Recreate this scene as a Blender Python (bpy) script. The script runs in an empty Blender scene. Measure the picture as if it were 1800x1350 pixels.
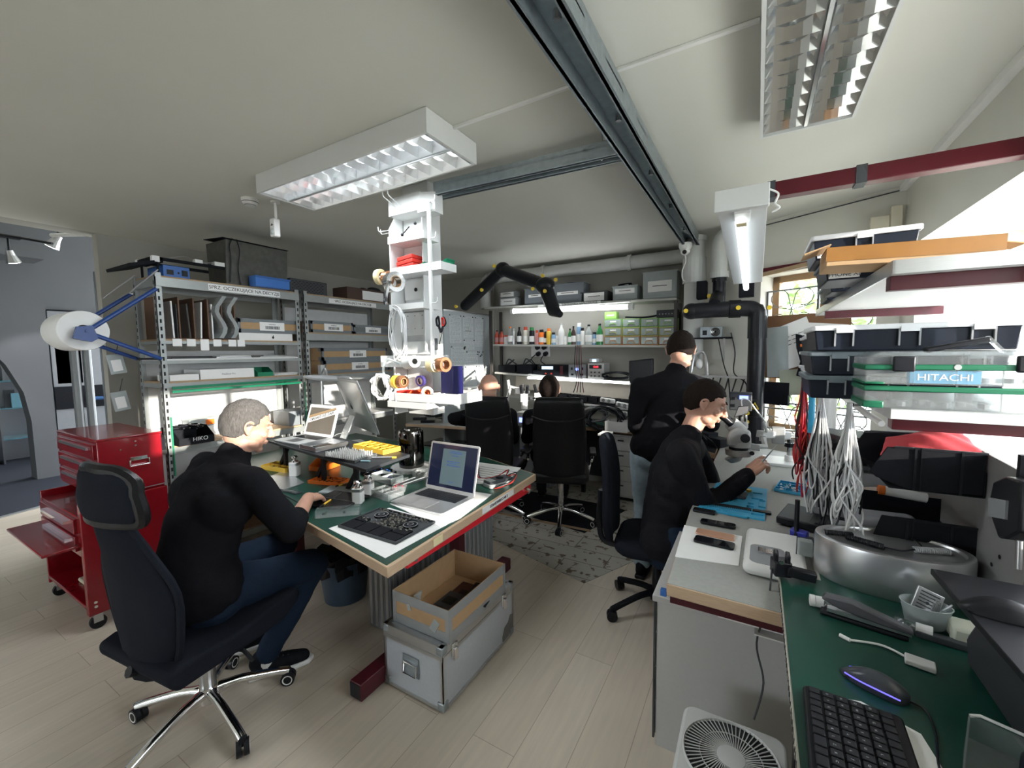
import bpy, bmesh, math, random
from mathutils import Vector, Matrix, Euler, noise
random.seed(7)
PI = math.pi
SC = bpy.context.scene
COL = SC.collection
# ------------------------------------------------------------------ camera
CH, CF, CYAW, CPIT, CROLL = 1.55, 735.0, math.radians(30.3), math.radians(4.43), math.radians(.7)
_f = Vector((-math.sin(CYAW)*math.cos(CPIT), math.cos(CYAW)*math.cos(CPIT), -math.sin(CPIT)))
_r0 = Vector((math.cos(CYAW), math.sin(CYAW), 0)); _u0 = _r0.cross(_f)
_r = _r0*math.cos(CROLL)-_u0*math.sin(CROLL); _u = _u0*math.cos(CROLL)+_r0*math.sin(CROLL)
CAM0 = Vector((0, 0, CH))
cd = bpy.data.cameras.new('camera'); cam = bpy.data.objects.new('camera', cd); COL.objects.link(cam)
cd.sensor_width = 36; cd.lens = CF/1800*36; cd.clip_start = .02; cd.clip_end = 200
m3 = Matrix((_r, _u, -_f)).transposed()
cam.matrix_world = Matrix.Translation(CAM0) @ m3.to_4x4()
SC.camera = cam
# ------------------------------------------------------------------ world, sun, view
SC.view_settings.view_transform = 'Standard'; SC.view_settings.look = 'None'
SC.view_settings.gamma = 1; SC.view_settings.use_curve_mapping = False
SC.view_settings.exposure = 0.80
w = bpy.data.worlds.new('sky'); SC.world = w; w.use_nodes = True
bg = w.node_tree.nodes['Background']; bg.inputs[0].default_value = (.86, .93, 1, 1); bg.inputs[1].default_value = 7
sl = bpy.data.lights.new('sun', 'SUN'); sl.energy = 9.5; sl.angle = .012; sl.color = (1, .93, .84)
so = bpy.data.objects.new('sun', sl); COL.objects.link(so)
SUN = Vector((-1, .30, -.17)).normalized()
so.rotation_euler = SUN.to_track_quat('-Z', 'Y').to_euler()
def area(name, loc, tgt, sx, sy, e, colr=(1, 1, 1), portal=False):
    l = bpy.data.lights.new(name, 'AREA'); l.shape = 'RECTANGLE'; l.size = sx; l.size_y = sy; l.energy = e; l.color = colr
    o = bpy.data.objects.new(name, l); COL.objects.link(o); o.location = loc
    o.rotation_euler = (Vector(tgt)-Vector(loc)).to_track_quat('-Z', 'Y').to_euler()
    if portal: l.cycles.is_portal = True
    return o
area('portal_right', (1.36, 1.03, 1.63), (0, 1.03, 1.63), 4.7, 1.1, 1, portal=True)
area('portal_rear', (-3.1, -3.52, 1.2), (-3.1, 0, 1.2), 2.2, 1.0, 1, portal=True)

# ------------------------------------------------------------------ picture point -> place in the room
def _ray(px, py): return _f + _r*((px-900)/CF) + _u*((675-py)/CF)
def PZ(px, py, z): d = _ray(px, py); return CAM0 + d*((z-CH)/d.z)
def PX(px, py, x): d = _ray(px, py); return CAM0 + d*(x/d.x)
def PY(px, py, y): d = _ray(px, py); return CAM0 + d*(y/d.y)
def PD(px, py, D): return CAM0 + _ray(px, py)*D
# ------------------------------------------------------------------ materials
MATS = {}
def mat(name, c, rough=.5, metal=0, var=.08, scale=20, bump=0, emit=None, es=1, trans=0, ior=1.45, coat=0, sss=0, alpha=1, stretch=None, sheen=0):
    if name in MATS: return MATS[name]
    m = bpy.data.materials.new(name); m.use_nodes = True; nt = m.node_tree; N = nt.nodes; L = nt.links
    b = N['Principled BSDF']
    if name in ('black_leather', 'black_plastic', 'navy_black_plastic', 'dark_grey_plastic', 'stand_black', 'leg_grey', 'key_black', 'worn_black_board', 'slate_lid'): b.inputs['Specular IOR Level'].default_value = .28
    if name in ('grey_hair', 'brown_hair', 'black_knit', 'black_fleece', 'black_mesh_fabric', 'black_matte', 'navy_denim', 'light_denim'): b.inputs['Specular IOR Level'].default_value = .15
    tc = N.new('ShaderNodeTexCoord'); mp = N.new('ShaderNodeMapping'); L.new(tc.outputs['Object'], mp.inputs[0])
    if stretch: mp.inputs['Scale'].default_value = stretch
    nz = N.new('ShaderNodeTexNoise'); nz.inputs['Scale'].default_value = scale; nz.inputs['Detail'].default_value = 5
    L.new(mp.outputs[0], nz.inputs[0])
    rp = N.new('ShaderNodeMixRGB'); rp.inputs[1].default_value = (*[max(0, x*(1-var)) for x in c], 1)
    rp.inputs[2].default_value = (*[min(1, x*(1+var)) for x in c], 1)
    L.new(nz.outputs[0], rp.inputs[0]); L.new(rp.outputs[0], b.inputs['Base Color'])
    b.inputs['Roughness'].default_value = rough; b.inputs['Metallic'].default_value = metal
    b.inputs['IOR'].default_value = ior
    if trans: b.inputs['Transmission Weight'].default_value = trans
    if coat: b.inputs['Coat Weight'].default_value = coat
    if sheen: b.inputs['Sheen Weight'].default_value = sheen
    if sss: b.inputs['Subsurface Weight'].default_value = sss; b.inputs['Subsurface Radius'].default_value = (.02, .008, .004)
    if alpha < 1: b.inputs['Alpha'].default_value = alpha
    if emit: b.inputs['Emission Color'].default_value = (*emit, 1); b.inputs['Emission Strength'].default_value = es
    if bump:
        bp = N.new('ShaderNodeBump'); bp.inputs['Strength'].default_value = bump; bp.inputs['Distance'].default_value = .004
        L.new(nz.outputs[0], bp.inputs['Height']); L.new(bp.outputs[0], b.inputs['Normal'])
    MATS[name] = m; return m
def tree(m): return m.node_tree.nodes, m.node_tree.links
paint = mat('ceiling_paint', (.66, .655, .60), .9, var=.05, scale=2.2, bump=.05)
wallp = mat('wall_paint', (.62, .61, .55), .9, var=.06, scale=3, bump=.08)
wallb = mat('dimmed_wall_paint', (.40, .39, .35), .9, var=.08, scale=3, bump=.08)  # wall paint darkened in place of the dim light at back and left
wallg = mat('shop_wall_paint', (.11, .115, .125), .85, var=.08, scale=3, bump=.08)
wht = mat('white_enamel', (.62, .63, .62), .35, var=.03)
whp = mat('white_plastic', (.78, .78, .76), .4, var=.04)
cream = mat('cream_plastic', (.66, .62, .50), .5)
blk = mat('black_plastic', (.012, .013, .016), .35, var=.3)
blkm = mat('black_matte', (.010, .011, .014), .75, var=.3, scale=60, bump=.1)
dgry = mat('dark_grey_plastic', (.06, .065, .07), .5)
gry = mat('grey_plastic', (.25, .26, .27), .5)
lgry = mat('light_grey_laminate', (.50, .50, .49), .55, var=.05, scale=60)
chrome = mat('chrome', (.85, .85, .86), .09, 1, var=.02)
steel = mat('brushed_steel', (.56, .57, .58), .32, 1, var=.1, scale=40, stretch=(1, 1, 12))
alu = mat('silver_aluminium', (.66, .67, .68), .34, .9, var=.03)
galv = mat('galvanised_steel', (.36, .41, .44), .42, .8, var=.25, scale=35)
rackm = mat('grey_rack_steel', (.33, .35, .34), .45, .55, var=.1)
oak = mat('raw_chipboard', (.36, .25, .15), .7, var=.3, scale=50, stretch=(1, 1, 8))
redm = mat('red_cart_enamel', (.23, .004, .010), .25, var=.15, coat=.4)
redf = mat('red_frame_paint', (.09, .006, .013), .35, var=.15)
dred = mat('dark_red_steel', (.07, .008, .014), .4, var=.2)
blum = mat('blue_paint', (.014, .055, .22), .35)
paper = mat('paper', (.82, .82, .80), .8, var=.03)
card = mat('cardboard', (.42, .27, .14), .8, var=.12, scale=30)
tapeg = mat('grey_duct_tape', (.17, .19, .20), .4, var=.1)
ltape = mat('silver_tape', (.42, .44, .45), .35, .3)
tapeb = mat('brown_tape', (.27, .13, .04), .25, var=.2, scale=14, coat=.5)
ink = mat('ink', (.03, .03, .035), .6)
green = mat('green_bench_mat', (.008, .055, .038), .33, var=.35, scale=7)
grn = mat('green_plastic', (.01, .20, .10), .4)
lgrn = mat('lime_plastic', (.28, .55, .12), .45)
blue = mat('blue_plastic', (.03, .12, .38), .4)
cyan = mat('cyan_silicone', (.03, .33, .55), .5, var=.2, scale=50)
orange = mat('orange_plastic', (.75, .17, .02), .4)
yellow = mat('yellow_plastic', (.72, .46, .05), .45)
redp = mat('red_plastic', (.55, .03, .02), .4)
copper = mat('copper_tape', (.60, .28, .14), .25, .8)
foil = mat('foil_tape', (.80, .81, .82), .18, 1)
amber = mat('masking_tape', (.72, .62, .36), .6)
clear = mat('clear_plastic', (.86, .9, .9), .12, trans=.85, ior=1.25, alpha=.55)
frost = mat('frosted_plastic', (.62, .68, .68), .35, trans=.45, ior=1.2, alpha=.8)
glassb = mat('dark_glass', (.008, .009, .012), .06, coat=.5)
leather = mat('black_leather', (.013, .013, .014), .33, var=.3, scale=80, bump=.25)
mesh_f = mat('black_mesh_fabric', (.010, .012, .018), .85, var=.4, scale=400, bump=.3)
knit = mat('black_knit', (.008, .008, .010), .95, var=.4, scale=300, bump=.3)
fleece = mat('black_fleece', (.010, .010, .013), .8, var=.4, scale=200, bump=.3)
denim = mat('navy_denim', (.012, .022, .042), .9, var=.35, scale=200, bump=.35)
jeans = mat('light_denim', (.30, .38, .43), .9, var=.3, scale=30, bump=.3)
skin = mat('skin', (.50, .28, .20), .5, var=.12, scale=30, bump=.05, sss=.12)
hairg = mat('grey_hair', (.085, .08, .075), .8, var=.75, scale=160, bump=.8, stretch=(1, 1, .3))
hairb = mat('brown_hair', (.014, .009, .007), .8, var=.6, scale=160, bump=.8, stretch=(1, 1, .3))
tube_on = mat('lit_tube', (1, 1, 1), .5, emit=(.88, .94, 1), es=6)
tube_w = mat('warm_lit_tube', (1, 1, 1), .5, emit=(1, .97, .9), es=5)
tube_off = mat('unlit_tube', (.8, .81, .8), .3)
led_r = mat('red_led', (.3, 0, 0), .4, emit=(1, .03, .05), es=3)
led_b = mat('blue_led', (0, .02, .3), .4, emit=(.15, .2, 1), es=3)
lcd = mat('lcd_screen', (.2, .3, .4), .3, emit=(.45, .75, 1), es=1.2)
dark = mat('dark_void', (.01, .01, .01), .8)
# laminate floor: planks along Y
floor_m = mat('oak_laminate', (.5, .44, .36), .38)
N, L = tree(floor_m); b = N['Principled BSDF']
tc = N.new('ShaderNodeTexCoord'); mp = N.new('ShaderNodeMapping'); mp.inputs['Rotation'].default_value = (0, 0, PI/2)
L.new(tc.outputs['Object'], mp.inputs[0])
br = N.new('ShaderNodeTexBrick'); L.new(mp.outputs[0], br.inputs[0]); br.inputs['Scale'].default_value = 1
br.inputs['Brick Width'].default_value = 1.28; br.inputs['Row Height'].default_value = .19; br.inputs['Mortar Size'].default_value = .0016
br.inputs['Color1'].default_value = (.60, .53, .44, 1); br.inputs['Color2'].default_value = (.65, .58, .49, 1); br.inputs['Mortar'].default_value = (.40, .34, .27, 1)
m2 = N.new('ShaderNodeMapping'); m2.inputs['Scale'].default_value = (14, 1.1, 1); L.new(tc.outputs['Object'], m2.inputs[0])
nz = N.new('ShaderNodeTexNoise'); nz.inputs['Scale'].default_value = 3; nz.inputs['Detail'].default_value = 8; L.new(m2.outputs[0], nz.inputs[0])
mr = N.new('ShaderNodeValToRGB'); mr.color_ramp.elements[0].position = .3; mr.color_ramp.elements[0].color = (.86, .85, .84, 1); mr.color_ramp.elements[1].color = (1.06, 1.05, 1.02, 1)
L.new(nz.outputs[0], mr.inputs[0])
mx = N.new('ShaderNodeMixRGB'); mx.blend_type = 'MULTIPLY'; mx.inputs[0].default_value = 1; L.new(br.outputs[0], mx.inputs[1]); L.new(mr.outputs[0], mx.inputs[2])
L.new(mx.outputs[0], b.inputs['Base Color'])
# patch worn floor tiles
worn = mat('worn_laminate', (.40, .39, .35), .55)
N, L = tree(worn); b = N['Principled BSDF']
tc = N.new('ShaderNodeTexCoord'); br = N.new('ShaderNodeTexBrick'); L.new(tc.outputs['Object'], br.inputs[0])
br.inputs['Scale'].default_value = 1; br.inputs['Brick Width'].default_value = .60; br.inputs['Row Height'].default_value = .2; br.inputs['Mortar Size'].default_value = .003
br.inputs['Color1'].default_value = (.40, .39, .34, 1); br.inputs['Color2'].default_value = (.44, .42, .37, 1); br.inputs['Mortar'].default_value = (.1, .08, .06, 1)
nz = N.new('ShaderNodeTexNoise'); nz.inputs['Scale'].default_value = 16; nz.inputs['Detail'].default_value = 10; L.new(tc.outputs['Object'], nz.inputs[0])
cr = N.new('ShaderNodeValToRGB'); cr.color_ramp.elements[0].position = .58; cr.color_ramp.elements[1].position = .62; L.new(nz.outputs[0], cr.inputs[0])
mx = N.new('ShaderNodeMixRGB'); mx.inputs[2].default_value = (.13, .09, .06, 1); L.new(cr.outputs[0], mx.inputs[0]); L.new(br.outputs[0], mx.inputs[1]); L.new(mx.outputs[0], b.inputs['Base Color'])
carpet = mat('dark_blue_carpet', (.012, .016, .028), .95, var=.5, scale=200, bump=.6)

# ------------------------------------------------------------------ geometry helpers
class MB:
    def __init__(s, M=None): s.bm = bmesh.new(); s.M = M or Matrix()
    def _v(s, p): return s.bm.verts.new(s.M @ Vector(p))
    def box(s, c, d, rot=(0, 0, 0)):
        R = Euler(rot).to_matrix(); c = Vector(c); vs = []
        for x in (-.5, .5):
            for y in (-.5, .5):
                for z in (-.5, .5): vs.append(s._v(c + R @ Vector((x*d[0], y*d[1], z*d[2]))))
        for f in ((0, 1, 3, 2), (4, 6, 7, 5), (0, 4, 5, 1), (2, 3, 7, 6), (0, 2, 6, 4), (1, 5, 7, 3)): s.bm.faces.new([vs[i] for i in f])
        return s
    def bb(s, x0, y0, z0, x1, y1, z1): return s.box(((x0+x1)/2, (y0+y1)/2, (z0+z1)/2), (abs(x1-x0), abs(y1-y0), abs(z1-z0)))
    def tray(s, x0, y0, z0, x1, y1, z1, t=.004, fl=0):
        fl = fl or t
        s.bb(x0, y0, z0, x1, y1, z0+fl); s.bb(x0, y0, z0+fl, x0+t, y1, z1); s.bb(x1-t, y0, z0+fl, x1, y1, z1)
        s.bb(x0+t, y0, z0+fl, x1-t, y0+t, z1); s.bb(x0+t, y1-t, z0+fl, x1-t, y1, z1); return s
    def prism(s, poly, z0, z1, ax='z', M=None):
        Mx = M or Matrix()
        def P(a, b_, c_): return Mx @ Vector({'z': (a, b_, c_), 'y': (a, c_, b_), 'x': (c_, a, b_)}[ax])
        lo = [s._v(P(a, b_, z0)) for a, b_ in poly]; hi = [s._v(P(a, b_, z1)) for a, b_ in poly]
        n = len(poly); s.bm.faces.new(lo[::-1]); s.bm.faces.new(hi)
        for i in range(n): s.bm.faces.new((lo[i], lo[(i+1) % n], hi[(i+1) % n], hi[i]))
        return s
    def ring(s, c, n1, n2, r, n):
        return [s._v(c + n1*(r*math.cos(2*PI*i/n)) + n2*(r*math.sin(2*PI*i/n))) for i in range(n)]
    def tube(s, pts, r, n=8, caps=True):
        pts = [Vector(p) for p in pts]; rs = r if isinstance(r, (list, tuple)) else [r]*len(pts)
        t = (pts[1]-pts[0]).normalized(); a = t.orthogonal().normalized(); prev = None; first = None
        for i, p in enumerate(pts):
            if i == 0: t = pts[1]-pts[0]
            elif i == len(pts)-1: t = pts[-1]-pts[-2]
            else: t = (pts[i+1]-p).normalized()+(p-pts[i-1]).normalized()
            if t.length < 1e-9: t = Vector((0, 0, 1))
            t.normalize(); a = a-t*a.dot(t)
            if a.length < 1e-6: a = t.orthogonal()
            a.normalize(); b2 = t.cross(a)
            k = s.ring(p, a, b2, rs[i], n)
            if prev:
                for j in range(n): s.bm.faces.new((prev[j], prev[(j+1) % n], k[(j+1) % n], k[j]))
            else: first = k
            prev = k
        if caps: s.bm.faces.new(first[::-1]); s.bm.faces.new(prev)
        return s
    def cyl(s, p0, p1, r0, r1=None, n=16): return s.tube([p0, p1], [r0, r0 if r1 is None else r1], n)
    def lathe(s, prof, c=(0, 0, 0), n=24, M=None):
        Mx = Matrix.Translation(Vector(c)) @ (M or Matrix()); rings = []
        for r, z in prof:
            if r < 1e-5: rings.append([s._v(Mx @ Vector((0, 0, z)))])
            else: rings.append([s._v(Mx @ Vector((r*math.cos(2*PI*i/n), r*math.sin(2*PI*i/n), z))) for i in range(n)])
        for a, b2 in zip(rings, rings[1:]):
            for i in range(n):
                j = (i+1) % n
                if len(a) == 1 and len(b2) == 1: continue
                if len(a) == 1: s.bm.faces.new((a[0], b2[j], b2[i]))
                elif len(b2) == 1: s.bm.faces.new((a[i], a[j], b2[0]))
                else: s.bm.faces.new((a[i], a[j], b2[j], b2[i]))
        return s
    def ell(s, c, r, rot=(0, 0, 0), n=16):
        R = Euler(rot).to_matrix().to_4x4(); S = Matrix.Diagonal((*r, 1)); k = n//2
        return s.lathe([(math.sin(PI*i/k), -math.cos(PI*i/k)) for i in range(k+1)], c, n, R @ S)
    def caps(s, pts, rs, n=14):
        for i, (p, r) in enumerate(zip(pts, rs)):
            s.ell(p, (r, r, r), n=n)
            if i and (Vector(p)-Vector(pts[i-1])).length > 1e-4: s.tube([pts[i-1], p], [rs[i-1], r], n)
        return s
    def quad(s, a, b_, c_, d): s.bm.faces.new([s._v(p) for p in (a, b_, c_, d)]); return s
    def build(s, name, m=None, parent=None, smooth=None, bev=0, world=False, seg=2, remesh=0, disp=0, sm=4):
        bm = s.bm
        if world and parent is not None:
            bm.transform((Matrix.Translation(parent.location) @ parent.rotation_euler.to_matrix().to_4x4()).inverted())
        bmesh.ops.recalc_face_normals(bm, faces=bm.faces[:])
        me = bpy.data.meshes.new(name); bm.to_mesh(me); bm.free()
        o = bpy.data.objects.new(name, me); COL.objects.link(o)
        if m: me.materials.append(m)
        if parent is not None: o.parent = parent
        if smooth is None: smooth = len(me.polygons) > 40
        if bev:
            md = o.modifiers.new('bevel', 'BEVEL'); md.width = bev; md.segments = seg; md.limit_method = 'ANGLE'; md.angle_limit = .6
        if remesh:
            md = o.modifiers.new('remesh', 'REMESH'); md.mode = 'VOXEL'; md.voxel_size = remesh; md.use_smooth_shade = True
            md = o.modifiers.new('smooth', 'SMOOTH'); md.iterations = sm; md.factor = .5
            if disp:
                t = bpy.data.textures.new(name+'_folds', 'CLOUDS'); t.noise_scale = .11; t.noise_depth = 3
                md = o.modifiers.new('folds', 'DISPLACE'); md.texture = t; md.strength = disp; md.texture_coords = 'LOCAL'; md.mid_level = .5
        elif smooth or bev:
            for p in me.polygons: p.use_smooth = True
            if hasattr(me, 'set_sharp_from_angle'): me.set_sharp_from_angle(angle=.65)
        return o
def tag(o, label=None, cat=None, group=None, kind=None):
    if label: o['label'] = label
    if cat: o['category'] = cat
    if group: o['group'] = group
    if kind: o['kind'] = kind
    return o
def T(name, label, cat, loc=(0, 0, 0), rz=0, group=None):
    o = bpy.data.objects.new(name, None); COL.objects.link(o); o.empty_display_size = .05
    o.location = loc; o.rotation_euler = (0, 0, rz); return tag(o, label, cat, group)
def struct(name, mb, m, label=None, **k):
    o = mb.build(name, m, **k); tag(o, label, None, None, 'structure'); return o
def copy_tree(o, loc=None, rz=None, label=None, parent=None, mats=None):
    c = o.copy(); COL.objects.link(c)
    if parent is not None: c.parent = parent
    if loc is not None: c.location = loc
    if rz is not None: c.rotation_euler = (0, 0, rz)
    if label: c['label'] = label
    for ch in o.children: copy_tree(ch, parent=c)
    return c
def text(s, size, m, parent, loc, rot=(0, 0, 0), name='lettering', ext=.0006, scale=(1, 1, 1), align='CENTER'):
    cu = bpy.data.curves.new('t', 'FONT'); cu.body = s; cu.size = size; cu.extrude = ext; cu.align_x = align; cu.align_y = 'CENTER'
    t = bpy.data.objects.new('t', cu); COL.objects.link(t); bpy.context.view_layer.update()
    me = bpy.data.meshes.new_from_object(t.evaluated_get(bpy.context.evaluated_depsgraph_get())); bpy.data.objects.remove(t)
    o = bpy.data.objects.new(name, me); COL.objects.link(o); me.materials.clear(); me.materials.append(m)
    o.parent = parent; o.location = loc; o.rotation_euler = rot; o.scale = scale; return o
def bez(pts, k=6):
    P = [Vector(p) for p in pts]; P = [P[0]]+P+[P[-1]]; out = []
    for i in range(1, len(P)-2):
        for j in range(k):
            t = j/k; a, b_, c_, d = P[i-1:i+3]
            out.append(.5*((2*b_)+(c_-a)*t+(2*a-5*b_+4*c_-d)*t*t+(3*b_-a-3*c_+d)*t**3))
    return out+[P[-2]]
def cable(name, label, pts, r, m, cat='cable', group=None, k=6):
    o = MB().tube(bez(pts, k), r, 6).build(name, m, smooth=True); return tag(o, label, cat, group)
def rrect(w_, h, r, n=5):
    out = []
    for cx, cy, a0 in ((w_/2-r, h/2-r, 0), (-w_/2+r, h/2-r, PI/2), (-w_/2+r, -h/2+r, PI), (w_/2-r, -h/2+r, 3*PI/2)):
        for i in range(n+1): a = a0+PI/2*i/n; out.append((cx+r*math.cos(a), cy+r*math.sin(a)))
    return out
# ================================================================== THE ROOM
ZC = 2.58
struct('floor', MB().prism([(-6.3, .86), (-6.42, 1.3), (-6.3, 5.2), (1.4, 5.2), (1.4, -3.4), (-5.6, -3.4)], -.05, 0), floor_m)
struct('floor', MB().prism([(-5.6, -3.4), (-6.3, .86), (-6.42, 1.3), (-6.3, 5.2), (-11.5, 5.2), (-11.5, -3.4)], -.05, .002), carpet)
struct('trim_1', MB().prism([(-5.56, -3.4), (-6.26, .86), (-6.38, 1.3), (-6.44, 1.3), (-6.32, .86), (-5.62, -3.4)], .002, .009), alu)
struct('ceiling', MB().bb(-4.8, -3.4, ZC, .9, 5.0, ZC+.12), paint)
struct('ceiling', MB().bb(-11.5, -3.4, 3.35, -4.9, 5.2, 3.45), paint)
# right wall: above, below and beyond the window opening (x .8 inside face, y -.2..3.36, z 1.12..2.165)
struct('wall_right', MB().bb(.8, -3.4, 2.165, 1.4, 3.75, ZC).bb(.8, -3.4, 0, 1.4, 3.75, 1.10).bb(.8, -3.4, 1.10, 1.4, .62, 1.62).bb(.8, 3.36, 1.10, 1.4, 3.75, 2.165).bb(.8, -3.4, 1.62, 1.4, -.3, 2.165), wallp)  # unseen near part of the sill raised to keep sun off the seated man
A_ = Vector((.8, 3.66, 0)); B_ = Vector((-.56, 4.366, 0)); D_ = (B_-A_).normalized(); Nn = Vector((.461, .888, 0))
SM = Matrix((( D_.x, Nn.x, 0, A_.x), (D_.y, Nn.y, 0, A_.y), (0, 0, 1, 0), (0, 0, 0, 1)))   # s along the wall, n outwards
S0, S1, SZ0, SZ1 = .12, .885, .86, 2.15
wbr = MB(SM); LN = (B_-A_).length
wbr.bb(0, 0, 0, LN, .3, SZ0).bb(0, 0, SZ1, LN, .3, ZC).bb(S1, 0, SZ0, LN, .3, SZ1).bb(-.05, 0, SZ0, S0, .3, SZ1)
struct('wall_back_right', wbr, wallp)
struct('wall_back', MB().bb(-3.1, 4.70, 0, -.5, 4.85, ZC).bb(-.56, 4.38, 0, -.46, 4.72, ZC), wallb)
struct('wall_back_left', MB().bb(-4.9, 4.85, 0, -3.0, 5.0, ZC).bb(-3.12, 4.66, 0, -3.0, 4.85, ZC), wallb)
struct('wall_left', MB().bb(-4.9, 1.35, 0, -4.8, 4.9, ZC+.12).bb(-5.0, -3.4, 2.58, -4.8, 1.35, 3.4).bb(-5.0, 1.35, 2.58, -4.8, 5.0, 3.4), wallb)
struct('wall_near', MB().bb(-11.5, -3.5, 0, -4.2, -3.4, 3.4).bb(-2.0, -3.5, 0, 1.4, -3.4, ZC).bb(-4.2, -3.5, 0, -2.0, -3.4, .7).bb(-4.2, -3.5, 1.7, -2.0, -3.4, ZC+.1), wallp)
# window frames and panes
def frame(mb, y0, z0, y1, z1, x, t=.05, d=.05):
    mb.bb(x, y0, z0, x+d, y1, z0+t).bb(x, y0, z1-t, x+d, y1, z1).bb(x, y0, z0+t, x+d, y0+t, z1-t).bb(x, y1-t, z0+t, x+d, y1, z1-t)
pane = mat('window_glass', (1, 1, 1), .0, trans=1, ior=1.01, alpha=.12, var=0)
wf = MB(); frame(wf, -1.3, 1.10, 3.36, 2.165, 1.27, .05)
for yy in (-.5, .3, 1.1, 1.9, 2.7): wf.bb(1.26, yy-.03, 1.15, 1.32, yy+.03, 2.11)
w1 = struct('window_1', wf, whp)
MB().bb(1.29, -1.25, 1.15, 1.296, 3.31, 2.11).build('pane', pane, w1)
MB().bb(1.275, 3.31, 1.15, 1.285, 3.325, 2.11).bb(1.258, 2.735, 1.15, 1.264, 2.745, 2.11).build('gasket', blk, w1)
MB().bb(.78, -1.3, 1.09, 1.27, 3.36, 1.11).build('window_sill', whp, w1)
f2 = MB(SM); 
for a in (S0, (S0+S1)/2-.02, S1-.05): f2.bb(a, .2, SZ0, a+.05, .25, SZ1)
f2.bb(S0, .2, SZ0, S1, .25, SZ0+.05).bb(S0, .2, SZ1-.05, S1, .25, SZ1).bb(S0, .2, 1.78, S1, .25, 1.82)
w2 = struct('window_2', f2, mat('brown_window_wood', (.30, .19, .10), .6))
MB(SM).bb(S0, .22, SZ0, S1, .226, SZ1).build('pane', pane, w2)
w3f = MB().bb(-4.2, -3.47, .7, -4.14, -3.41, 1.7).bb(-2.06, -3.47, .7, -2.0, -3.41, 1.7).bb(-4.2, -3.47, .7, -2.0, -3.41, .76).bb(-4.2, -3.47, 1.64, -2.0, -3.41, 1.7).bb(-3.13, -3.47, .7, -3.07, -3.41, 1.7)
w3 = struct('window_3', w3f, whp); MB().bb(-4.14, -3.45, .76, -2.06, -3.444, 1.64).build('pane', pane, w3)
# scrolled iron grill in the back right window
gi = mat('grey_wrought_iron', (.24, .25, .25), .5, .4)
def arc(cx, cz, r, a0, a1, n=10): return [(cx+r*math.cos(a0+(a1-a0)*i/n), .10, cz+r*math.sin(a0+(a1-a0)*i/n)) for i in range(n+1)]
def scroll_panel(mb, s0, s1, z0, z1):
    h = z1-z0
    for z in (z0, z1): mb.box(((s0+s1)/2, .10, z), (s1-s0, .012, .012))
    mid = (s0+s1)/2
    for s_ in (s0, mid, s1): mb.box((s_, .10, (z0+z1)/2), (.012, .012, h))
    for a, b2 in ((s0, mid), (mid, s1)):
        c = (a+b2)/2; q = (b2-a)*.24
        for k in (-1, 1):
            mb.tube([(c, .10, z0+h*.5)]+arc(c+k*q, z1-h*.2, q*.75, PI if k > 0 else 0, -PI*.6 if k > 0 else PI*1.6, 12), .004, 5)
            mb.tube([(c, .10, z0+h*.5)]+arc(c+k*q, z0+h*.2, q*.75, PI if k > 0 else 0, PI*2.6 if k > 0 else -PI*1.6, 12), .004, 5)
            mb.tube([(c, .10, z0+h*.5), (c+k*(b2-a)*.45, .10, z0+h*.62)], .004, 5)
g1 = MB(SM); scroll_panel(g1, S0+.02, S1-.01, 1.70, 2.02); scroll_panel(g1, S0+.02, S1-.01, 1.10, 1.34); scroll_panel(g1, S0+.02, S1-.01, .88, 1.05)
for s_ in (S0+.02, (S0+S1)/2, S1-.01): g1.box((s_, .10, 1.45), (.012, .012, 1.15))
tag(g1.build('window_grill', gi), 'grey wrought iron scroll grill across the far right window', 'grill')
# trees behind the window
def leafy(name, label, c, r, n, m, seed):
    rnd = random.Random(seed); t = T(name, label, 'tree', (c[0], c[1], 0), group='trees outside the far right window'); mb = MB()
    for i in range(n):
        v = Vector([rnd.gauss(0, 1) for _ in range(3)]).normalized()*r*rnd.uniform(.55, 1); p = Vector((0, 0, c[2]))+v
        a = Vector([rnd.uniform(-1, 1) for _ in range(3)]).normalized()*.09; b2 = a.orthogonal().normalized()*.045
        mb.quad(p-a, p+b2, p+a, p-b2)
    mb.build('foliage', m, t); MB().cyl((0, 0, -.5), (0, 0, c[2]), .08, .05).build('trunk', oak, t)
leafm = mat('leaves', (.12, .22, .05), .6, var=.5, scale=3)
leafy('garden_tree', 'green leafy tree outside, behind the left half of the scroll grill', (.6, 7.6, 1.6), 1.1, 900, leafm, 1)
leafy('garden_tree', 'green leafy tree outside, behind the right side of the grilled window', (2.9, 6.6, 1.3), 1.1, 900, leafm, 2)
struct('trim_2', MB().bb(-13, -14, -.4, 14, 16, -.3), mat('outside_ground', (.55, .54, .48), .9), 'ground outside the windows')
# cable duct in the ceiling corner over the window and conduits
struct('trim_3', MB().bb(.765, -3.3, 2.545, .8, 3.66, 2.58), whp)
tag(MB().bb(-1.25, 1.59, 2.568, -.02, 1.605, 2.58).build('cable_duct', whp, bev=.002), 'thin white cable duct on the ceiling between the two louvred lights', 'cable duct')
cable('wall_cable', 'thin dark cable along the slanted wall just under the ceiling', [SM @ Vector((.02, -.006, 2.555)), SM @ Vector((.6, -.006, 2.55)), SM @ Vector((1.3, -.006, 2.545))], .004, dgry)
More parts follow.
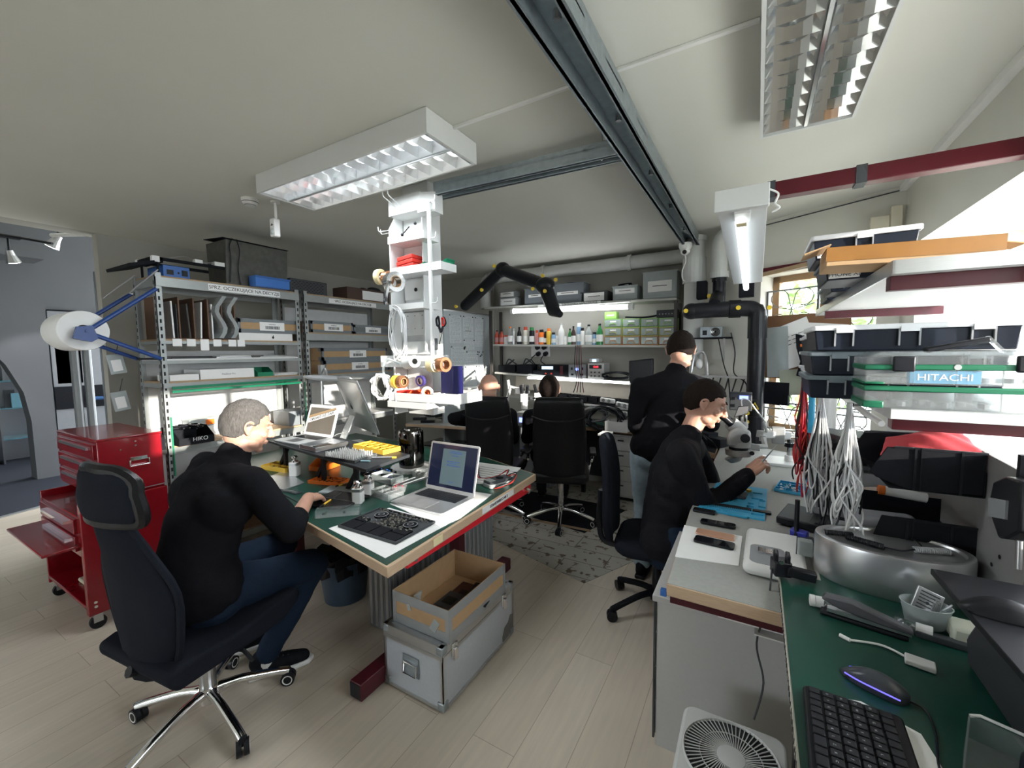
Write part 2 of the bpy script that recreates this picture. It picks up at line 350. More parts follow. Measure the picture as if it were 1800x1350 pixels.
# ------------------------------------------------------------------ steel channels on the ceiling
def channel(name, label, p0, p1, w_, h, zt):
    t = T(name, label, 'steel beam', ((p0[0]+p1[0])/2, (p0[1]+p1[1])/2, zt-h))
    d = Vector((p1[0]-p0[0], p1[1]-p0[1], 0)); Ln = d.length; M = Matrix.Translation((p0[0], p0[1], zt)) @ Matrix.Rotation(math.atan2(d.y, d.x), 4, 'Z')
    mb = MB(M); mb.bb(0, -w_/2, -h, Ln, -w_/2+.012, 0).bb(0, w_/2-.012, -h, Ln, w_/2, 0).bb(0, -w_/2, -h*.35, Ln, w_/2, -h*.28)
    mb.bb(0, -w_/2-.008, -h, Ln, -w_/2+.018, -h+.006).bb(0, w_/2-.018, -h, Ln, w_/2+.008, -h+.006)
    mb.build('channel', galv, t, world=True)
    k = MB(M); x = .35
    while x < Ln: k.cyl((x, 0, -h*.36), (x, 0, -h*.6), .012, n=6); x += .62
    k.build('bolts', steel, t, world=True)
    return t
channel('ceiling_beam', 'long galvanised steel channel running along the ceiling from above the camera', (-.52, .2), (-.52, 4.35), .115, .10, 2.555)
channel('ceiling_beam', 'short galvanised steel channel between the white pegboard column and the long channel', (-1.64, 1.97), (-.585, 2.03), .08, .075, 2.53)
tag(MB().cyl((-.66, 2.0, 2.45), (-.66, 2.0, 2.58), .005).build('threaded_rod', steel), 'thin steel rod hanging from the ceiling at the joint of the two channels', 'rod')
# ------------------------------------------------------------------ louvred lights
refl = mat('louvre_aluminium', (.80, .82, .84), .16, .95, var=.03)
refl_on = mat('lit_louvre', (.80, .82, .84), .28, .6, var=.02)  # same louvre aluminium, made less metallic so the lit blades look bright
def louvre(name, label, x0, y0, x1, y1, zb, along, on, nb):
    t = T(name, label, 'ceiling light', ((x0+x1)/2, (y0+y1)/2, zb)); a, b2 = (x1-x0)/2, (y1-y0)/2; H = 2.578-zb
    mb = MB().bb(-a, -b2+.012, .0, -a+.012, b2-.012, H-.006).bb(a-.012, -b2+.012, 0, a, b2-.012, H-.006).bb(-a, -b2, 0, a, -b2+.012, H-.006).bb(-a, b2-.012, 0, a, b2, H-.006).bb(-a, -b2, H-.006, a, b2, H)
    mb.build('housing', wht, t)
    Lh, Wh = (a, b2) if along == 'x' else (b2, a)
    def P(l, w_, z): return (l, w_, z) if along == 'x' else (w_, l, z)
    lv = MB(); 
    for k in (-1, 1):
        c = k*Wh/2; q = Wh/2-.012
        for s_ in (-1, 1):      # curved side reflectors
            pr = [(c+s_*q, .004), (c+s_*q*.93, .03), (c+s_*q*.75, H*.6)]
            for (w0, z0), (w1, z1) in zip(pr, pr[1:]): lv.quad(P(-Lh+.02, w0, z0), P(Lh-.02, w0, z0), P(Lh-.02, w1, z1), P(-Lh+.02, w1, z1))
        for i in range(nb+1):   # cross blades, parabolic: thick at the foot
            l = -Lh+.03+(2*Lh-.06)*i/nb; M_ = 6
            for j in range(M_):
                w0 = c-q+2*q*j/M_; w1 = c-q+2*q*(j+1)/M_
                s0 = abs(2*j/M_-1)**2*.028; s1 = abs(2*(j+1)/M_-1)**2*.028
                for g in (-1, 1):
                    lv.quad(P(l, w0, .006), P(l, w1, .006), P(l+g*.022, w1, .034+s1), P(l+g*.022, w0, .034+s0))
                lv.quad(P(l-.022, w0, .034+s0), P(l-.022, w1, .034+s1), P(l+.022, w1, .034+s1), P(l+.022, w0, .034+s0))
    lv.bb(*P(-Lh+.012, -.006, .003), *P(Lh-.012, .006, .03))
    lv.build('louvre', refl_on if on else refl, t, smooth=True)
    for k in (-1, 1):
        MB().cyl(P(-Lh+.04, k*Wh/2, H*.72), P(Lh-.04, k*Wh/2, H*.72), .012, n=12).build('tube', (tube_on if k < 0 else tube_w) if on else tube_off, t)
        MB().cyl(P(-Lh+.02, k*Wh/2, H*.72), P(-Lh+.045, k*Wh/2, H*.72), .017).cyl(P(Lh-.045, k*Wh/2, H*.72), P(Lh-.02, k*Wh/2, H*.72), .017).build('tube_holder', dgry, t)
    return t
lt = louvre('ceiling_light', 'lit twin tube louvred ceiling light above the seated grey-haired man', -2.51, 1.41, -1.225, 1.775, 2.475, 'x', True, 14)
louvre('ceiling_light', 'unlit twin tube louvred ceiling light at the top right corner', -.015, .98, .325, 2.29, 2.50, 'y', False, 14)
al = area('light_ceiling_lamp', (-1.87, 1.59, 2.462), (-1.87, 1.59, 0), 1.2, .3, 12, (.9, .95, 1))
# ------------------------------------------------------------------ ceiling sensors
t = T('smoke_detector', 'round white smoke detector on the ceiling left of the lit lamp', 'smoke detector', (-2.93, 1.60, 2.53))
MB().lathe([(0, .05), (.052, .05), (.052, .035), (.046, .02), (.03, .012), (0, .012)]).build('housing', whp, t)
MB().lathe([(.0, .016), (.032, .016), (.032, .004), (.02, 0), (0, 0)]).build('sensor_head', wht, t)
MB().lathe([(.049, .024), (.0495, .028), (.047, .028)]).lathe([(.0335, .006), (.034, .009), (.03, .009)]).build('slots', dgry, t)
t = T('motion_sensor', 'small white motion sensor on a ceiling bracket beside the smoke detector', 'motion sensor', (-2.83, 1.70, 2.40))
MB().prism(rrect(.055, .12, .012), -.02, .02, 'y').build('body', whp, t, bev=.004)
MB().ell((0, -.018, -.025), (.02, .012, .022)).build('lens', frost, t)
MB().bb(-.002, -.024, .018, .002, -.019, .024).bb(-.012, -.022, .012, .012, -.0205, .018).build('led_window', ink, t)
MB().cyl((0, .01, .05), (0, .01, .176), .009).cyl((0, .01, .166), (0, .01, .178), .03).build('bracket', whp, t)
p = PY(1205, 438, 4.0)
t = T('security_camera', 'white dome camera under the far end of the long ceiling channel', 'camera', p)
MB().lathe([(0, .05), (.055, .05), (.055, .02), (.04, -.01), (0, -.01)]).build('base', whp, t)
MB().ell((.0, -.01, -.02), (.04, .042, .035)).build('dome', whp, t); MB().cyl((.0, -.04, -.03), (0, -.056, -.035), .018).build('lens', glassb, t)
MB().tube(bez([(-.01, .02, -.03), (-.0, .03, -.1), (-.03, .04, -.18), (-.02, .05, -.26), (.03, .06, -.27)]), .004).build('cable', whp, t)
t = T('wall_sensor', 'cream two-piece alarm sensor in the wall corner under the ceiling, right of the fluorescent batten', 'sensor', (.75, 3.62, 2.38))
MB().bb(-.03, -.01, -.07, .03, .03, .07).build('body', cream, t, bev=.006); MB().bb(-.13, .0, -.10, -.03, .04, .02).build('junction_box', cream, t, bev=.006)
# ------------------------------------------------------------------ red overhead bar and fluorescent batten
t = T('overhead_bar', 'dark red steel bar crossing overhead above the right shelving', 'steel bar', (.3, 2.2, 2.2))
MB().bb(-.12, 2.17, 2.20, .80, 2.23, 2.262).build('bar', redf, t, world=True, bev=.003)
MB().bb(.02, 2.165, 2.196, .05, 2.235, 2.266).build('tape_band', dgry, t, world=True); MB().bb(.32, 2.165, 2.196, .355, 2.235, 2.266).build('tape_band', dgry, t, world=True)
t = T('fluorescent_batten', 'white hanging single tube batten light over the microscope bench', 'fluorescent light', (-.08, 2.95, 2.17))
M = Matrix.Translation((-.072, 2.02, 2.155)) @ Matrix.Rotation(-.072, 4, 'X')
mb = MB(M); mb.prism([(-.095, 0), (.095, 0), (.05, .035), (-.05, .035)], 0, 1.62, 'y'); mb.bb(-.1, -.01, -.03, .1, .02, .06)
mb.build('housing', wht, t, world=True, bev=.003)
MB(M).bb(-.03, .10, -.012, .03, .22, 0).build('end_cap', whp, t, world=True)
MB(M).cyl((-.01, .16, -.028), (-.01, 1.66, -.028), .019).build('tube', mat('dim_tube', (.9, .92, .95), .4, emit=(.85, .93, 1), es=1.6), t, world=True)
MB(M).bb(-.022, .12, -.05, .018, .16, -.047).build('sticker', amber, t, world=True)
MB().cyl((-.06, 2.2, 2.16), (-.06, 2.2, 2.205), .006).build('hanger', steel, t, world=True)
MB(M).tube(bez([(.1, .02, .04), (.13, .03, .02), (.12, .02, -.02), (.135, .02, -.04), (.11, .03, -.05)]), .004).build('cable_loop', whp, t, world=True)
# ------------------------------------------------------------------ pipes
pv = mat('grey_pvc_pipe', (.47, .48, .46), .5)
def pipe(name, label, pts, r, m, cols=None, cat='pipe'):
    t = T(name, label, cat, pts[0]); MB().tube(bez(pts, 5), r, 18).build('pipe', m, t, world=True, smooth=True)
    for a, b2 in (cols or []): MB().cyl(a, b2, r*1.16, n=20).build('collar', m, t, world=True)
    return t
pipe('wall_pipe', 'long grey drain pipe running along the top of the back wall', [(-3.0, 4.5, 2.10), (-3.0, 4.5, 2.40), (-2.92, 4.5, 2.47), (-2.8, 4.5, 2.475), (-1.7, 4.52, 2.47), (-.55, 4.5, 2.47)], .07, pv, [((-2.2, 4.51, 2.472), (-2.16, 4.51, 2.472)), ((-1.2, 4.51, 2.47), (-1.16, 4.51, 2.47)), ((-3.0, 4.5, 2.33), (-3.0, 4.5, 2.36))])
q = PY(1222, 470, 4.1)
pipe('standing_drain', 'wide pale vertical drain pipe with collar left of the black duct', [(-.50, 4.12, 2.55), (-.50, 4.12, 2.2), (-.50, 4.12, 1.75), (-.50, 4.12, 1.4)], .085, pv, [((-.5, 4.12, 2.14), (-.5, 4.12, 2.36)), ((-.5, 4.12, 2.5), (-.5, 4.12, 2.54))])
pipe('vent_pipe', 'short pale vent elbow that joins the black extraction duct under the ceiling', [(-.05, 4.0, 2.52), (-.16, 4.0, 2.53), (-.25, 4.0, 2.50), (-.29, 4.0, 2.42), (-.29, 4.0, 2.15)], .062, pv, [((-.29, 4.0, 2.15), (-.29, 4.0, 2.20))])
# black extraction duct
knob = mat('yellow_knob', (.72, .52, .04), .4)
t = T('extraction_duct', 'thick black extraction duct dropping in a square bend to the microscope bench', 'duct', (-.02, 3.8, .78))
MB().tube([(-.29, 4.0, 2.15), (-.29, 4.0, 1.90)], .05, 18).tube(bez([(-.47, 3.72, 1.86), (-.25, 3.76, 1.865), (-.08, 3.80, 1.865), (-.02, 3.80, 1.845), (.0, 3.80, 1.78), (.0, 3.80, 1.3), (-.01, 3.80, .80)], 6), .062, 20).ell((-.47, 3.72, 1.86), (.07, .066, .066)).cyl((-.30, 3.98, 2.0), (-.30, 3.74, 1.90), .05).build('duct', blk, t, world=True, smooth=True)
for a, b2, r in (((.0, 3.8, 1.63), (.0, 3.8, 1.80), .068), ((-.2, 3.77, 1.865), (-.12, 3.785, 1.865), .07), ((0, 3.8, .8), (0, 3.8, 1.02), .07), ((-.29, 4.0, 2.12), (-.29, 4.0, 2.18), .058)): MB().cyl(a, b2, r, n=20).build('collar', blk, t, world=True)
for p in ((-.50, 3.66, 1.86), (-.13, 3.70, 1.865), (.075, 3.78, 1.86), (-.36, 3.96, 2.0), (-.05, 3.73, 1.05), (-.05, 3.73, .98)):
    MB().cyl(p, (p[0], p[1]-.02, p[2]), .014, .018, 8).build('knob', knob, t, world=True)
sg = MB().prism([(-.03, 1.08), (.03, 1.08), (0, 1.135)], 3.734, 3.737, 'y').build('warning_sign', knob, t, world=True)
MB().prism([(-.02, 1.086), (.02, 1.086), (0, 1.122)], 3.731, 3.7335, 'y').bb(-.03, 3.731, 1.148, .03, 3.735, 1.156).build('warning_symbol', ink, sg).location = -Vector(t.location)
tag(MB().bb(-.46, 3.93, 1.98, -.38, 4.02, 2.13).build('wall_box', blkm, bev=.004), 'small black box on the left side of the duct under the vent elbow', 'box'); tag(MB().bb(-.14, 3.93, 1.97, -.03, 4.0, 2.14).build('wall_box', blkm, bev=.004), 'black box on the right side of the duct under the vent elbow', 'box')
# articulated black arm on the left back
t = T('extraction_hood', 'black articulated extraction arm with yellow knobs reaching over the back bench', 'duct', (-3.0, 4.0, 1.9))
def PYv(x, y, Y): return tuple(PY(x, y, Y))
E1, E2, E3, E4 = PYv(818, 537, 4.0), PYv(884, 474, 3.8), PYv(958, 502, 3.6), PYv(973, 545, 3.55)
MB().caps([E1, E2], [.062, .062]).caps([E2, E3], [.062, .066]).build('arm', blk, t, world=True, smooth=True)
MB().ell(E2, (.082, .078, .078)).build('joint', blk, t, world=True); MB().ell(E3, (.095, .085, .08)).build('joint', blk, t, world=True)
e3 = Vector(E3); e4 = Vector(E4); e5 = Vector(PYv(985, 553, 3.5))
MB().tube([e3, e4], [.066, .062], 16).tube([e4, e5], [.062, .030], 16).build('nozzle', blk, t, world=True, smooth=True)
for p in ((870, 468), (848, 510), (955, 485), (978, 492), (938, 508), (959, 512), (803, 539)):
    c = Vector(PY(*p, 3.5)); MB().cyl(c, c+Vector((0, -.02, 0)), .014, .018, 8).build('knob', knob, t, world=True)
# ------------------------------------------------------------------ shop area behind the left opening
aw = MB(); seg = 14; cy, cz, R = -.2, .75, 1.65   # gable with an arch cut
pts = [(-3.4, 0), (cy-R, 0)]+[(cy+R*math.cos(PI-PI*i/seg), cz+R*math.sin(PI-PI*i/seg)) for i in range(seg+1)]+[(cy+R, 0), (1.66, 0), (1.66, 3.4), (-3.4, 3.4)]
aw.prism(pts, -8.1, -7.85, 'x'); struct('wall_far_left', aw, wallg)
struct('wall_far_right', MB().bb(-8.1, 1.66, 0, -7.98, 3.6, 3.4), wallg)
d1 = struct('door_1', MB().bb(-7.98, 1.69, .02, -7.93, 2.75, 2.15), mat('grey_door_paint', (.20, .21, .23), .5))
MB().bb(-7.93, 1.69, .86, -7.915, 2.75, 1.16).build('door_band', blkm, d1); MB().bb(-7.93, 1.69, .02, -7.915, 2.75, .16).build('kick_plate', blkm, d1)
MB().tube([(-7.92, 2.02, .98), (-7.84, 2.02, .98), (-7.84, 2.25, .98)], .025).build('door_handle', mat('blue_handle', (.05, .12, .3), .3, .4), d1)
t = T('wall_mirror', 'tall framed arched mirror on the grey shop wall', 'mirror', (-7.95, 1.85, 1.2))
MB().bb(-7.98, 1.70, 1.17, -7.94, 2.00, 2.17).build('frame', blkm, t, world=True)
MB().prism([(1.73, 1.2), (1.97, 1.2), (1.97, 1.85), (1.93, 1.96), (1.85, 2.0), (1.77, 1.9), (1.73, 1.75)], -7.94, -7.93, 'x').build('mirror_reflection', mat('mirror', (.62, .63, .66), .35, .2), t, world=True)  # pale grey surface stands in for a bright window reflected in the mirror
for i, (a, zz) in enumerate(((1.28, 3), (1.9, 3))): pass
for k, (yy, lab) in enumerate(((1.95, 'tall grey metal post just left of the steel rack, nearer the wall corner'), (1.62, 'grey metal post beside the arched mirror'))):
    pp = PX((150, 128)[k], 600, -6.0)
    tag(MB().cyl((-6, pp.y, 0), (-6, pp.y, 1.95), .035, n=12).build('metal_post', mat('dull_post', (.22, .23, .24), .5, .5)), lab, 'post')
tag(MB().bb(-5.1, 1.39, .0, -5.06, 1.75, 2.3).build('roller_shutter', mat('shutter_grey', (.3, .32, .34), .4, .6, stretch=(1, 30, 1))), 'ribbed grey metal shutter standing behind the steel rack', 'shutter')
# shop displays beyond the arch
glt = mat('teal_glass', (.12, .25, .30), .15)
for k in range(2):
    y0 = .35+k*1.1
    t = T('display_shelf', ('glass fronted display shelf seen through the arch, farther left', 'glass fronted display shelf seen through the arch beside the grey wall')[k], 'shelf', (-9.6, y0+.5, 0))
    mb = MB()
    for z in (.35, .8, 1.2, 1.6, 2.0): mb.bb(-.2, -.5, z, .2, .5, z+.02)
    mb.build('shelf_boards', glt, t); MB().bb(-.2, -.52, 0, -.17, .52, 2.1).bb(-.2, -.52, 0, .2, -.5, 2.1).bb(-.2, .5, 0, .2, .52, 2.1).build('frame', steel, t)
    for j in range(12):
        z = (.82, 1.22, 1.62)[j % 3]; y = y0+.1+.9*random.random(); h = random.uniform(.15, .28)
        o = MB().box((-9.5, y, z+h/2), (.12, random.uniform(.08, .2), h), (0, 0, random.uniform(-.3, .3))).build('display_item', random.choice([gry, dgry, paper, glt, alu]))
        tag(o, 'small boxed goods standing on the shop display shelves', 'goods', 'goods on the shop shelves')
area('light_shop_fill', (-10.9, .2, 1.9), (-8, .4, 1.2), 2.5, 1.8, 5, (.7, .9, 1))  # added area light to brighten beyond the arch; no window opening there
struct('wall_outer_left', MB().bb(-11.5, -3.4, 0, -11.4, 5.2, 3.4), wallg)
# spotlights
t = T('spot_track', 'dark ceiling track carrying the shop spotlights', 'light track', (-6.4, 1.0, 2.9))
r0, r1, r2 = PX(0, 412, -6.5), PX(92, 428, -6.0), PX(158, 412, -5.2)
MB().tube([PX(-80, 402, -6.8), r0, r1], .012).build('track', blk, t, world=True); MB().tube([r1+Vector((0, 0, .08)), r2], .018).build('arm', whp, t, world=True)
def spot(label, px, py, X, d):
    p = PX(px, py, X); t = T('spotlight', label, 'spotlight', p); d = Vector(d).normalized()
    MB().tube([(0, 0, 0), d*.05, d*.13], [.03, .035, .06], 14).build('shade', steel, t)
    MB().cyl(d*.125, d*.132, .05).build('bulb', mat('spot_bulb', (1, 1, 1), .5, emit=(1, 1, .97), es=14), t)
    MB().cyl((0, 0, 0), (0, 0, .14), .01).bb(-.04, -.09, .13, .04, .09, .16).build('bracket', blk, t)
    l = bpy.data.lights.new('spot_lamp', 'SPOT'); l.energy = 30; l.spot_size = 1.3; l.shadow_soft_size = .04
    o = bpy.data.objects.new('spot_lamp', l); COL.objects.link(o); o.location = p+d*.15; o.rotation_euler = d.to_track_quat('-Z', 'Y').to_euler()
spot('shop spotlight nearer the grey wall, aimed down left', 103, 415, -6.2, (-.3, -.35, -.8))
spot('bright shop spotlight at the left edge of the ceiling', 16, 440, -7.0, (-.2, .25, -.95))
struct('trim_7', MB().bb(-8.0, -.5, 2.72, -7.4, 1.6, 2.86), wallg)
# ================================================================== STEEL RACKS
RF, RB = -3.54, -3.90
def lz(px, py, x=RF): return PX(px, py, x).z
def rack(label, y0, y1, levels):
    t = T('shelving_rack', label, 'shelf rack', ((RF+RB)/2, (y0+y1)/2, 0))
    for x in (RF, RB):
        for y in (y0, y1):
            s_ = 1 if y == y0 else -1; e = 1 if x == RB else -1
            MB().bb(x, y, 0, x+e*.004, y+s_*.038, 2.12).bb(x, y, 0, x+e*.038, y+s_*.004, 2.12).build('post', rackm, t, world=True)
            sm = MB(); z = .06
            while z < 2.08:
                sm.bb(x-e*.001, y+s_*.013, z, x+e*.002, y+s_*.024, z+.026); sm.bb(x+e*.013, y-s_*.001, z, x+e*.024, y+s_*.002, z+.026); z += .052
            sm.build('slots', dark, t, world=True)
    for z, h, m in levels:
        MB().bb(RF-.002, y0+.005, z-h-.014, RF+.008, y1-.005, z-.012).build('beam', rackm, t, world=True)
        MB().bb(RB-.008, y0, z-h-.014, RB, y1, z-.012).bb(RB, y0+.004, z-h-.014, RF, y0+.010, z-.012).build('side_beam', rackm, t, world=True)
        MB().bb(RB+.002, y0+.006, z-.012, RF-.003, y1-.006, z).build('shelf_board', m, t, world=True)
    return t
L1 = [2.10, lz(300, 596), lz(300, 631), lz(300, 671), lz(320, 782), .52, .14]
L2 = [2.10, lz(548, 584), lz(560, 658), lz(560, 742), .52, .14]
whb = mat('white_board', (.62, .62, .60), .6)
rk1 = rack('grey slotted steel rack nearer the camera, hung with a paper roll', 1.27, 2.31, [(L1[0], .06, oak), (L1[1], .02, oak), (L1[2], .02, whb), (L1[3], .03, oak), (L1[4], .045, oak), (L1[5], .045, whb), (L1[6], .045, oak)])
rk2 = rack('grey slotted steel rack behind the first one, half hidden by the white column', 2.35, 3.42, [(L2[0], .06, oak), (L2[1], .06, oak), (L2[2], .06, oak), (L2[3], .045, whb), (L2[4], .045, whb), (L2[5], .045, oak)])
bk = mat('white_back_panel', (.70, .71, .70), .6)
MB().bb(RB-.025, 1.29, .1, RB-.012, 2.31, L1[1]-.08).bb(RB-.025, 2.37, .1, RB-.012, 3.40, 2.0).build('back_panel', bk, rk1, world=True)
MB().bb(RF+.008, 1.32, L1[3]-.055, RF+.014, 2.25, L1[3]-.035).bb(RF+.008, 1.32, L1[3]-.080, RF+.014, 2.28, L1[3]-.062).bb(RF+.006, 1.297, .7, RF+.012, 1.306, 1.12).bb(RF+.006, 2.315, .8, RF+.012, 2.322, 1.3).build('green_strips', grn, rk1, world=True)
RX = (PI/2, 0, PI/2)
def sign(parent, y0, y1, z, h, s, x=RF+.0085, size=.04, m=None):
    o = MB().bb(x, y0, z-h/2, x+.0015, y1, z+h/2).build('label_strip', paper, parent, world=True)
    tx = text(s, size, ink, o, Vector((x+.002, (y0+y1)/2, z))-Vector(parent.location), RX); return o
sign(rk1, PX(365, 505, RF).y, PX(491, 518, RF).y, 2.058, .048, 'SPRZ. OCZEKUJĄCE NA DECYZJE', size=.036)
sign(rk2, PX(577, 528, RF).y, PX(660, 536, RF).y, 2.056, .044, 'SPRZ. OCZEKUJĄCE NA DECYZJE', size=.030)
def barcode_label(parent, c, w_, h, rnd, x):     # white sheet with bars facing +X
    o = MB().bb(x, c[0]-w_/2, c[1]-h/2, x+.0012, c[0]+w_/2, c[1]+h/2).build('barcode_label', paper, parent, world=True)
    b = MB(); y = c[0]-w_*.28
    while y < c[0]+w_*.28:
        q = rnd.uniform(.002, .006); b.bb(x+.001, y, c[1]-h*.32, x+.0022, y+q, c[1]+h*.05); y += q+rnd.uniform(.002, .005)
    b.bb(x+.001, c[0]-w_*.14, c[1]+h*.22, x+.002, c[0]+w_*.14, c[1]+h*.27)
    b.build('bars', ink, o, world=False).location = -Vector(parent.location)
    return o
RN = random.Random(3)
def taped_box(name, label, px0, px1, z, h, dep, lab=True, base=card, tm=tapeg, xf=-3.57, grp=None, py=600, band=True):
    y0, y1 = PX(px0, py, xf).y, PX(px1, py, xf).y; x0 = xf-dep
    t = T(name, label, 'box', ((x0+xf)/2, (y0+y1)/2, z), group=grp)
    MB().bb(x0, y0, z, xf, y1, z+h).build('carton', base, t, world=True, bev=.002)
    if band: MB().bb(xf-.06, y0-.001, z, xf+.0012, y1+.001, z+h*.27).bb(xf-.06, y0-.001, z+h*.74, xf+.0012, y1+.001, z+h+.0012).bb(xf-.02, y0-.001, z, xf+.0012, y0+.02, z+h).bb(xf-.02, y1-.02, z, xf+.0012, y1+.001, z+h).bb(x0-.001, y0+.002, z+h-.02, xf, y1-.002, z+h+.001).build('duct_tape', tm, t, world=True)
    if lab: barcode_label(t, ((y0+y1)/2+.01, z+h*.5), min(.21, (y1-y0)*.55), h*.62, RN, xf+.0013)
    return t
# top of the racks
def lcd_stand(label, y0, y1, x0, x1, z):
    t = T('equipment_stand', label, 'equipment', ((x0+x1)/2, (y0+y1)/2, z))
    MB().bb(x0, y0, z+.10, x1, y0+.06, z+.135).bb(x0, y0, z+.115, x0+.02, y1, z+.135).bb(x1-.02, y0, z+.115, x1, y1, z+.135).bb(x0, y1-.03, z+.11, x1, y1, z+.135).build('frame', blkm, t, world=True)
    for x in (x0+.01, x1-.01):
        for y in (y0+.03, y1-.02): MB().cyl((x, y, z), (x, y, z+.1), .008, n=8).build('leg', blkm, t, world=True)
    MB().bb(x1-.03, y0-.002, z+.10, x1+.002, y0+.04, z+.14).bb(x0-.002, y0-.002, z+.10, x0+.03, y0+.04, z+.14).bb(x1-.02, y1-.02, z+.105, x1+.003, y1+.003, z+.14).build('white_corner', whp, t, world=True)
    MB().bb(x1-.04, (y0+y1)/2, z+.135, x1+.0, (y0+y1)/2+.05, z+.16).bb(x1-.05, (y0+y1)/2+.13, z+.135, x1, (y0+y1)/2+.2, z+.165).build('clamp', whp, t, world=True)
    MB().tube(bez([(x1-.05, y0+.1, z+.14), (x1-.03, y0+.2, z+.17), (x1-.04, y0+.3, z+.15), (x1-.02, y0+.42, z+.16)]), .004).build('wire', steel, t, world=True)
lcd_stand('black fixture frame with white corner caps on the near rack top', 1.29, 1.80, -3.88, -3.60, 2.10)
t = T('power_supply', 'blue metal box with socket under the fixture frame on the near rack top', 'power supply', (-3.7, 1.45, 2.10))
MB().bb(-3.84, 1.34, 2.10, -3.585, 1.50, 2.185).build('case', blue, t, world=True, bev=.004)
MB().bb(-3.585, 1.36, 2.12, -3.582, 1.40, 2.155).bb(-3.585, 1.425, 2.13, -3.582, 1.435, 2.145).bb(-3.585, 1.45, 2.12, -3.581, 1.485, 2.16).build('sockets', blk, t, world=True)
y0, y1 = PX(396, 470, -3.6).y, PX(503, 470, -3.6).y
t = T('ash_bin', 'tall dark metal bin with open flap on top of the near rack', 'bin', (-3.72, (y0+y1)/2, 2.10))
zt = PX(440, 430, -3.6).z
MB().prism([(-3.86, 2.10), (-3.60, 2.10), (-3.57, zt), (-3.88, zt)], y0, y1, 'y').build('body', mat('dark_tin', (.10, .10, .09), .5, .6, var=.4), t, world=True, bev=.004)
MB().box((-3.73, (y0+y1)/2, zt+.02), (.30, y1-y0+.03, .006), (0, .08, 0)).build('flap', blkm, t, world=True)
MB().tube(bez([(-3.57, y0+.05, zt+.01), (-3.56, y0+.02, zt-.05), (-3.57, y0+.03, zt-.15), (-3.58, y0+.02, 2.12)]), .004).tube(bez([(-3.57, y0+.08, zt+.01), (-3.555, y0+.09, zt-.08), (-3.57, y0+.08, zt-.22), (-3.585, y0+.1, 2.11)]), .004).build('cord', blk, t, world=True)
y0, y1 = PX(446, 490, -3.5).y, PX(505, 490, -3.5).y
t = T('basket', 'small blue plastic basket at the front edge of the near rack top', 'basket', (-3.52, (y0+y1)/2, 2.10))
MB().tray(-.05, -(y1-y0)/2, 0, .05, (y1-y0)/2, .085, .004).build('body', mat('bright_blue_plastic', (.05, .17, .5), .4), t, bev=.006)
MB().bb(.044, -(y1-y0)/2-.004, .068, .056, (y1-y0)/2+.004, .084).build('rim', blue, t)
y0, y1 = PX(510, 500, -3.6).y, PX(575, 500, -3.6).y
t = T('computer_case', 'dark perforated equipment case on top of the farther rack', 'equipment', (-3.7, (y0+y1)/2, 2.10))
MB().bb(-3.85, y0, 2.10, -3.60, y1, 2.10+.13).build('case', dgry, t, world=True, bev=.008)
hm = MB()
for i in range(9):
    for j in range(7): y = y0+.02+(y1-y0-.04)*(i+.5*(j % 2))/9.5; z = 2.115+.10*j/6.5; hm.bb(-3.60, y-.004, z-.003, -3.5985, y+.012, z+.003)
hm.build('vent_holes', dark, t, world=True)
taped_box('storage_box', 'dark brown box with a white label on top of the farther rack', 610, 684, 2.10, .12, .22, False, mat('brown_board', (.07, .04, .03), .6), band=False, xf=-3.55, py=510)
o = MB().bb(-3.548, 3.02, 2.11, -3.546, 3.3, 2.2).build('paper_label', paper); tag(o, 'white printed label hanging on the dark brown box on the farther rack top', 'label')
tag(MB().ell((-3.6, 3.22, 2.23), (.04, .09, .03)).ell((-3.63, 3.1, 2.225), (.03, .05, .02)).build('cable_bundle', blk), 'black cable bundle lying on the brown box on the farther rack', 'cable')
# level A: file holder
z = L1[1]; y0, y1 = PX(290, 560, RF).y, PX(415, 560, RF).y
t = T('file_holder', 'brown wooden file holder with slots on the upper shelf of the near rack', 'file holder', (-3.7, (y0+y1)/2, z))
hd = mat('hardboard', (.13, .07, .04), .6); H = .30
MB().bb(-3.86, y0, z, -3.56, y1, z+.008).bb(-3.86, y0, z, -3.85, y1, z+H).build('body', hd, t, world=True)
for k in range(6):
    y = y0+(y1-y0)*k/5; MB().bb(-3.85, y-.004, z, -3.56, y+.004, z+H).build('divider', hd, t, world=True)
for k, (dy, tilt, hh, m, lab) in enumerate(((.10, .02, .26, paper, 'thin white document folder in the first slot of the file holder'), (.16, .0, .24, dgry, 'dark folder in the first slot of the file holder'), (.30, .05, .25, clear, 'crumpled plastic sleeve in the second slot of the file holder'), (.47, -.05, .27, paper, 'white folder leaning in the third slot of the file holder'), (.62, .0, .26, paper, 'stack of white papers in the fourth slot of the file holder'))):
    y = y0+(y1-y0)*dy*1.05+.01
    tag(MB().box((-3.70, y, z+.009+hh/2), (.24, .010, hh), (tilt, 0, 0)).build('document_folder', m), lab, 'folder')
for k, (dy, lab) in enumerate(((.70, 'wavy bubble wrap sheet in the fourth slot of the file holder'), (.88, 'wavy bubble wrap sheet at the right end of the file holder'))):
    y = y0+(y1-y0)*dy; mb = MB(); P_ = [(y+.03*math.sin(i*.9)+.012*i/6, z+.012+.32*i/8) for i in range(9)]
    for (a, b2), (c, d) in zip(P_, P_[1:]): mb.quad((-3.52, a, b2), (-3.52, c, d), (-3.80, c, d), (-3.80, a, b2)); mb.quad((-3.52, a, b2), (-3.52, c, d), (-3.52, c+.03, d), (-3.52, a+.03, b2))
    tag(mb.build('bubble_wrap', frost, smooth=True), lab, 'bubble wrap')
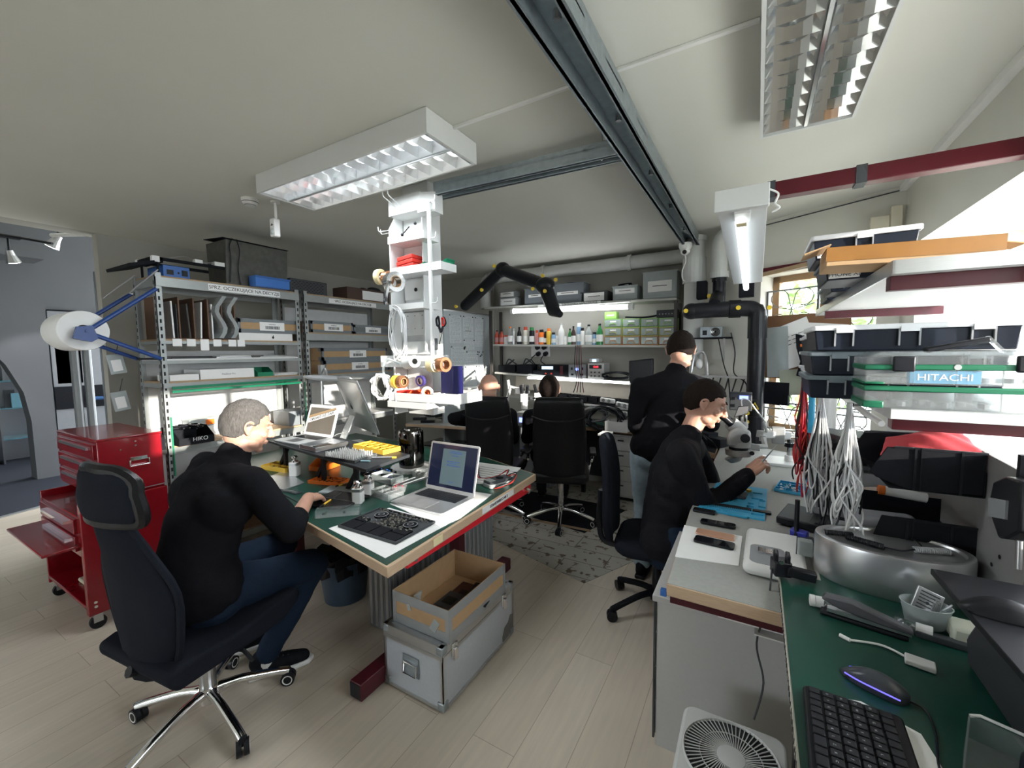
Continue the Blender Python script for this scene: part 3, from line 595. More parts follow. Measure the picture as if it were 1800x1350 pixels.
for k in range(6):
    y = y0+.03+k*.085
    if k in (4,): y += .02
    tag(MB().bb(RF+.009, y, z-.05-(.03 if k == 2 else 0), RF+.0105, y+.055, z+.002).build('paper_tag', paper), 'white paper tags taped along the file holder shelf edge', 'tag', 'paper tags under the file holder')
lap = taped_box('white_box', 'flat white product box under the grey barcoded box, near rack', 420, 514, z, .062, .26, False, whp, band=False, py=590)
yl = lap.location.y
app = MB().ell((-3.5695, yl+.05, z+.028), (.001, .010, .011)).ell((-3.5695, yl+.053, z+.043), (.001, .003, .005)).build('logo', ink, lap, world=True)
taped_box('storage_box', 'grey taped box with barcode label standing on the flat white box', 418, 527, z+.062, .115, .28, py=565)
# white board level
z = L1[2]
for k, (a, b2, lab) in enumerate(((300, 372, 'closed dark laptop lying at the left end of the thin white shelf'), (378, 440, 'flat grey laptop part on the thin white shelf, middle'), (455, 515, 'thin silver laptop lid at the right end of the thin white shelf'))):
    y0, y1 = PX(a, 625, -3.6).y, PX(b2, 625, -3.6).y
    t = T('laptop', lab, 'laptop', (-3.68, (y0+y1)/2, z)); MB().bb(-.10, -(y1-y0)/2, 0, .10, (y1-y0)/2, .009).build('base', (dgry, alu, alu)[k], t, bev=.002); MB().box((0, .01, .014), (.19, (y1-y0)*.9, .006), (0, 0, .03)).build('lid', (blk, paper, alu)[k], t, bev=.002)
# white boxes level
z = L1[3]
taped_box('white_box', 'small white product box at the left end of the shelf above the green strips', 298, 350, z, .045, .2, False, whp, band=False, py=660)
wb = taped_box('white_box', 'large white laptop box beside the small white box on the near rack', 352, 447, z, .075, .26, False, whp, band=False, py=655)
text('MacBook Pro', .018, gry, wb, Vector((-3.568, wb.location.y, z+.035))-wb.location, RX)
y0, y1 = PX(448, 650, -3.6).y, PX(478, 650, -3.6).y
def bin_(name, label, c, w_, d, h, m, rz=0, cat='storage bin'):   # open fronted stacking bin, front at -Y local
    t = T(name, label, cat, c, rz)
    mb = MB(); tt = .003
    side = [(-d/2, 0), (d/2, 0), (d/2, h), (-d*.12, h), (-d/2-.01, h*.45)]
    mb.prism(side, -w_/2, -w_/2+tt, 'x'); mb.prism(side, w_/2-tt, w_/2, 'x'); mb.bb(-w_/2, -d/2, 0, w_/2, d/2, tt); mb.bb(-w_/2, d/2-tt, 0, w_/2, d/2, h); mb.bb(-w_/2, -d/2-.008, 0, w_/2, -d/2-.004, h*.45)
    mb.build('body', m, t); MB().bb(-w_/2-.004, -d*.12, h-.006, -w_/2+.004, d/2, h).bb(w_/2-.004, -d*.12, h-.006, w_/2+.004, d/2, h).bb(-w_/2, d/2-.004, h-.006, w_/2, d/2+.004, h).build('rim', m, t); return t
bin_('storage_bin', 'green stacking bin beside the large white laptop box', (-3.66, (y0+y1)/2, z), .13, .16, .075, grn, PI/2)
for k in range(5):
    tag(MB().box((-3.66, 2.17, z+.002+k*.004), (.2, .2, .003), (0, 0, RN.uniform(-.2, .2))).build('paper_sheet', paper), 'loose papers stacked at the right end above the green strips', 'paper', 'papers on the near rack')
# wood shelf level .93
z = L1[4]
y0, y1 = PX(306, 740, -3.52).y, PX(372, 740, -3.52).y
t = bin_('tool_bin', 'black tool bin heaped with cables on the lower shelf of the near rack', (-3.62, (y0+y1)/2, z), (y1-y0)*.95, .26, .115, blkm, PI/2, 'tool bin')
text('HIKO', .04, whp, t, (.02, -.142, .035), (PI/2+.12, 0, 0))
cb = MB()
for k in range(9): a = RN.uniform(0, 6); cb.tube(bez([(RN.uniform(-.1, .1), RN.uniform(-.1, .06), .10+RN.uniform(0, .03)) for _ in range(5)]), .006)
cb.build('cables', blk, t)
for k, (a, b2, hz, lab, m) in enumerate(((325, 372, 0.10, 'translucent parts box stacked behind the black tool bin', frost), (372, 425, 0.10, 'translucent parts box with orange contents, near rack', frost), (350, 420, 0.0, 'open carton under the translucent parts boxes', whp))):
    y0, y1 = PX(a, 710, -3.8).y, PX(b2, 710, -3.8).y; zz = z+.08 if k < 2 else z
    t = T('parts_box', lab, 'box', (-3.81, (y0+y1)/2, zz)); MB().bb(-.06, -(y1-y0)/2, 0, .06, (y1-y0)/2, .055 if k < 2 else .08).build('box', m, t, bev=.004)
    if k < 2: MB().bb(-.065, -(y1-y0)/2-.003, .052, .065, (y1-y0)/2+.003, .062).build('lid', frost, t); MB().bb(.06, .02, .01, .063, .08, .05).build('orange_insert', orange, t)
y0 = PX(240, 760, -3.6).y
taped_box('black_box', 'flat black box at the left end of the lower shelf, behind the red cart', 246, 300, z-.02, .09, .2, False, blkm, band=False, py=750)
# bright papers low
z = L1[5]
for k in range(4):
    tag(MB().box((-3.7, 1.55+k*.2, z+.003+.004*k), (.28, .2, .004), (0, 0, RN.uniform(-.3, .3))).build('paper_sheet', paper), 'loose white papers on the low shelf behind the seated man', 'paper', 'papers on the low shelf')
# farther rack boxes
z = L2[1]
taped_box('storage_box', 'left of two grey barcoded boxes on the upper shelf of the farther rack', 546, 620, z, .11, .26, py=570)
taped_box('storage_box', 'right of two grey barcoded boxes, partly behind the foil tape roll', 622, 684, z, .095, .26, base=mat('grey_board', (.14, .15, .15), .6), py=570)
z = L2[2]
taped_box('storage_box', 'lower of two large taped barcoded boxes stacked on the farther rack', 570, 684, z, .125, .30, py=640)
taped_box('storage_box', 'upper of two large taped barcoded boxes stacked on the farther rack', 566, 680, z+.127, .120, .30, py=615)
z = L2[3]
taped_box('storage_box', 'grey box with folder of papers on the lower shelf of the farther rack', 507, 588, z, .13, .24, False, tapeg, band=False, py=720)
tag(MB().box((-3.68, 2.5, z+.138), (.2, .24, .006), (0, 0, .1)).build('paper_sheet', paper), 'orange and white papers on the grey box behind the desk lamp', 'paper')
tag(MB().box((-3.60, 2.82, z+.065), (.02, .30, .12), (0, .12, 0)).build('document_folder', paper), 'white folder standing beside the grey box on the farther rack', 'folder')
# ------------------------------------------------------------------ paper roll on its blue bracket
t = T('paper_roll_holder', 'blue tube wall bracket on the end of the near rack', 'roll holder', (-3.7, 1.2, 1.5))
for x, nm in ((-3.50, 'near'), (-3.90, 'far')):
    MB().tube([(x, 1.262, 2.0), (x, .90, 1.70)], .013, 10).tube([(x, .90, 1.70), (x, 1.262, 1.53)], .013, 10).build('bracket_tube', blum, t, world=True)
    MB().prism([(.84, 1.66), (.86, 1.73), (.93, 1.74), (.95, 1.66), (.92, 1.64)], x-.014, x+.014, 'x').build('end_plate', blum, t, world=True)
MB().cyl((-3.92, .905, 1.705), (-3.48, .905, 1.705), .012).cyl((-3.70, .905, 1.705), (-3.52, .905, 1.705), .03).build('spindle', blum, t, world=True)
MB().tube([(-3.52, 1.262, 1.53), (-3.90, 1.262, 1.53)], .008).build('cross_rod', blk, t, world=True)
t = T('paper_roll', 'big white industrial paper roll held by the blue bracket', 'paper roll', (-3.7, .905, 1.59))
rl = MB(Matrix.Translation((-3.86, .905, 1.71)) @ Matrix.Rotation(PI/2, 4, 'Y'))
rl.lathe([(.034, 0), (.118, 0), (.12, .004), (.12, .306), (.118, .31), (.034, .31), (.034, 0)], n=40).build('roll', paper, t, world=True)
t = T('wire_hook_rack', 'black tray held by two bent wire hooks at the rack corner', 'wire rack', (-3.7, 1.2, 2.06))
MB().tube([(-3.50, 1.28, 2.13), (-3.50, 1.14, 1.98), (-3.50, 1.12, 1.955), (-3.50, 1.135, 1.95)], .005).tube([(-3.88, 1.28, 2.13), (-3.88, 1.12, 1.97), (-3.88, 1.10, 1.945)], .005).build('hooks', steel, t, world=True)
MB().box((-3.7, 1.20, 2.16), (.40, .14, .02), (.3, 0, 0)).build('tray', blkm, t, world=True)
for k, (px, py, lab) in enumerate(((205, 640, 'upper plastic bag of papers hanging at the rack side'), (212, 705, 'white tag card in a plastic bag hanging lower at the rack side'))):
    p = PX(px, py, -3.93); t = T('hanging_bag', lab, 'bag', p)
    MB().box((0, 0, 0), (.008, .09, .14), (.15, 0, 0)).build('bag', frost, t, bev=.003); MB().box((.006, 0, -.01), (.003, .055, .08), (.15, 0, 0)).build('card', paper, t)
    MB().cyl((0, 0, .07), (.0, .02, .16), .003, n=6).build('string', dgry, t)
# ================================================================== RED TOOL CART
t = T('tool_cart', 'red rolling tool cart with an upper drawer chest', 'tool cart', (-3.55, .95, 0))
XR, XL = -3.22, -3.92
MB().bb(XL, .83, .735, XR, 1.13, 1.07).build('upper_chest', redm, t, world=True, bev=.006)
MB().bb(XL-.004, .825, 1.065, XR+.004, 1.135, 1.078).build('lid', redm, t, world=True, bev=.005)
mb = MB().bb(XR-.012, .73, .09, XR+.03, 1.13, .735).bb(XL-.02, .73, .09, XL, 1.13, .70).bb(XL, 1.11, .09, XR, 1.13, .735).bb(XL, .73, .12, XR, 1.12, .14).bb(XL, .73, .43, XR, 1.12, .735 if 0 else .66)
mb.build('lower_cabinet', redm, t, world=True, bev=.004)
for z0 in (.76, .86, .96):
    d = MB().bb(XL+.03, .818, z0, XR-.03, .834, z0+.085).build('drawer', redm, t, world=True, bev=.003)
    MB().bb(XL+.1, .808, z0+.05, XR-.1, .820, z0+.066).build('handle', steel, d).location = -Vector(t.location)
for z0 in (.46, .56):
    d = MB().bb(XL+.03, .716, z0, XR-.04, .732, z0+.085).build('drawer', redm, t, world=True, bev=.003)
    MB().bb(XL+.12, .70, z0+.04, XR-.15, .716, z0+.056).build('handle', chrome, d).location = -Vector(t.location)
MB().bb(XL-.02, .58, .49, XR+.0, .73, .505).build('flap_shelf', redm, t, world=True, bev=.003)
MB().bb(XR+.03, .735, .752, XR+.033, 1.128, .757).build('seam_strip', alu, t, world=True)
MB().bb(XR+.001, .97, .925, XR+.008, 1.05, .945).tube([(XR+.012, .965, .93), (XR+.018, .965, .895), (XR+.018, 1.055, .895), (XR+.012, 1.055, .93)], .005).build('side_handle', chrome, t, world=True)
MB().cyl((XR+.028, .76, .14), (XR+.035, .76, .14), .008).cyl((XR+.028, .76, .165), (XR+.035, .76, .165), .008).cyl((XR, 1.0, 1.04), (XR+.005, 1.0, 1.04), .005).cyl((XR, 1.0, 1.015), (XR+.005, 1.0, 1.015), .005).cyl((XR, .93, 1.0), (XR+.004, .93, 1.0), .004).build('rivets', chrome, t, world=True)
for x in (XL+.03, XR-.0):
    for y in (.77, 1.08):
        c = MB().cyl((x-.012, y, .037), (x+.012, y, .037), .037, n=18).build('castor', blk, t, world=True)
        MB().bb(x-.018, y-.02, .04, x+.018, y+.02, .09).build('fork', steel, c).location = -Vector(t.location)
tag(MB().bb(-3.65, .80, .1415, -3.35, 1.0, .165).build('folded_cloth', mat('beige_cloth', (.5, .47, .35), .9), bev=.008), 'folded beige cloth on the bottom shelf of the red cart', 'cloth')
# ================================================================== CHAIRS
def star_base(t, m, rad, angs, ring=True, wm=None):
    for a in angs:
        c, s_ = math.cos(a), math.sin(a)
        MB().tube(bez([(0, 0, .125), (c*rad*.35, s_*rad*.35, .12), (c*rad*.8, s_*rad*.8, .085), (c*rad, s_*rad, .065)]), [.022]*4+[.018]*15, 10).build('base_leg', m, t, smooth=True)
        c0 = Vector((c*rad, s_*rad, .030)); ax = Vector((-s_, c, 0)).lerp(Vector((c, s_, 0)), .3).normalized()
        w_ = MB().cyl(c0-ax*.022, c0-ax*.004, .030, n=20).cyl(c0+ax*.004, c0+ax*.022, .030, n=20).tube([c0+Vector((0, 0, .012)), c0+Vector((0, 0, .045))], .014).build('castor', blk, t)
        if ring:
            M = Matrix.Translation(c0) @ ax.to_track_quat('Z', 'Y').to_matrix().to_4x4()
            MB(M).lathe([(.017, .0225), (.022, .0235), (.022, .0225), (.017, .0225)]).lathe([(.017, -.0225), (.022, -.0235), (.022, -.0225), (.017, -.0225)]).build('wheel_ring', whp, w_)
    MB().cyl((0, 0, .08), (0, 0, .15), .035, n=20).build('hub', m, t)
R_ = math.radians
t = T('office_chair', 'black mesh office chair with leather headrest and chrome base, under the grey-haired man', 'office chair', (-1.98, .79, 0), .12)
star_base(t, chrome, .30, [R_(a)-.12 for a in (-76, -4, 68, 140, 212)])
MB().cyl((0, 0, .14), (0, 0, .29), .030, n=20).cyl((0, 0, .29), (0, 0, .36), .018).build('gas_lift', steel, t)
MB().bb(-.09, -.12, .345, .09, .12, .375).tube([(.08, 0, .35), (.2, .03, .34), (.24, .04, .30)], .008).build('seat_mechanism', blk, t)
seat = MB()
pr = [(-.25, .40), (-.22, .365), (.1, .37), (.20, .38), (.27, .425), (.285, .46), (.265, .485), (.15, .47), (0, .45), (-.2, .455), (-.25, .44)]
seat.prism(pr, -.235, .235, 'x'); seat.build('seat', mesh_f, t, bev=.03, seg=4)
bt = MB(); ol = [(.36, .10, -.235), (.42, .165, -.235), (.55, .215, -.24), (.72, .235, -.25), (.85, .155, -.275), (.95, .095, -.30), (1.01, .10, -.31)]
for (za, wa, ya), (zb, wb_, yb) in zip(ol, ol[1:]):
    for sA, sB in ((-1, -.5), (-.5, 0), (0, .5), (.5, 1)):
        cv = lambda s_: -.045*(1-s_*s_)
        bt.quad((wa*sA, ya+cv(sA)+.045, za), (wa*sB, ya+cv(sB)+.045, za), (wb_*sB, yb+cv(sB)+.045, zb), (wb_*sA, yb+cv(sA)+.045, zb))
bmesh.ops.remove_doubles(bt.bm, verts=bt.bm.verts[:], dist=.0005); ob = bt.build('backrest_mesh', mesh_f, t, smooth=True)
for p in ob.data.polygons: p.use_smooth = True
md = ob.modifiers.new('thick', 'SOLIDIFY'); md.thickness = .022; md.offset = 0
for s_ in (-1, 1): MB().tube(bez([(s_*w_, y+.045, z) for z, w_, y in ol], 3), .013, 8).build('backrest_frame', mesh_f, t, smooth=True)
def grid(f, nu, nv):
    g = MB()
    V = [[g._v(f(-1+2*i/nu, j/nv)) for i in range(nu+1)] for j in range(nv+1)]
    for j in range(nv):
        for i in range(nu): g.bm.faces.new((V[j][i], V[j][i+1], V[j+1][i+1], V[j+1][i]))
    return g
def padded(g, name, m, t, th, bev, lv=2):
    o = g.build(name, m, t, smooth=True)
    for p in o.data.polygons: p.use_smooth = True
    md = o.modifiers.new('t', 'SOLIDIFY'); md.thickness = th; md.offset = 0
    md = o.modifiers.new('s', 'SUBSURF'); md.levels = lv; md.render_levels = lv
    return o
def fh(a, q):
    w_ = .185*(.68+.32*math.sin(PI*min(1, q*1.25+.1))**.5 if q < .75 else 1-.35*(q-.75)*4*.6)
    return (w_*a, -.305+.05*a*a-.01*math.sin(q*PI), .985+.185*q-.02*a*a*q)
oh = padded(grid(fh, 8, 6), 'headrest', mesh_f, t, .040, 0)
rimp = [fh(a, q) for a, q in [(-1, 0), (-1, .3), (-1, .6), (-.95, .85), (-.7, 1), (-.3, 1), (.3, 1), (.7, 1), (.95, .85), (1, .6), (1, .3), (1, 0), (.6, 0), (0, 0), (-.6, 0), (-1, 0)]]
MB().tube(bez(rimp, 3), .021, 8).build('headrest_rim', leather, t, smooth=True)
MB().tube([(0, -.26, .40), (0, -.17, .355), (0, -.05, .36)], .02).build('back_bracket', blk, t)
# executive chairs
def exec_chair(label, loc, rz, zt, w_):
    t = T('executive_chair', label, 'office chair', loc, rz)
    star_base(t, chrome, .31, [R_(a) for a in (-90, -18, 54, 126, 198)])
    MB().cyl((0, 0, .14), (0, 0, .40), .027, n=16).build('gas_lift', chrome, t)
    MB().prism(rrect(.50, .50, .08), .42, .51).build('seat', leather, t, bev=.03, seg=3)
    bk_ = MB(); hz = zt-.46
    for k in range(8):
        z0, z1 = .46+hz*k/8, .46+hz*(k+1)/8; f = lambda q: (w_/2)*(.93+.07*math.sin(PI*min(1, q*1.15)))*(1 if q < .93 else .93); y = lambda q: -.22-.10*q+.03*math.sin(q*PI)
        q0, q1 = k/8, (k+1)/8
        for i in range(6):
            a0, a1 = -1+i/3, -1+(i+1)/3
            bk_.quad((f(q0)*a0, y(q0)+.035*a0*a0, z0), (f(q0)*a1, y(q0)+.035*a1*a1, z0), (f(q1)*a1, y(q1)+.035*a1*a1, z1), (f(q1)*a0, y(q1)+.035*a0*a0, z1))
    bmesh.ops.remove_doubles(bk_.bm, verts=bk_.bm.verts[:], dist=.0005)
    padded(bk_, 'backrest', leather, t, .08, 0)
    MB().tube(bez([(-w_/2+.01, -.325, zt-.16), (-w_*.2, -.37, zt-.19), (w_*.2, -.37, zt-.19), (w_/2-.01, -.325, zt-.16)]), .006).tube(bez([(-w_/2+.02, -.32, zt-.01), (0, -.365, zt+.0), (w_/2-.02, -.32, zt-.01)]), .006).build('piping', leather, t, smooth=True)
    for s_ in (-1, 1):
        MB().tube(bez([(s_*.27, -.2, .62), (s_*.29, 0, .645), (s_*.28, .16, .62), (s_*.26, .16, .48), (s_*.24, .05, .43)]), .011).build('armrest', chrome, t, smooth=True)
        MB().prism(rrect(.055, .26, .02), .645, .67).build('arm_pad', leather, t, bev=.008).location = (s_*.285, 0, 0)
    return t
c1 = exec_chair('black leather executive chair holding the bald man', (-2.10, 3.28, 0), .30, 1.17, .44)
c2 = exec_chair('tall black leather executive chair in the middle of the floor mat', (-1.50, 3.42, 0), .36, 1.175, .46)
tag(MB().prism([(-2.35, 3.85), (-2.1, 3.42), (-1.22, 3.28), (-1.05, 3.95), (-1.2, 4.0), (-2.35, 4.0)], .0, .006).build('floor_mat', blkm), 'black floor mat under the executive chairs', 'mat')
struct('trim_4', MB().prism([(-2.9, 3.15), (-2.0, 2.85), (-.95, 2.55), (-.6, 3.3), (-.6, 4.36), (-3.0, 4.7)], .0005, .003), worn, 'worn older floor tiles by the back bench')
struct('trim_5', MB().prism([(-2.6, 3.26), (-2.6, 3.30), (-1.2, 3.36), (-1.2, 3.32)], .003, .008), oak)
# task chair by the microscope
t = T('task_chair', 'black fabric task chair with plastic star base, under the man at the microscope', 'office chair', (-.47, 2.47, 0), -1.45)
star_base(t, blkm, .29, [R_(a) for a in (20, 92, 164, 236, 308)], False)
MB().cyl((0, 0, .12), (0, 0, .40), .026).build('gas_lift', blk, t)
MB().prism(rrect(.46, .46, .12), .40, .475).build('seat', mesh_f, t, bev=.03, seg=3)
bk_ = MB()
bw = [(.42, .12, -.27), (.50, .19, -.285), (.60, .215, -.29), (.72, .21, -.285), (.85, .19, -.29), (.98, .155, -.31), (1.05, .10, -.325)]
for (za, wa, ya), (zb, wb_, yb) in zip(bw, bw[1:]):
    for sA, sB in ((-1, -.5), (-.5, 0), (0, .5), (.5, 1)): bk_.quad((wa*sA, ya+.03*sA*sA, za), (wa*sB, ya+.03*sB*sB, za), (wb_*sB, yb+.03*sB*sB, zb), (wb_*sA, yb+.03*sA*sA, zb))
bmesh.ops.remove_doubles(bk_.bm, verts=bk_.bm.verts[:], dist=.0005)
padded(bk_, 'backrest', mesh_f, t, .05, 0)
MB().tube(bez([(0, -.1, .38), (0, -.3, .38), (0, -.34, .5), (0, -.33, .7)]), .018).build('back_bar', blk, t)
# ================================================================== MAIN WORK TABLE
TZ = .77
tp = [(-1.143, 1.037), (-1.195, 2.335), (-1.70, 2.535), (-3.40, 2.75), (-3.40, 1.41), (-2.14, 1.21)]
t = T('work_table', 'green topped work table with wood edge and red steel frame in the middle', 'table', (-2.1, 1.8, 0))
edge = mat('oak_edge_strip', (.50, .36, .24), .5, var=.2, scale=30, stretch=(1, 1, 12))
MB().prism(tp, TZ-.045, TZ-.002).build('table_top', edge, t, world=True, bev=.004)
inn = [(x*.985-.032+.0, y*.985+.026) for x, y in tp]; MB().prism(inn, TZ-.003, TZ).build('bench_mat', green, t, world=True)
MB().bb(-1.245, 1.20, .67, -1.205, 2.28, .724).build('side_rail', mat('bright_red_rail', (.62, .02, .03), .35), t, world=True, bev=.002)
MB().cyl((-1.204, 1.245, .695), (-1.198, 1.245, .695), .012).cyl((-1.204, 2.22, .70), (-1.18, 2.22, .69), .016).build('rail_bolt', chrome, t, world=True)
MB().bb(-1.53, 1.15, .015, -1.46, 2.45, .095).build('foot_beam', dred, t, world=True, bev=.004)
MB().bb(-1.53, 1.148, .022, -1.465, 1.152, .088).build('beam_cap', blk, t, world=True)
MB().cyl((-1.5, 1.18, 0), (-1.5, 1.18, .02), .016).cyl((-1.5, 2.38, 0), (-1.5, 2.38, .02), .016).build('glide', blk, t, world=True)
for x, y in ((-1.50, 1.90), (-1.99, 2.50)): MB().bb(x-.035, y-.03, .0 if x < -1.6 else .09, x+.035, y+.03, .725).build('leg', dred, t, world=True, bev=.003)
MB().bb(-3.1, 1.85, 0, -3.03, 1.92, .725).bb(-3.1, 1.3+.15, .66, -1.25, 1.50, .725).bb(-3.1, 2.28, .66, -1.25, 2.32, .725).build('frame', dred, t, world=True)
p0, p1 = Vector((-1.143, 1.037)), Vector((-1.195, 2.335))
def on_edge(f0, f1, z, s, size, m, nm):
    a, b2 = p0.lerp(p1, f0), p0.lerp(p1, f1); n = Vector((b2.y-a.y, -(b2.x-a.x))).normalized()*.0025
    o = MB().quad((a.x+n.x, a.y+n.y, z-.036), (b2.x+n.x, b2.y+n.y, z-.036), (b2.x+n.x, b2.y+n.y, z-.004), (a.x+n.x, a.y+n.y, z-.004)).build(nm, m, t, world=True)
    md = o.modifiers.new('t', 'SOLIDIFY'); md.thickness = .001
    if s:
        c = (a+b2)/2+n*1.5; text(s, size, ink, o, Vector((c.x, c.y, z-.020))-t.location, (PI/2, 0, math.atan2(b2.y-a.y, b2.x-a.x)))
on_edge(.50, .76, TZ, 'STANOWISKO NR 2', .021, paper, 'name_strip')
on_edge(.20, .25, TZ, '', .03, amber, 'tape_patch')
# under the table
t = T('waste_bin', 'round dark waste bin with a black liner under the table by the man\'s knees', 'waste bin', (-2.24, 1.68, 0))
MB().lathe([(0, 0), (.125, 0), (.155, .26), (.148, .26), (.12, .01), (0, .01)], n=28).build('bin', mat('bin_blue_grey', (.05, .08, .12), .4), t)
lb = MB()
for i in range(28):
    a0, a1 = 2*PI*i/28, 2*PI*(i+1)/28; r = lambda a, q: .158+.02*math.sin(a*7+q)+.012*math.sin(a*13)
    for z0, z1, q0, q1 in ((.19, .25, 0, 1), (.25, .31, 1, 2.2), (.31, .25, 2.2, 3)):
        k0, k1 = (1.0, 1.0) if z1 > z0 else (1.0, .7); lb.quad(*[(r(a, q)*k*math.cos(a), r(a, q)*k*math.sin(a), z+.014*math.sin(a*9+q)) for a, q, k, z in ((a0, q0, k0, z0), (a1, q0, k0, z0), (a1, q1, k1, z1), (a0, q1, k1, z1))])
lb.build('liner', mat('glossy_bag', (.01, .01, .012), .15, bump=.5, scale=30), t)
for k, (x, y, lab) in enumerate(((-1.78, 1.75, 'grey ribbed computer tower under the table, nearer the waste bin'), (-1.63, 2.15, 'grey ribbed computer tower under the table, behind the cardboard tray'))):
    t = T('computer_tower', lab, 'computer', (x, y, 0)); MB().bb(-.09, -.2, .0, .09, .2, .44).build('case', mat('tower_grey', (.28, .30, .32), .4, .4), t, bev=.006)
    mb = MB()
    for i in range(8): mb.bb(.09, -.18+i*.045, .02, .096, -.16+i*.045, .42)
    for i in range(4): mb.bb(-.07+i*.042, -.206, .02, -.05+i*.042, -.2, .42)
    mb.build('ribs', alu, t)
# ------------------------------------------------------------------ flight case and cardboard tray
t = T('flight_case', 'silver aluminium flight case standing on the floor in front of the table', 'case', (-1.285, 1.59, 0))
X0, X1, Y0, Y1, Z1 = -1.462, -1.112, 1.29, 1.885, .302
fc = mat('case_panel', (.50, .53, .57), .45, .35, scale=80)
MB().bb(X0+.003, Y0+.003, .012, X1-.003, Y1-.003, Z1-.003).build('body', fc, t, world=True)
e = MB(); q = .014
for x in (X0, X1):
    for y in (Y0, Y1):
        sx, sy = (1 if x == X0 else -1), (1 if y == Y0 else -1); e.bb(x, y, .01, x+sx*q, y+sy*.004, Z1).bb(x, y, .01, x+sx*.004, y+sy*q, Z1)
for z0, z1 in ((.01, .024), (Z1-.062, Z1-.046), (Z1-.042, Z1)): e.bb(X0-.001, Y0-.001, z0, X1+.001, Y0+.004, z1).bb(X0-.001, Y1-.004, z0, X1+.001, Y1+.001, z1).bb(X0-.001, Y0, z0, X0+.004, Y1, z1).bb(X1-.004, Y0, z0, X1+.001, Y1, z1)
e.bb(X0, Y0, Z1-.002, X1, Y0+.02, Z1+.001).bb(X0, Y1-.02, Z1-.002, X1, Y1, Z1+.001).bb(X0, Y0, Z1-.002, X0+.02, Y1, Z1+.001).bb(X1-.02, Y0, Z1-.002, X1, Y1, Z1+.001)
e.build('edge_trim', steel, t, world=True)
for x in (X0, X1):
    for y in (Y0, Y1):
        for z in (.01, Z1-.04):
            sx, sy = (1 if x == X0 else -1), (1 if y == Y0 else -1)
            c = MB().bb(x-sx*.003, y-sy*.003, z, x+sx*.035, y+sy*.035, z+.04).build('corner_cap', galv, t, world=True, bev=.006)
for y in (Y0+.08, Y1-.10):
    l = MB().bb(X1, y-.018, Z1-.085, X1+.008, y+.018, Z1-.02).bb(X1+.008, y-.012, Z1-.095, X1+.016, y+.012, Z1-.04).build('latch', chrome, t, world=True, bev=.003)
MB().bb(X0+.12, Y0-.004, .11, X0+.215, Y0, .20).build('handle_plate', galv, t, world=True)
MB().tube([(X0+.13, Y0-.008, .17), (X0+.13, Y0-.012, .12), (X0+.205, Y0-.012, .12), (X0+.205, Y0-.008, .17), (X0+.13, Y0-.008, .17)], .005).build('handle', chrome, t, world=True)
MB().prism([(Y1-.11, .02), (Y1-.004, .04), (Y1-.004, .12), (Y1-.03, .13), (Y1-.05, .10), (Y1-.09, .09), (Y1-.11, .05)], X1-.002, X1+.001, 'x').build('torn_patch', mat('worn_patch', (.16, .15, .14), .8, var=.4), t, world=True)
for x in (X0+.02, X1-.02):
    for y in (Y0+.02, Y1-.02): MB().cyl((x, y, 0), (x, y, .012), .012).build('foot', blk, t, world=True)
t = T('cardboard_tray', 'open taped cardboard tray on top of the flight case', 'box', (-1.26, 1.55, Z1+.002))
cx0, cx1, cy0, cy1, cz0, cz1 = -1.43, -1.10, 1.325, 1.785, Z1+.002, .452
MB().tray(cx0, cy0, cz0, cx1, cy1, cz1, .004, .004).build('carton', card, t, world=True)
tm = MB()
for z0, z1 in ((cz0, cz0+.045), (cz1-.045, cz1+.001)): tm.bb(cx0-.001, cy0-.001, z0, cx1+.001, cy0, z1).bb(cx1, cy0-.001, z0, cx1+.001, cy1+.001, z1).bb(cx0-.001, cy0, z0, cx0, cy1, z1)
tm.bb(cx1-.02, cy0-.0015, cz0, cx1+.0015, cy0, cz1).bb(cx1, cy0-.0015, cz0, cx1+.0015, cy0+.02, cz1).bb(cx1, cy1-.02, cz0, cx1+.0015, cy1+.001, cz1).bb(cx0-.0015, cy0-.0015, cz0, cx0+.02, cy0, cz1)
tm.build('duct_tape', mat('aluminium_tape', (.36, .38, .39), .35, .5), t, world=True)
MB().box((-1.18, cy0-.002, .36), (.035, .002, .06), (0, .5, 0)).box((-1.33, cy0-.002, .40), (.02, .002, .03), (0, -.3, 0)).build('clear_tape', frost, t, world=True)
k = 0
for lab, c, d, m, rot in (('dark red laptop bottom case lying in the cardboard tray', (-1.22, 1.56, cz0+.012), (.20, .34, .014), mat('maroon_plastic', (.05, .012, .012), .3), .04), ('silver keyboard frame on the dark laptop case in the cardboard tray', (-1.27, 1.50, cz0+.027), (.10, .22, .006), dgry, .0), ('black board with fan holes at the back of the cardboard tray', (-1.17, 1.66, cz0+.026), (.13, .18, .008), blk, .2)):
    t = T('laptop_part', lab, 'laptop part', c, rot); MB().box((0, 0, 0), d).build('plate', m, t, bev=.002)
    MB().bb(-d[0]*.3, -d[1]*.35, d[2]/2, d[0]*.1, -d[1]*.1, d[2]/2+.002).bb(-d[0]*.3, d[1]*.05, d[2]/2, d[0]*.3, d[1]*.3, d[2]/2+.002).build('cut_outs', gry if m is blk else blk, t)
tag(MB().box((-1.39, 1.44, .36), (.006, .05, .06), (0, .2, 0)).build('plastic_wrap', frost), 'crumpled clear wrap against the left side inside the cardboard tray', 'plastic wrap')
tag(cable('coiled_lead', 'x', [(-1.39, 1.40, cz0+.01), (-1.38, 1.45, cz0+.02), (-1.36, 1.42, cz0+.02), (-1.38, 1.38, cz0+.02), (-1.36, 1.46, cz0+.015)], .004, blk), 'thin black lead coiled in the near left corner of the cardboard tray', 'cable')
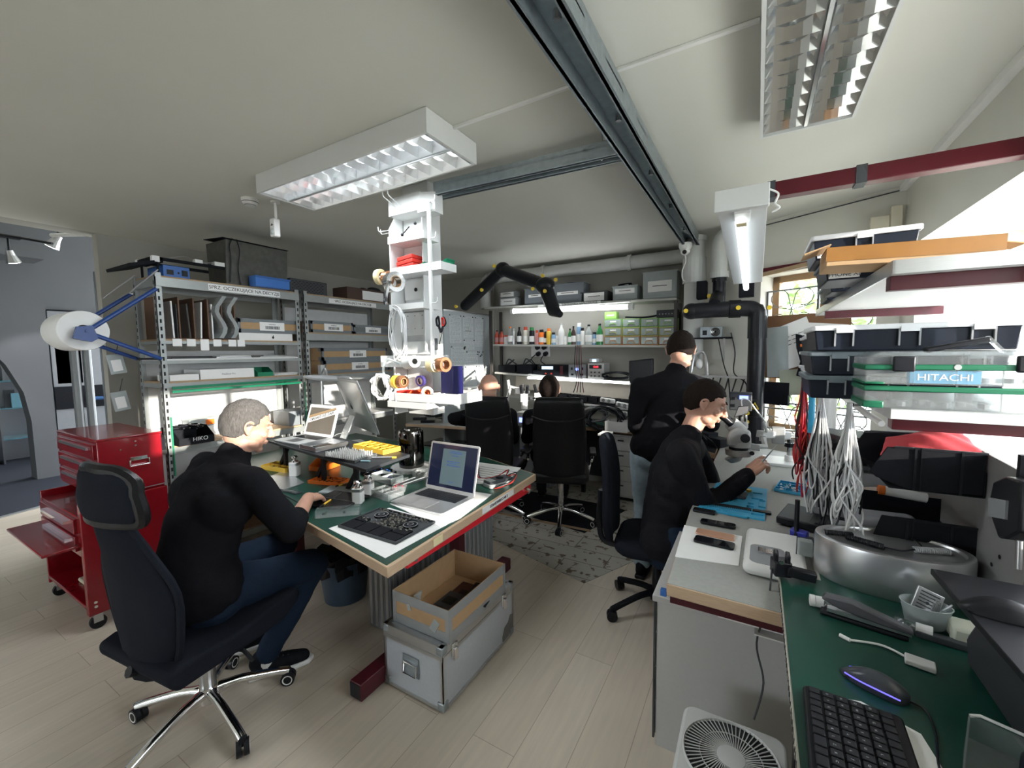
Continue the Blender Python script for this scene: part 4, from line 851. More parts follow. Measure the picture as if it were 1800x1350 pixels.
# ------------------------------------------------------------------ laptops
def laptop(name, label, loc, rz, w_, d, tilt, bodym, screenm, bez_=.012, keys=True, cat='laptop'):
    t = T(name, label, cat, loc, rz)
    MB().prism(rrect(w_, d, .012), 0, .010).build('base', bodym, t, bev=.002)
    kb = MB(); kw = w_*.82/14; rows = 5; kd = d*.42/rows
    for j in range(rows):
        for i in range(14):
            if j == 0 and 3 < i < 9: continue
            kb.bb(-w_*.41+i*kw+.001, d*.03+j*kd+.001, .010, -w_*.41+(i+1)*kw-.001, d*.03+(j+1)*kd-.001, .0118)
    kb.bb(-w_*.41+4*kw+.001, d*.03+.001, .010, -w_*.41+9*kw-.001, d*.03+kd-.001, .0118); kb.build('keys', blk, t)
    MB().bb(-w_*.16, -d*.44, .0100, w_*.16, -d*.04, .0104).build('trackpad', mat('trackpad', (.56, .57, .58), .3, .7), t)
    M = Matrix.Translation((0, d/2-.004, .010)) @ Matrix.Rotation(-tilt, 4, 'X')
    h = d*.98; l = MB(M @ Matrix.Rotation(PI/2, 4, 'X')).prism([(x, y+h/2) for x, y in rrect(w_, h, .012)], -.003, .003).build('lid', bodym, t, bev=.0015)
    MB(M).bb(-w_/2+bez_*.35, -.0036, .006, w_/2-bez_*.35, -.003, h-.005).build('bezel', bodym if bodym is not blk else blk, l)
    sc = MB(M).bb(-w_/2+bez_, -.0042, .018, w_/2-bez_, -.0034, h-bez_).build('screen', screenm, l)
    return t, l, sc, M, h
scr_dark = mat('blue_black_screen', (.006, .008, .02), .12, emit=(.02, .03, .08), es=.06)
tl, ll, sc, M, h = laptop('laptop', 'open silver laptop showing a grey dialog window on the table, beside the multimeter', (-1.44, 1.63, .776), -.02, .345, .27, math.radians(14), alu, scr_dark)
dg = MB(M).bb(-.075, -.0052, .035, .085, -.0043, h-.035).build('dialog_window', mat('dialog_grey', (.045, .07, .08), .4, emit=(.30, .42, .48), es=.05), ll)
dl = MB(M)
for k, (a, b2, z) in enumerate(((-.02, .055, h-.048), (-.03, .065, h-.056), (-.005, .04, h-.070), (-.02, .05, h-.103), (-.02, .03, h-.113), (-.02, .055, h-.125), (-.01, .02, .05))): dl.bb(a, -.0060, z, b2, -.0053, z+.003)
dl.bb(-.035, -.0060, h-.108, -.027, -.0053, h-.098).bb(-.035, -.0060, h-.126, -.027, -.0053, h-.116).build('dialog_text', blum, ll)
MB().bb(-.12, -.132, .0101, .12, -.129, .0112).build('front_lip', steel, tl)
# sheets of paper under and around
def sheet(label, pts, z=TZ, grp=None, lines=0, m=None, th=.0012):
    t = MB().prism(pts, z+.0005, z+.0005+th).build('paper_sheet', m or paper); tag(t, label, 'paper', grp)
    return t
sheet('white paper sheets under the open silver laptop and past its right side', [(-1.62, 1.50), (-1.20, 1.40), (-1.18, 1.52), (-1.23, 1.87), (-1.34, 1.86), (-1.33, 1.55)], th=.003)
ps = sheet('white printed sheets at the far right corner of the table behind the laptop', [(-1.25, 2.02), (-1.34, 2.40), (-1.68, 2.38), (-1.62, 1.95)], th=.004)
sheet('white sheet under the taken apart laptop', [(-1.632, 1.15), (-1.20, 1.08), (-1.19, 1.44), (-1.58, 1.46)])
mb = MB()
for k in range(8): mb.bb(-1.60, 2.0+.042*k, TZ+.0046, -1.31, 2.006+.042*k, TZ+.005)
mb.build('printed_lines', gry, None).parent = ps
# taken apart laptop
t = T('opened_laptop', 'taken apart laptop base with black batteries, fans and circuit board', 'laptop', (-1.425, 1.30, TZ+.002), .0)
W, Dd = .36, .245
MB().tray(-W/2, -Dd/2, 0, W/2, Dd/2, .012, .005, .003).build('bottom_shell', dgry, t, bev=.001)
for (x0, y0, x1, y1) in ((-.17, -.115, -.085, -.045), (-.17, -.04, -.105, .0), (-.08, -.115, .0, -.03), (.006, -.115, .075, -.035), (.08, -.115, .17, -.06), (.085, -.055, .165, -.005)):
    MB().bb(x0, y0, .004, x1, y1, .0125).build('battery_cell', blkm, t, bev=.002)
for x, y in ((-.10, .06), (.105, .04)):
    f = MB().lathe([(.0, .003), (.034, .003), (.034, .011), (.014, .011), (.014, .0125), (0, .0125)], (x, y, 0)).build('fan', blkm, t)
    MB().lathe([(.011, .0126), (.013, .0128), (.015, .0126)], (x, y, 0)).lathe([(.029, .0111), (.031, .0117), (.033, .0111)], (x, y, 0)).build('fan_ring', gry, f)
MB().prism([(-.05, .02), (-.06, .105), (.06, .105), (.065, .0), (.0, -.01)], .003, .008).build('logic_board', blk, t)
MB().tube([(-.10, .10, .010), (.0, .085, .010), (.10, .09, .010)], .004).build('heat_pipe', dgry, t)
ch = MB(); rr = random.Random(5)
for _ in range(150):
    x, y = rr.choice([(rr.uniform(-.16, .16), rr.uniform(-.03, .0)), (rr.uniform(-.06, .06), rr.uniform(.0, .10)), (rr.uniform(-.17, .17), rr.uniform(.09, .115))]); s_ = rr.uniform(.001, .004)
    ch.bb(x-s_, y-s_, .008, x+s_, y+s_, .0135)
ch.build('components', mat('solder_silver', (.5, .48, .42), .3, .8), t)['kind'] = 'stuff'
# multimeter
t = T('multimeter', 'grey multimeter lying on its back with red and black leads', 'multimeter', tuple(PZ(876, 852, TZ)), -.35)
MB().prism(rrect(.085, .17, .018), .004, .04).build('body', dgry, t, bev=.008)
MB().prism(rrect(.092, .176, .02), .0, .026).build('holster', mat('holster_grey', (.30, .32, .32), .5), t, bev=.006)
MB().bb(-.032, -.082, .0400, .032, -.042, .0412).build('display', frost, t); MB().cyl((0, .01, .04), (0, .01, .048), .022).build('dial', blk, t)
for k, (m, o_) in enumerate(((redp, 0), (blk, .012))):
    MB().tube(bez([(.02-o_, .06, .045), (.07, .08, .06+o_), (.09-o_, .03, .03), (.07, -.04, .01+o_), (.05, -.07, .006)]), .003).tube(bez([(.0, .06, .045), (-.04, .10+o_, .06), (-.09, .06, .02), (-.17, -.02+o_, .006), (-.2, .0, .09-o_*2), (-.22, -.02, .008), (-.27, -.05+o_, .006)]), .003).build('lead', m, t)
# Mac Pro cylinder on gear
c = PZ(724, 824, TZ)
t = T('turntable', 'white serrated edged turntable disc under the shiny black cylinder computer', 'turntable', (c.x, c.y, TZ))
n = 44; MB().prism([((.13+.009*(i % 2))*math.cos(2*PI*i/n), (.13+.009*(i % 2))*math.sin(2*PI*i/n)) for i in range(n)], .0, .022).build('disc', whp, t)
t = T('cylinder_computer', 'glossy black cylinder computer on the white turntable', 'computer', (c.x, c.y, TZ+.022))
MB().lathe([(0, 0), (.078, 0), (.083, .006), (.084, .02), (.084, .225), (.079, .243), (.068, .250), (.060, .248), (.055, .235), (.052, .20), (0, .20)], n=48).build('body', mat('black_chrome', (.12, .115, .11), .07, 1, var=.02), t, smooth=True)
MB().lathe([(.079, -.001), (.082, .003), (.0, .003)]).build('base_ring', blk, t); MB().lathe([(0, .202), (.05, .202), (.05, .206), (0, .206)]).build('fan_grille', blkm, t)
# riser
RZ = .95
ra, rb, rc, rd = Vector((-1.735, 1.454)), Vector((-1.759, 1.80)), Vector((-2.95, 2.0)), Vector((-2.95, 1.635))
t = T('desk_riser', 'long black desk riser on slanted legs carrying the white laptop and parts trays', 'monitor stand', (-2.3, 1.7, TZ))
MB().prism([tuple(ra), tuple(rb), tuple(rc), tuple(rd)], RZ-.018, RZ).build('top', mat('worn_black_board', (.035, .038, .042), .45, var=.5, scale=30), t, world=True, bev=.003)
for x in (-1.90, -2.25, -2.75):
    yy = 1.454+.16*(-1.735-x)/1.2+.04
    MB().bb(x-.012, yy, TZ, x+.012, yy+.02, RZ-.018).box((x-.05, yy+.03, (TZ+RZ)/2-.01), (.022, .016, .22), (0, .62, 0)).build('leg', blk, t, world=True)
lw, l2, s2, M2, h2 = laptop('laptop', 'open white laptop on the black riser with its screen toward the seated man', (-2.72, 1.755, RZ+.001), -.0, .33, .23, math.radians(18), whp, mat('grey_screen', (.10, .085, .07), .15, emit=(.3, .26, .2), es=.15), .022)
MB(M2).prism([(-.14, .12), (.14, .20), (.14, .215), (-.14, .14)], -.0062, -.0045, 'y').build('reflected_tan_band', mat('reflected_tan_band', (.35, .24, .13), .4), l2)  # bands painted on the screen as the reflection of a label strip
MB(M2).prism([(-.14, .085), (.14, .165), (.14, .195), (-.14, .118)], -.0062, -.0045, 'y').build('reflected_white_band', paper, l2)
tx = text('NAZ. DO DIAGNO', .030, ink, l2, (0, 0, 0)); tx.matrix_local = M2 @ Matrix.Translation((.0, -.0068, .141)) @ Matrix.Rotation(-.279, 4, 'Y') @ Matrix.Rotation(PI/2, 4, 'X') @ Matrix.Diagonal((-1, 1, 1, 1))  # mirrored lettering belongs to the painted screen reflection
t = T('steel_tray', 'shallow brushed steel tray on the riser beside the white laptop', 'tray', tuple(PZ(567, 786, RZ+.002)), -.1)
MB().tray(-.10, -.10, 0, .10, .12, .028, .003).build('tray', steel, t, bev=.004); MB().bb(-.05, -.04, .004, .06, .06, .012).build('glass_part', glassb, t, bev=.002)
t = T('bit_tray', 'flat tray crowded with small white pegs on the riser', 'tray', (-2.005, 1.575, RZ+.001), .05)
MB().bb(-.125, -.08, 0, .125, .08, .014).build('tray', blk, t, bev=.002); MB().bb(.05, -.082, .0, .127, .08, .022).build('clear_edge', clear, t)
pg = MB()
for i in range(15):
    for j in range(9): x, y = -.115+i*.0155, -.07+j*.0165; pg.cyl((x, y, .014), (x+rr.uniform(-.004, .004), y+rr.uniform(-.004, .004), .032+rr.uniform(0, .012)), .0045, .003, 6)
o = pg.build('pegs', mat('white_peg', (.8, .8, .78), .4), t); o['kind'] = 'stuff'
def organizer(name, label, c, rz, w_, d, h, nx, ny, m, inner=None, cat='parts box', fill=0, fm=None):
    t = T(name, label, cat, c, rz); mb = MB().tray(-w_/2, -d/2, 0, w_/2, d/2, h, .003)
    for i in range(1, nx): mb.bb(-w_/2+w_*i/nx-.001, -d/2+.003, .003, -w_/2+w_*i/nx+.001, d/2-.003, h*.92)
    for j in range(1, ny): mb.bb(-w_/2+.003, -d/2+d*j/ny-.001, .003, w_/2-.003, -d/2+d*j/ny+.001, h*.92)
    mb.build('body', m, t)
    if fill:
        f = MB()
        for _ in range(fill): x, y = rr.uniform(-w_*.44, w_*.44), rr.uniform(-d*.44, d*.44); f.box((x, y, .003+rr.uniform(.003, h*.5)), (rr.uniform(.004, .012), rr.uniform(.004, .012), .006), (rr.uniform(0, 1), 0, rr.uniform(0, 3)))
        o = f.build('small_parts', fm or gry, t); o['kind'] = 'stuff'
    return t
organizer('screw_box', 'yellow divided screw box at the far edge of the riser', (-2.03, 1.79, RZ+.001), -.1, .30, .13, .028, 5, 2, yellow, fill=50, fm=mat('brass_screws', (.3, .2, .05), .4, .8), cat='screw box')
tag(MB().cyl((-1.93, 1.52, RZ+.006), (-1.83, 1.565, RZ+.006), .005).build('marker_pen', mat('pale_blue', (.35, .55, .6), .4)), 'pale blue marker pen lying at the near end of the riser', 'pen')
t = T('scalpel', 'silver pen-like tool with a yellow cap at the right end of the riser', 'tool', (-1.82, 1.65, RZ+.006)); MB().cyl((-.06, -.03, 0), (.04, .03, 0), .005).build('handle', steel, t); MB().cyl((.04, .03, 0), (.06, .042, 0), .006).build('cap', yellow, t)
# desktop computer seen from behind
t = T('desktop_computer', 'large silver all-in-one computer seen from behind on its angled stand', 'computer', tuple(PZ(620, 779, TZ)), -.37)
Mi = Matrix.Translation((.0, .04, .335)) @ Matrix.Rotation(math.radians(20), 4, 'X')
MB(Mi @ Matrix.Rotation(PI/2, 4, 'X')).prism(rrect(.63, .50, .015), -.006, .006).build('housing', alu, t, bev=.004)
bl = MB(Mi)
for i in range(12):
    for j in range(8):
        f = lambda u, v: (-.28+.56*u, -.0062-.034*math.sin(PI*u)**.7*math.sin(PI*v)**.7 if 0 < u < 1 and 0 < v < 1 else -.0062, -.22+.44*v)
        bl.quad(f(i/12, j/8), f((i+1)/12, j/8), f((i+1)/12, (j+1)/8), f(i/12, (j+1)/8))
bmesh.ops.remove_doubles(bl.bm, verts=bl.bm.verts[:], dist=.0005); bl.build('back_bulge', alu, t, smooth=True)
MB(Mi).bb(-.30, .0065, -.22, .30, .0075, .235).build('screen', glassb, t)
lg = MB(Mi); lg.prism([(.02*math.cos(a)*(1-.12*(abs(a-.0) < .5)), .02*math.sin(a)-.004+(.003 if .9 < abs(a-1.57) < 2.0 else 0)) for a in [2*PI*i/24 for i in range(24)]], -.0425, -.040, 'y').ell((.005, -.041, .024), (.004, .002, .008), (0, .5, 0)).build('logo', blk, t)
MB().prism([(-.075, .0), (.075, .0), (.07, .17), (.055, .26), (-.055, .26), (-.07, .17)], -.004, .004, 'y', M=Matrix.Translation((0, -.10, .006)) @ Matrix.Rotation(math.radians(-24), 4, 'X')).build('stand_neck', alu, t)
MB().bb(-.095, -.11, 0, .095, .10, .007).build('stand_foot', alu, t, bev=.002)
MB().tube(bez([(.0, -.07, .10), (-.06, -.12, .08), (-.1, -.14, .03), (-.2, -.10, .006), (-.25, .0, .006)]), .004).build('power_cord', whp, t)
# bottles with pump
def pump(label, px, py, capm, h=.115, r=.026):
    c = PZ(px, py, TZ); t = T('pump_bottle', label, 'bottle', (c.x, c.y, TZ), rr.uniform(0, 1))
    MB().prism(rrect(r*2, r*2, .010), 0, h*.72).build('body', whp, t, bev=.006, seg=3); MB().prism(rrect(r*2+.001, r*2+.001, .010), h*.56, h*.70).build('band', capm, t)
    MB().lathe([(.022, h*.72), (.021, h*.80), (.009, h*.84), (.009, h*.88), (.021, h*.93), (.021, h*1.0), (.012, h*1.06), (0, h*1.07)]).build('pump_cap', chrome if capm is steel else whp, t, smooth=True)
pump('white square pump bottle with a steel dome, nearer of the pair by the clear trays', 630, 884, steel)
pump('white square pump bottle just behind the other steel domed bottle', 648, 869, steel)
pump('white square pump bottle under the riser near the orange bin', 519, 836, steel, .125, .028)
bin_('storage_bin', 'orange stacking bin under the riser', (-2.53, 1.78, TZ+.001), .12, .15, .065, orange, .2)
organizer('screw_box', 'yellow screw box full of brass screws under the left end of the riser', (-2.78, 1.62, TZ+.001), .1, .24, .12, .03, 4, 2, yellow, fill=70, fm=mat('brass_screws', (.3, .2, .05), .4, .8), cat='screw box')
organizer('bit_case', 'orange and black bit case open in front of the riser', tuple(PZ(578, 848, TZ+.001)), .25, .22, .10, .02, 8, 2, orange, fill=40, fm=blk, cat='bit case')
tag(MB().box(tuple(PZ(600, 862, TZ+.006)), (.22, .11, .006), (.04, 0, .3)).build('case_lid', frost), 'clear lid of the orange bit case lying in front of it', 'lid')
t = T('tool_wallet', 'black zip tool wallet lying flat by the man\'s right hand', 'tool wallet', tuple(PZ(592, 882, TZ+.001)), .15); MB().bb(-.13, -.10, 0, .12, .12, .012).build('wallet', leather, t, bev=.005); MB().bb(-.13, .0, .012, .12, .004, .014).build('zip', steel, t)
for k, (a, b2, lab) in enumerate((((560, 893), (600, 866), 'yellow ringed screwdriver lying on the black wallet'), ((590, 855), (612, 848), 'yellow screwdriver at the edge of the riser shadow'))):
    A, B = PZ(*a, TZ+.018), PZ(*b2, TZ+.018); d = (B-A); t = T('screwdriver', lab, 'screwdriver', tuple(A)); MB().cyl((0, 0, 0), d*.55, .0045).build('handle', blk, t); MB().cyl(d*.2, d*.5, .0052).build('ring', yellow, t); MB().cyl(d*.55, d, .0015).build('shaft', steel, t)
organizer('clear_box', 'long clear tool box with tweezers at the near edge of the table', tuple(PZ(595, 905, TZ+.001)), .75, .20, .055, .035, 1, 1, clear, fill=3, fm=blk)
organizer('clear_box', 'clear divided box behind the taken apart laptop', tuple(PZ(680, 872, TZ+.001)), -.15, .17, .10, .035, 3, 2, clear, fill=20, fm=gry)
organizer('clear_box', 'clear box of red screwdrivers beside the open silver laptop', tuple(PZ(704, 857, TZ+.001)), -.9, .19, .07, .035, 2, 1, clear, fill=10, fm=mat('pink_red', (.6, .08, .1), .4))
organizer('clear_box', 'grey box of purple tools under the right end of the riser', tuple(PZ(680, 845, TZ+.001)), -.1, .20, .09, .04, 2, 1, frost, fill=14, fm=mat('purple_plastic', (.15, .06, .35), .4))
for k in range(4):
    A = PZ(692+k*8, 852, TZ+.045); tag(MB().cyl(A, A+Vector((.08, .09, .03)), .003).build('tweezers', blk if k % 2 else steel), 'slim tweezers standing in the clear boxes under the riser', 'tweezers', 'tweezers in the clear boxes')
organizer('small_box', 'clear box with black knobs against the turntable', tuple(PZ(741, 836, TZ+.001)), .3, .10, .07, .035, 1, 1, clear, fill=8, fm=blk)
organizer('dark_tray', 'black tray of small tools under the riser', tuple(PZ(668, 832, TZ+.001)), .1, .22, .12, .02, 2, 1, blk, fill=15, fm=blue)
sheet('flat silver laptop lid panel lying left of the man\'s hands', [(-2.64, 1.424), (-2.323, 1.35), (-2.345, 1.504), (-2.722, 1.609)], m=alu, th=.004)['category'] = 'laptop part'
sheet('paper with loose screws at the left end of the table', [(-2.98, 1.42), (-2.72, 1.40), (-2.70, 1.50), (-2.98, 1.55)])
t = T('phone_board', 'small circuit board between the man\'s hands', 'circuit board', tuple(PZ(505, 864, TZ+.001)), .2)
MB().prism([(-.10, -.02), (-.04, -.03), (.0, -.01), (.09, -.03), (.10, .01), (.02, .02), (-.03, .01), (-.09, .02)], 0, .004).build('board', dgry, t); MB().bb(-.02, -.01, .004, .04, .01, .008).bb(.05, -.015, .004, .08, .0, .007).build('chips', steel, t)
# desk lamp behind white laptop
t = T('desk_lamp', 'pale grey desk lamp with an oblong head in front of the farther rack', 'lamp', (-3.40, 2.40, TZ))
a, b2 = PX(563, 640, -3.38), PX(563, 780, -3.40)
MB().cyl((0, 0, 0), (0, 0, .62), .012).build('pole', alu, t); hp = PX(575, 665, -3.30)-Vector((-3.40, 2.40, TZ))
hl = MB(Matrix.Translation(hp) @ Matrix.Rotation(1.15, 4, 'Z') @ Matrix.Rotation(.12, 4, 'Y')); hl.ell((0, 0, 0), (.20, .05, .028)).ell((.15, 0, .0), (.07, .055, .035)).build('lamp_head', mat('lamp_grey', (.52, .53, .54), .4), t, smooth=True)
MB().tube(bez([hp+Vector((0, 0, .02)), hp+Vector((.01, -.02, .09)), (.0, 0, .60)]), .010).bb(-.02, -.02, .56, .02, .02, .68).build('joint', alu, t)
MB().cyl((0, 0, 0), (0, 0, .02), .07).build('base', alu, t)
# ================================================================== PEGBOARD COLUMN
t = T('pegboard_column', 'tall white metal column with trays and hooks hanging from the ceiling over the table', 'tool column', (-1.85, 2.0, 1.16))
MB().bb(-1.94, 1.99, 1.16, -1.735, 2.10, 2.578).build('column', wht, t, world=True)
MB().prism([(1.88, 1.17), (1.99, 1.17), (1.99, 2.45), (1.97, 2.45), (1.88, 2.30)], -1.955, -1.945, 'x').prism([(1.93, 1.56), (1.99, 1.56), (1.99, 2.35), (1.93, 2.35)], -1.735, -1.73, 'x').build('side_plate', wht, t, world=True)
def ctray(z0, z1, x0, x1, y0): return MB().tray(x0, y0, z0, x1, 1.99, z1, .003).build('tray', wht, t, world=True)
ctray(2.205, 2.248, -1.945, -1.66, 1.86); ctray(2.014, 2.058, -1.925, -1.53, 1.85); ctray(1.807, 1.841, -1.93, -1.66, 1.84); ctray(1.465, 1.534, -2.02, -1.60, 1.84)
ctray(1.262, 1.31, -1.94, -1.58, 1.82); ctray(1.225, 1.262, -1.93, -1.62, 1.80); MB().tray(-1.62, 1.86, 1.255, -1.44, 2.10, 1.315, .003).build('tray', wht, t, world=True)
MB().bb(-1.95, 1.88, 2.375, -1.70, 1.99, 2.475).prism([(-1.70, 1.88), (-1.62, 1.92), (-1.62, 1.99), (-1.70, 1.99)], 2.36, 2.47).build('hook_block', wht, t, world=True)
MB().bb(-1.94, 1.955, 1.54, -1.735, 1.975, 1.62).bb(-1.935, 1.965, 1.66, -1.74, 1.985, 1.80).bb(-1.93, 1.975, 1.88, -1.74, 1.988, 2.00).build('panel', wht, t, world=True)
MB().cyl((-1.835, 1.974, 1.94), (-1.835, 1.971, 1.94), .012).build('port_hole', dark, t, world=True)
MB().bb(-1.617, 1.845, 1.53, -1.600, 1.860, 2.39).bb(-1.70, 1.86, 2.35, -1.60, 1.875, 2.39).build('rail', wht, t, world=True); MB().cyl((-1.88, 1.82, 1.24), (-1.88, 1.82, 1.50), .004).build('thin_rod', wht, t, world=True)
def hook(p, d, L_=.09): p = Vector(p); d = Vector(d); return MB().tube([p, p+d*L_, p+d*(L_+.008)+Vector((0, 0, .008)), p+d*(L_+.01)+Vector((0, 0, .03))], .003).build('hook', wht, t, world=True)
hook((-1.89, 1.88, 2.42), (0, -1, .35)); hook((-1.85, 1.88, 2.42), (0, -1, .35))
hook((-1.95, 1.90, 2.30), (-1, -.15, 0), .09); hook((-1.95, 1.92, 2.29), (-1, -.15, 0), .09); hook((-1.95, 1.90, 2.025), (-1, -.1, 0), .14); hook((-1.95, 1.92, 2.035), (-1, -.1, 0), .14)
hook((-1.60, 1.85, 2.39), (1, 0, 0), .03); hook((-1.60, 1.85, 2.19), (1, 0, 0), .03); hook((-1.60, 1.85, 1.83), (1, 0, 0), .03); hook((-1.62, 1.84, 1.49), (1, -.3, 0), .12)
for i, z in enumerate((1.78, 1.70, 1.58, 1.40)):
    mb = MB()
    for x in (-1.90, -1.84, -1.78): mb.cyl((x, 1.963 if i else 1.966, z), (x, 1.96, z), .003, n=6)
    mb.build('peg_holes', gry, t, world=True)
def roll(label, c, d, r, w_, m, m2=None, core=.6, name='tape_roll', cat='tape'):
    M = Matrix.Translation(Vector(c)) @ Vector(d).to_track_quat('Z', 'Y').to_matrix().to_4x4(); t = T(name, label, cat, c); t0 = MB(Matrix.Translation(-Vector(c)) @ M)
    t0.lathe([(r*core, -w_/2), (r, -w_/2), (r, w_/2), (r*core, w_/2), (r*core, -w_/2)], n=28).build('tape', m, t, smooth=True)
    MB(Matrix.Translation(-Vector(c)) @ M).lathe([(r*core-.003, -w_/2-.001), (r*core, -w_/2-.001), (r*core, w_/2+.001), (r*core-.003, w_/2+.001)], n=28).build('core', m2 or card, t); return t
P = lambda x, y, Y=1.86: tuple(PY(x, y, Y))
roll('pale yellow tape roll at the outer end of the left column hook', P(668, 487), (1, .1, 0), .047, .03, amber)
roll('brown tape roll between the yellow roll and the foil roll on the left hook', P(681, 489), (1, .1, 0), .042, .035, copper)
ft = roll('wide shiny foil tape roll hanging against the left side of the column', P(692, 496, 1.80), (.95, -.3, 0), .058, .06, foil)
MB().tube(bez([(.02, -.05, 0), (.0, -.055, -.05), (-.02, -.05, -.10), (-.03, -.04, -.13)]), .012, 4).build('loose_end', foil, ft)
for k, (m, px, py) in enumerate(((redp, 729, 458),)):
    t2 = T('storage_bin', 'stack of bright red bins on the second column tray', 'storage bin', (-1.835, 1.93, 2.018))
    for j in range(4): MB().box((0, 0, .022+j*.026), (.155-.012*j, .10, .022), (0, -.10, 0)).build('bin', m, t2, bev=.003)
bin_('storage_bin', 'green plastic bin at the right end of the second column tray', (-1.62, 1.92, 2.018), .17, .12, .065, grn, .0)
def coil(name, label, c, r, n_, m, sq=(1, .3, 1), rad=.004, cat='cable', sd=1):
    q = random.Random(sd); t = T(name, label, cat, c)
    for k in range(3):
        pts = []
        for i in range(n_*7): a = 2*PI*i/7; r_ = r*q.uniform(.82, 1.12); pts.append((r_*math.cos(a)*sq[0]+q.uniform(-.008, .008), q.uniform(-.03, .03)*sq[1]*3, r_*math.sin(a)*sq[2]))
        MB().tube(bez(pts, 3), rad, 6).build('loop', m, t, smooth=True)
    return t
coil('cable_bundle', 'long hanging loop of grey white charging cables on the left side of the column', P(700, 585, 1.82), .10, 3, mat('grey_white_cable', (.6, .61, .61), .4), (.55, .3, 1.5), .0035, sd=3)
coil('cable_bundle', 'round coil of white cables hanging in front of the silver computer', P(671, 680, 1.80), .075, 5, whp, (.9, .3, 1), .004, sd=4)
tag(MB().tube(bez([P(705, 640, 1.8), P(680, 632, 1.8), P(674, 650, 1.8), P(680, 668, 1.8), P(692, 672, 1.8)]), .008, 6).build('white_strap', frost), 'white translucent strap looping from the column to the cable coil', 'strap')
t2 = T('scissors', 'red and black handled scissors hanging from the right column hook', 'scissors', P(776, 575, 1.83))
MB().tube(bez([(-.02, 0, .06), (-.035, 0, .045), (-.03, 0, .01), (-.015, 0, .015), (-.02, 0, .06)]), .006).tube(bez([(.005, 0, .05), (.02, 0, .05), (.03, 0, .02), (.01, 0, .005), (.005, 0, .05)]), .006).tube([(-.02, 0, .01), (-.005, 0, -.03)], .007).tube([(.01, 0, .0), (-.005, 0, -.03)], .007).build('handles', blk, t2)
MB().tube(bez([(.007, -.004, .048), (.02, -.004, .048), (.028, -.004, .02), (.011, -.004, .008), (.007, -.004, .048)]), .004).build('grip_insert', redp, t2)
MB().prism([(-.012, -.03), (.004, -.03), (-.018, -.095), (-.024, -.095)], -.003, .003, 'y').build('blades', chrome, t2)
t2 = T('card_holder', 'dark card reader hanging on the right side of the column', 'device', P(763, 605, 1.95)); MB().box((0, 0, 0), (.045, .02, .07)).build('body', dgry, t2, bev=.004); MB().box((0, -.0105, -.012), (.02, .002, .012)).build('label', alu, t2)
roll('white paper roll lying across the wide column tray', P(722, 637, 1.76), (.9, -.45, .1), .034, .13, paper, gry, .55, 'paper_roll', 'paper roll')
r1_ = roll('masking tape roll on the right column hook, left of the copper roll', P(763, 641, 1.78), (1, -.2, 0), .043, .05, amber, paper, .75)
roll('copper tape roll on the right column hook, outer end', P(779, 641, 1.77), (1, -.2, 0), .040, .045, copper, copper, .7)
roll('yellow tape roll hanging left of the lower column trays', P(698, 671, 1.82), (1, -.1, 0), .040, .03, yellow)
roll('copper tape roll right of the yellow roll at the lower column trays', P(707, 671, 1.82), (1, -.1, 0), .038, .03, copper)
t2 = T('blue_box', 'tall dark blue box standing on the right lower column tray', 'box', (-1.565, 1.97, 1.259)); MB().bb(-.045, -.05, 0, .045, .05, .21).build('body', mat('navy_box', (.010, .010, .07), .3), t2, bev=.003); MB().bb(-.046, -.052, .01, .046, -.05, .02).build('stripe', whp, t2)
roll('purple tape roll seen through the window of the column', (-1.80, 1.955, 1.375), (0, 1, .1), .035, .02, mat('purple_tape', (.06, .05, .2), .3))
bin_('storage_bin', 'flat red bin on the lower column tray, left', (-1.88, 1.90, 1.266), .10, .12, .05, redp, .0)
bin_('storage_bin', 'orange red bin on the lower column tray, middle', (-1.77, 1.90, 1.266), .09, .12, .055, mat('orange_red', (.7, .08, .02), .4), .0)
roll('orange cored white roll on the lower column tray', (-1.685, 1.88, 1.31), (.8, -.6, .4), .035, .04, whp, orange, .55)
tag(MB().cyl((-1.76, 1.80, 2.225), (-1.70, 1.79, 2.255), .003).ell((-1.765, 1.80, 2.222), (.009, .009, .009)).ell((-1.665, 1.80, 2.27), (.009, .009, .009)).build('antenna_lead', blk), 'short black tipped lead lying over the upper column tray', 'lead')
# ================================================================== BACK BENCH
BY = 4.40
t = T('work_bench', 'long back workbench with green top under the bottle shelves', 'workbench', (-1.8, 4.35, 0))
bp = [(-2.95, 4.05), (-1.35, 4.18), (-.64, 4.12), (-.64, 4.68), (-2.95, 4.68)]
MB().prism(bp, .71, .748).build('bench_top', oak, t, world=True, bev=.003); MB().prism(bp, .747, .752).build('bench_mat', green, t, world=True)
MB().bb(-2.9, 4.15, 0, -2.86, 4.2, .71).bb(-2.9, 4.6, 0, -2.86, 4.65, .71).bb(-1.62, 4.25, 0, -1.58, 4.29, .71).build('legs', blk, t, world=True)
MB().bb(-2.9, 4.60, .1, -.7, 4.62, .7).build('back_panel', dgry, t, world=True)
t = T('drawer_pedestal', 'pale grey drawer pedestal under the right end of the back bench', 'cabinet', (-1.17, 4.36, 0))
MB().bb(-1.35, 4.20, .04, -.99, 4.6, .69).build('body', lgry, t, world=True)
for k in range(4):
    z = .06+k*.155; d = MB().bb(-1.345, 4.185, z, -.995, 4.20, z+.148).build('drawer', lgry, t, world=True, bev=.002); MB().bb(-1.20, 4.180, z+.10, -1.14, 4.185, z+.112).build('handle', dgry, d).location = -Vector(t.location)
MB().bb(-1.33, 4.22, 0, -1.0, 4.58, .04).build('plinth', blk, t, world=True)
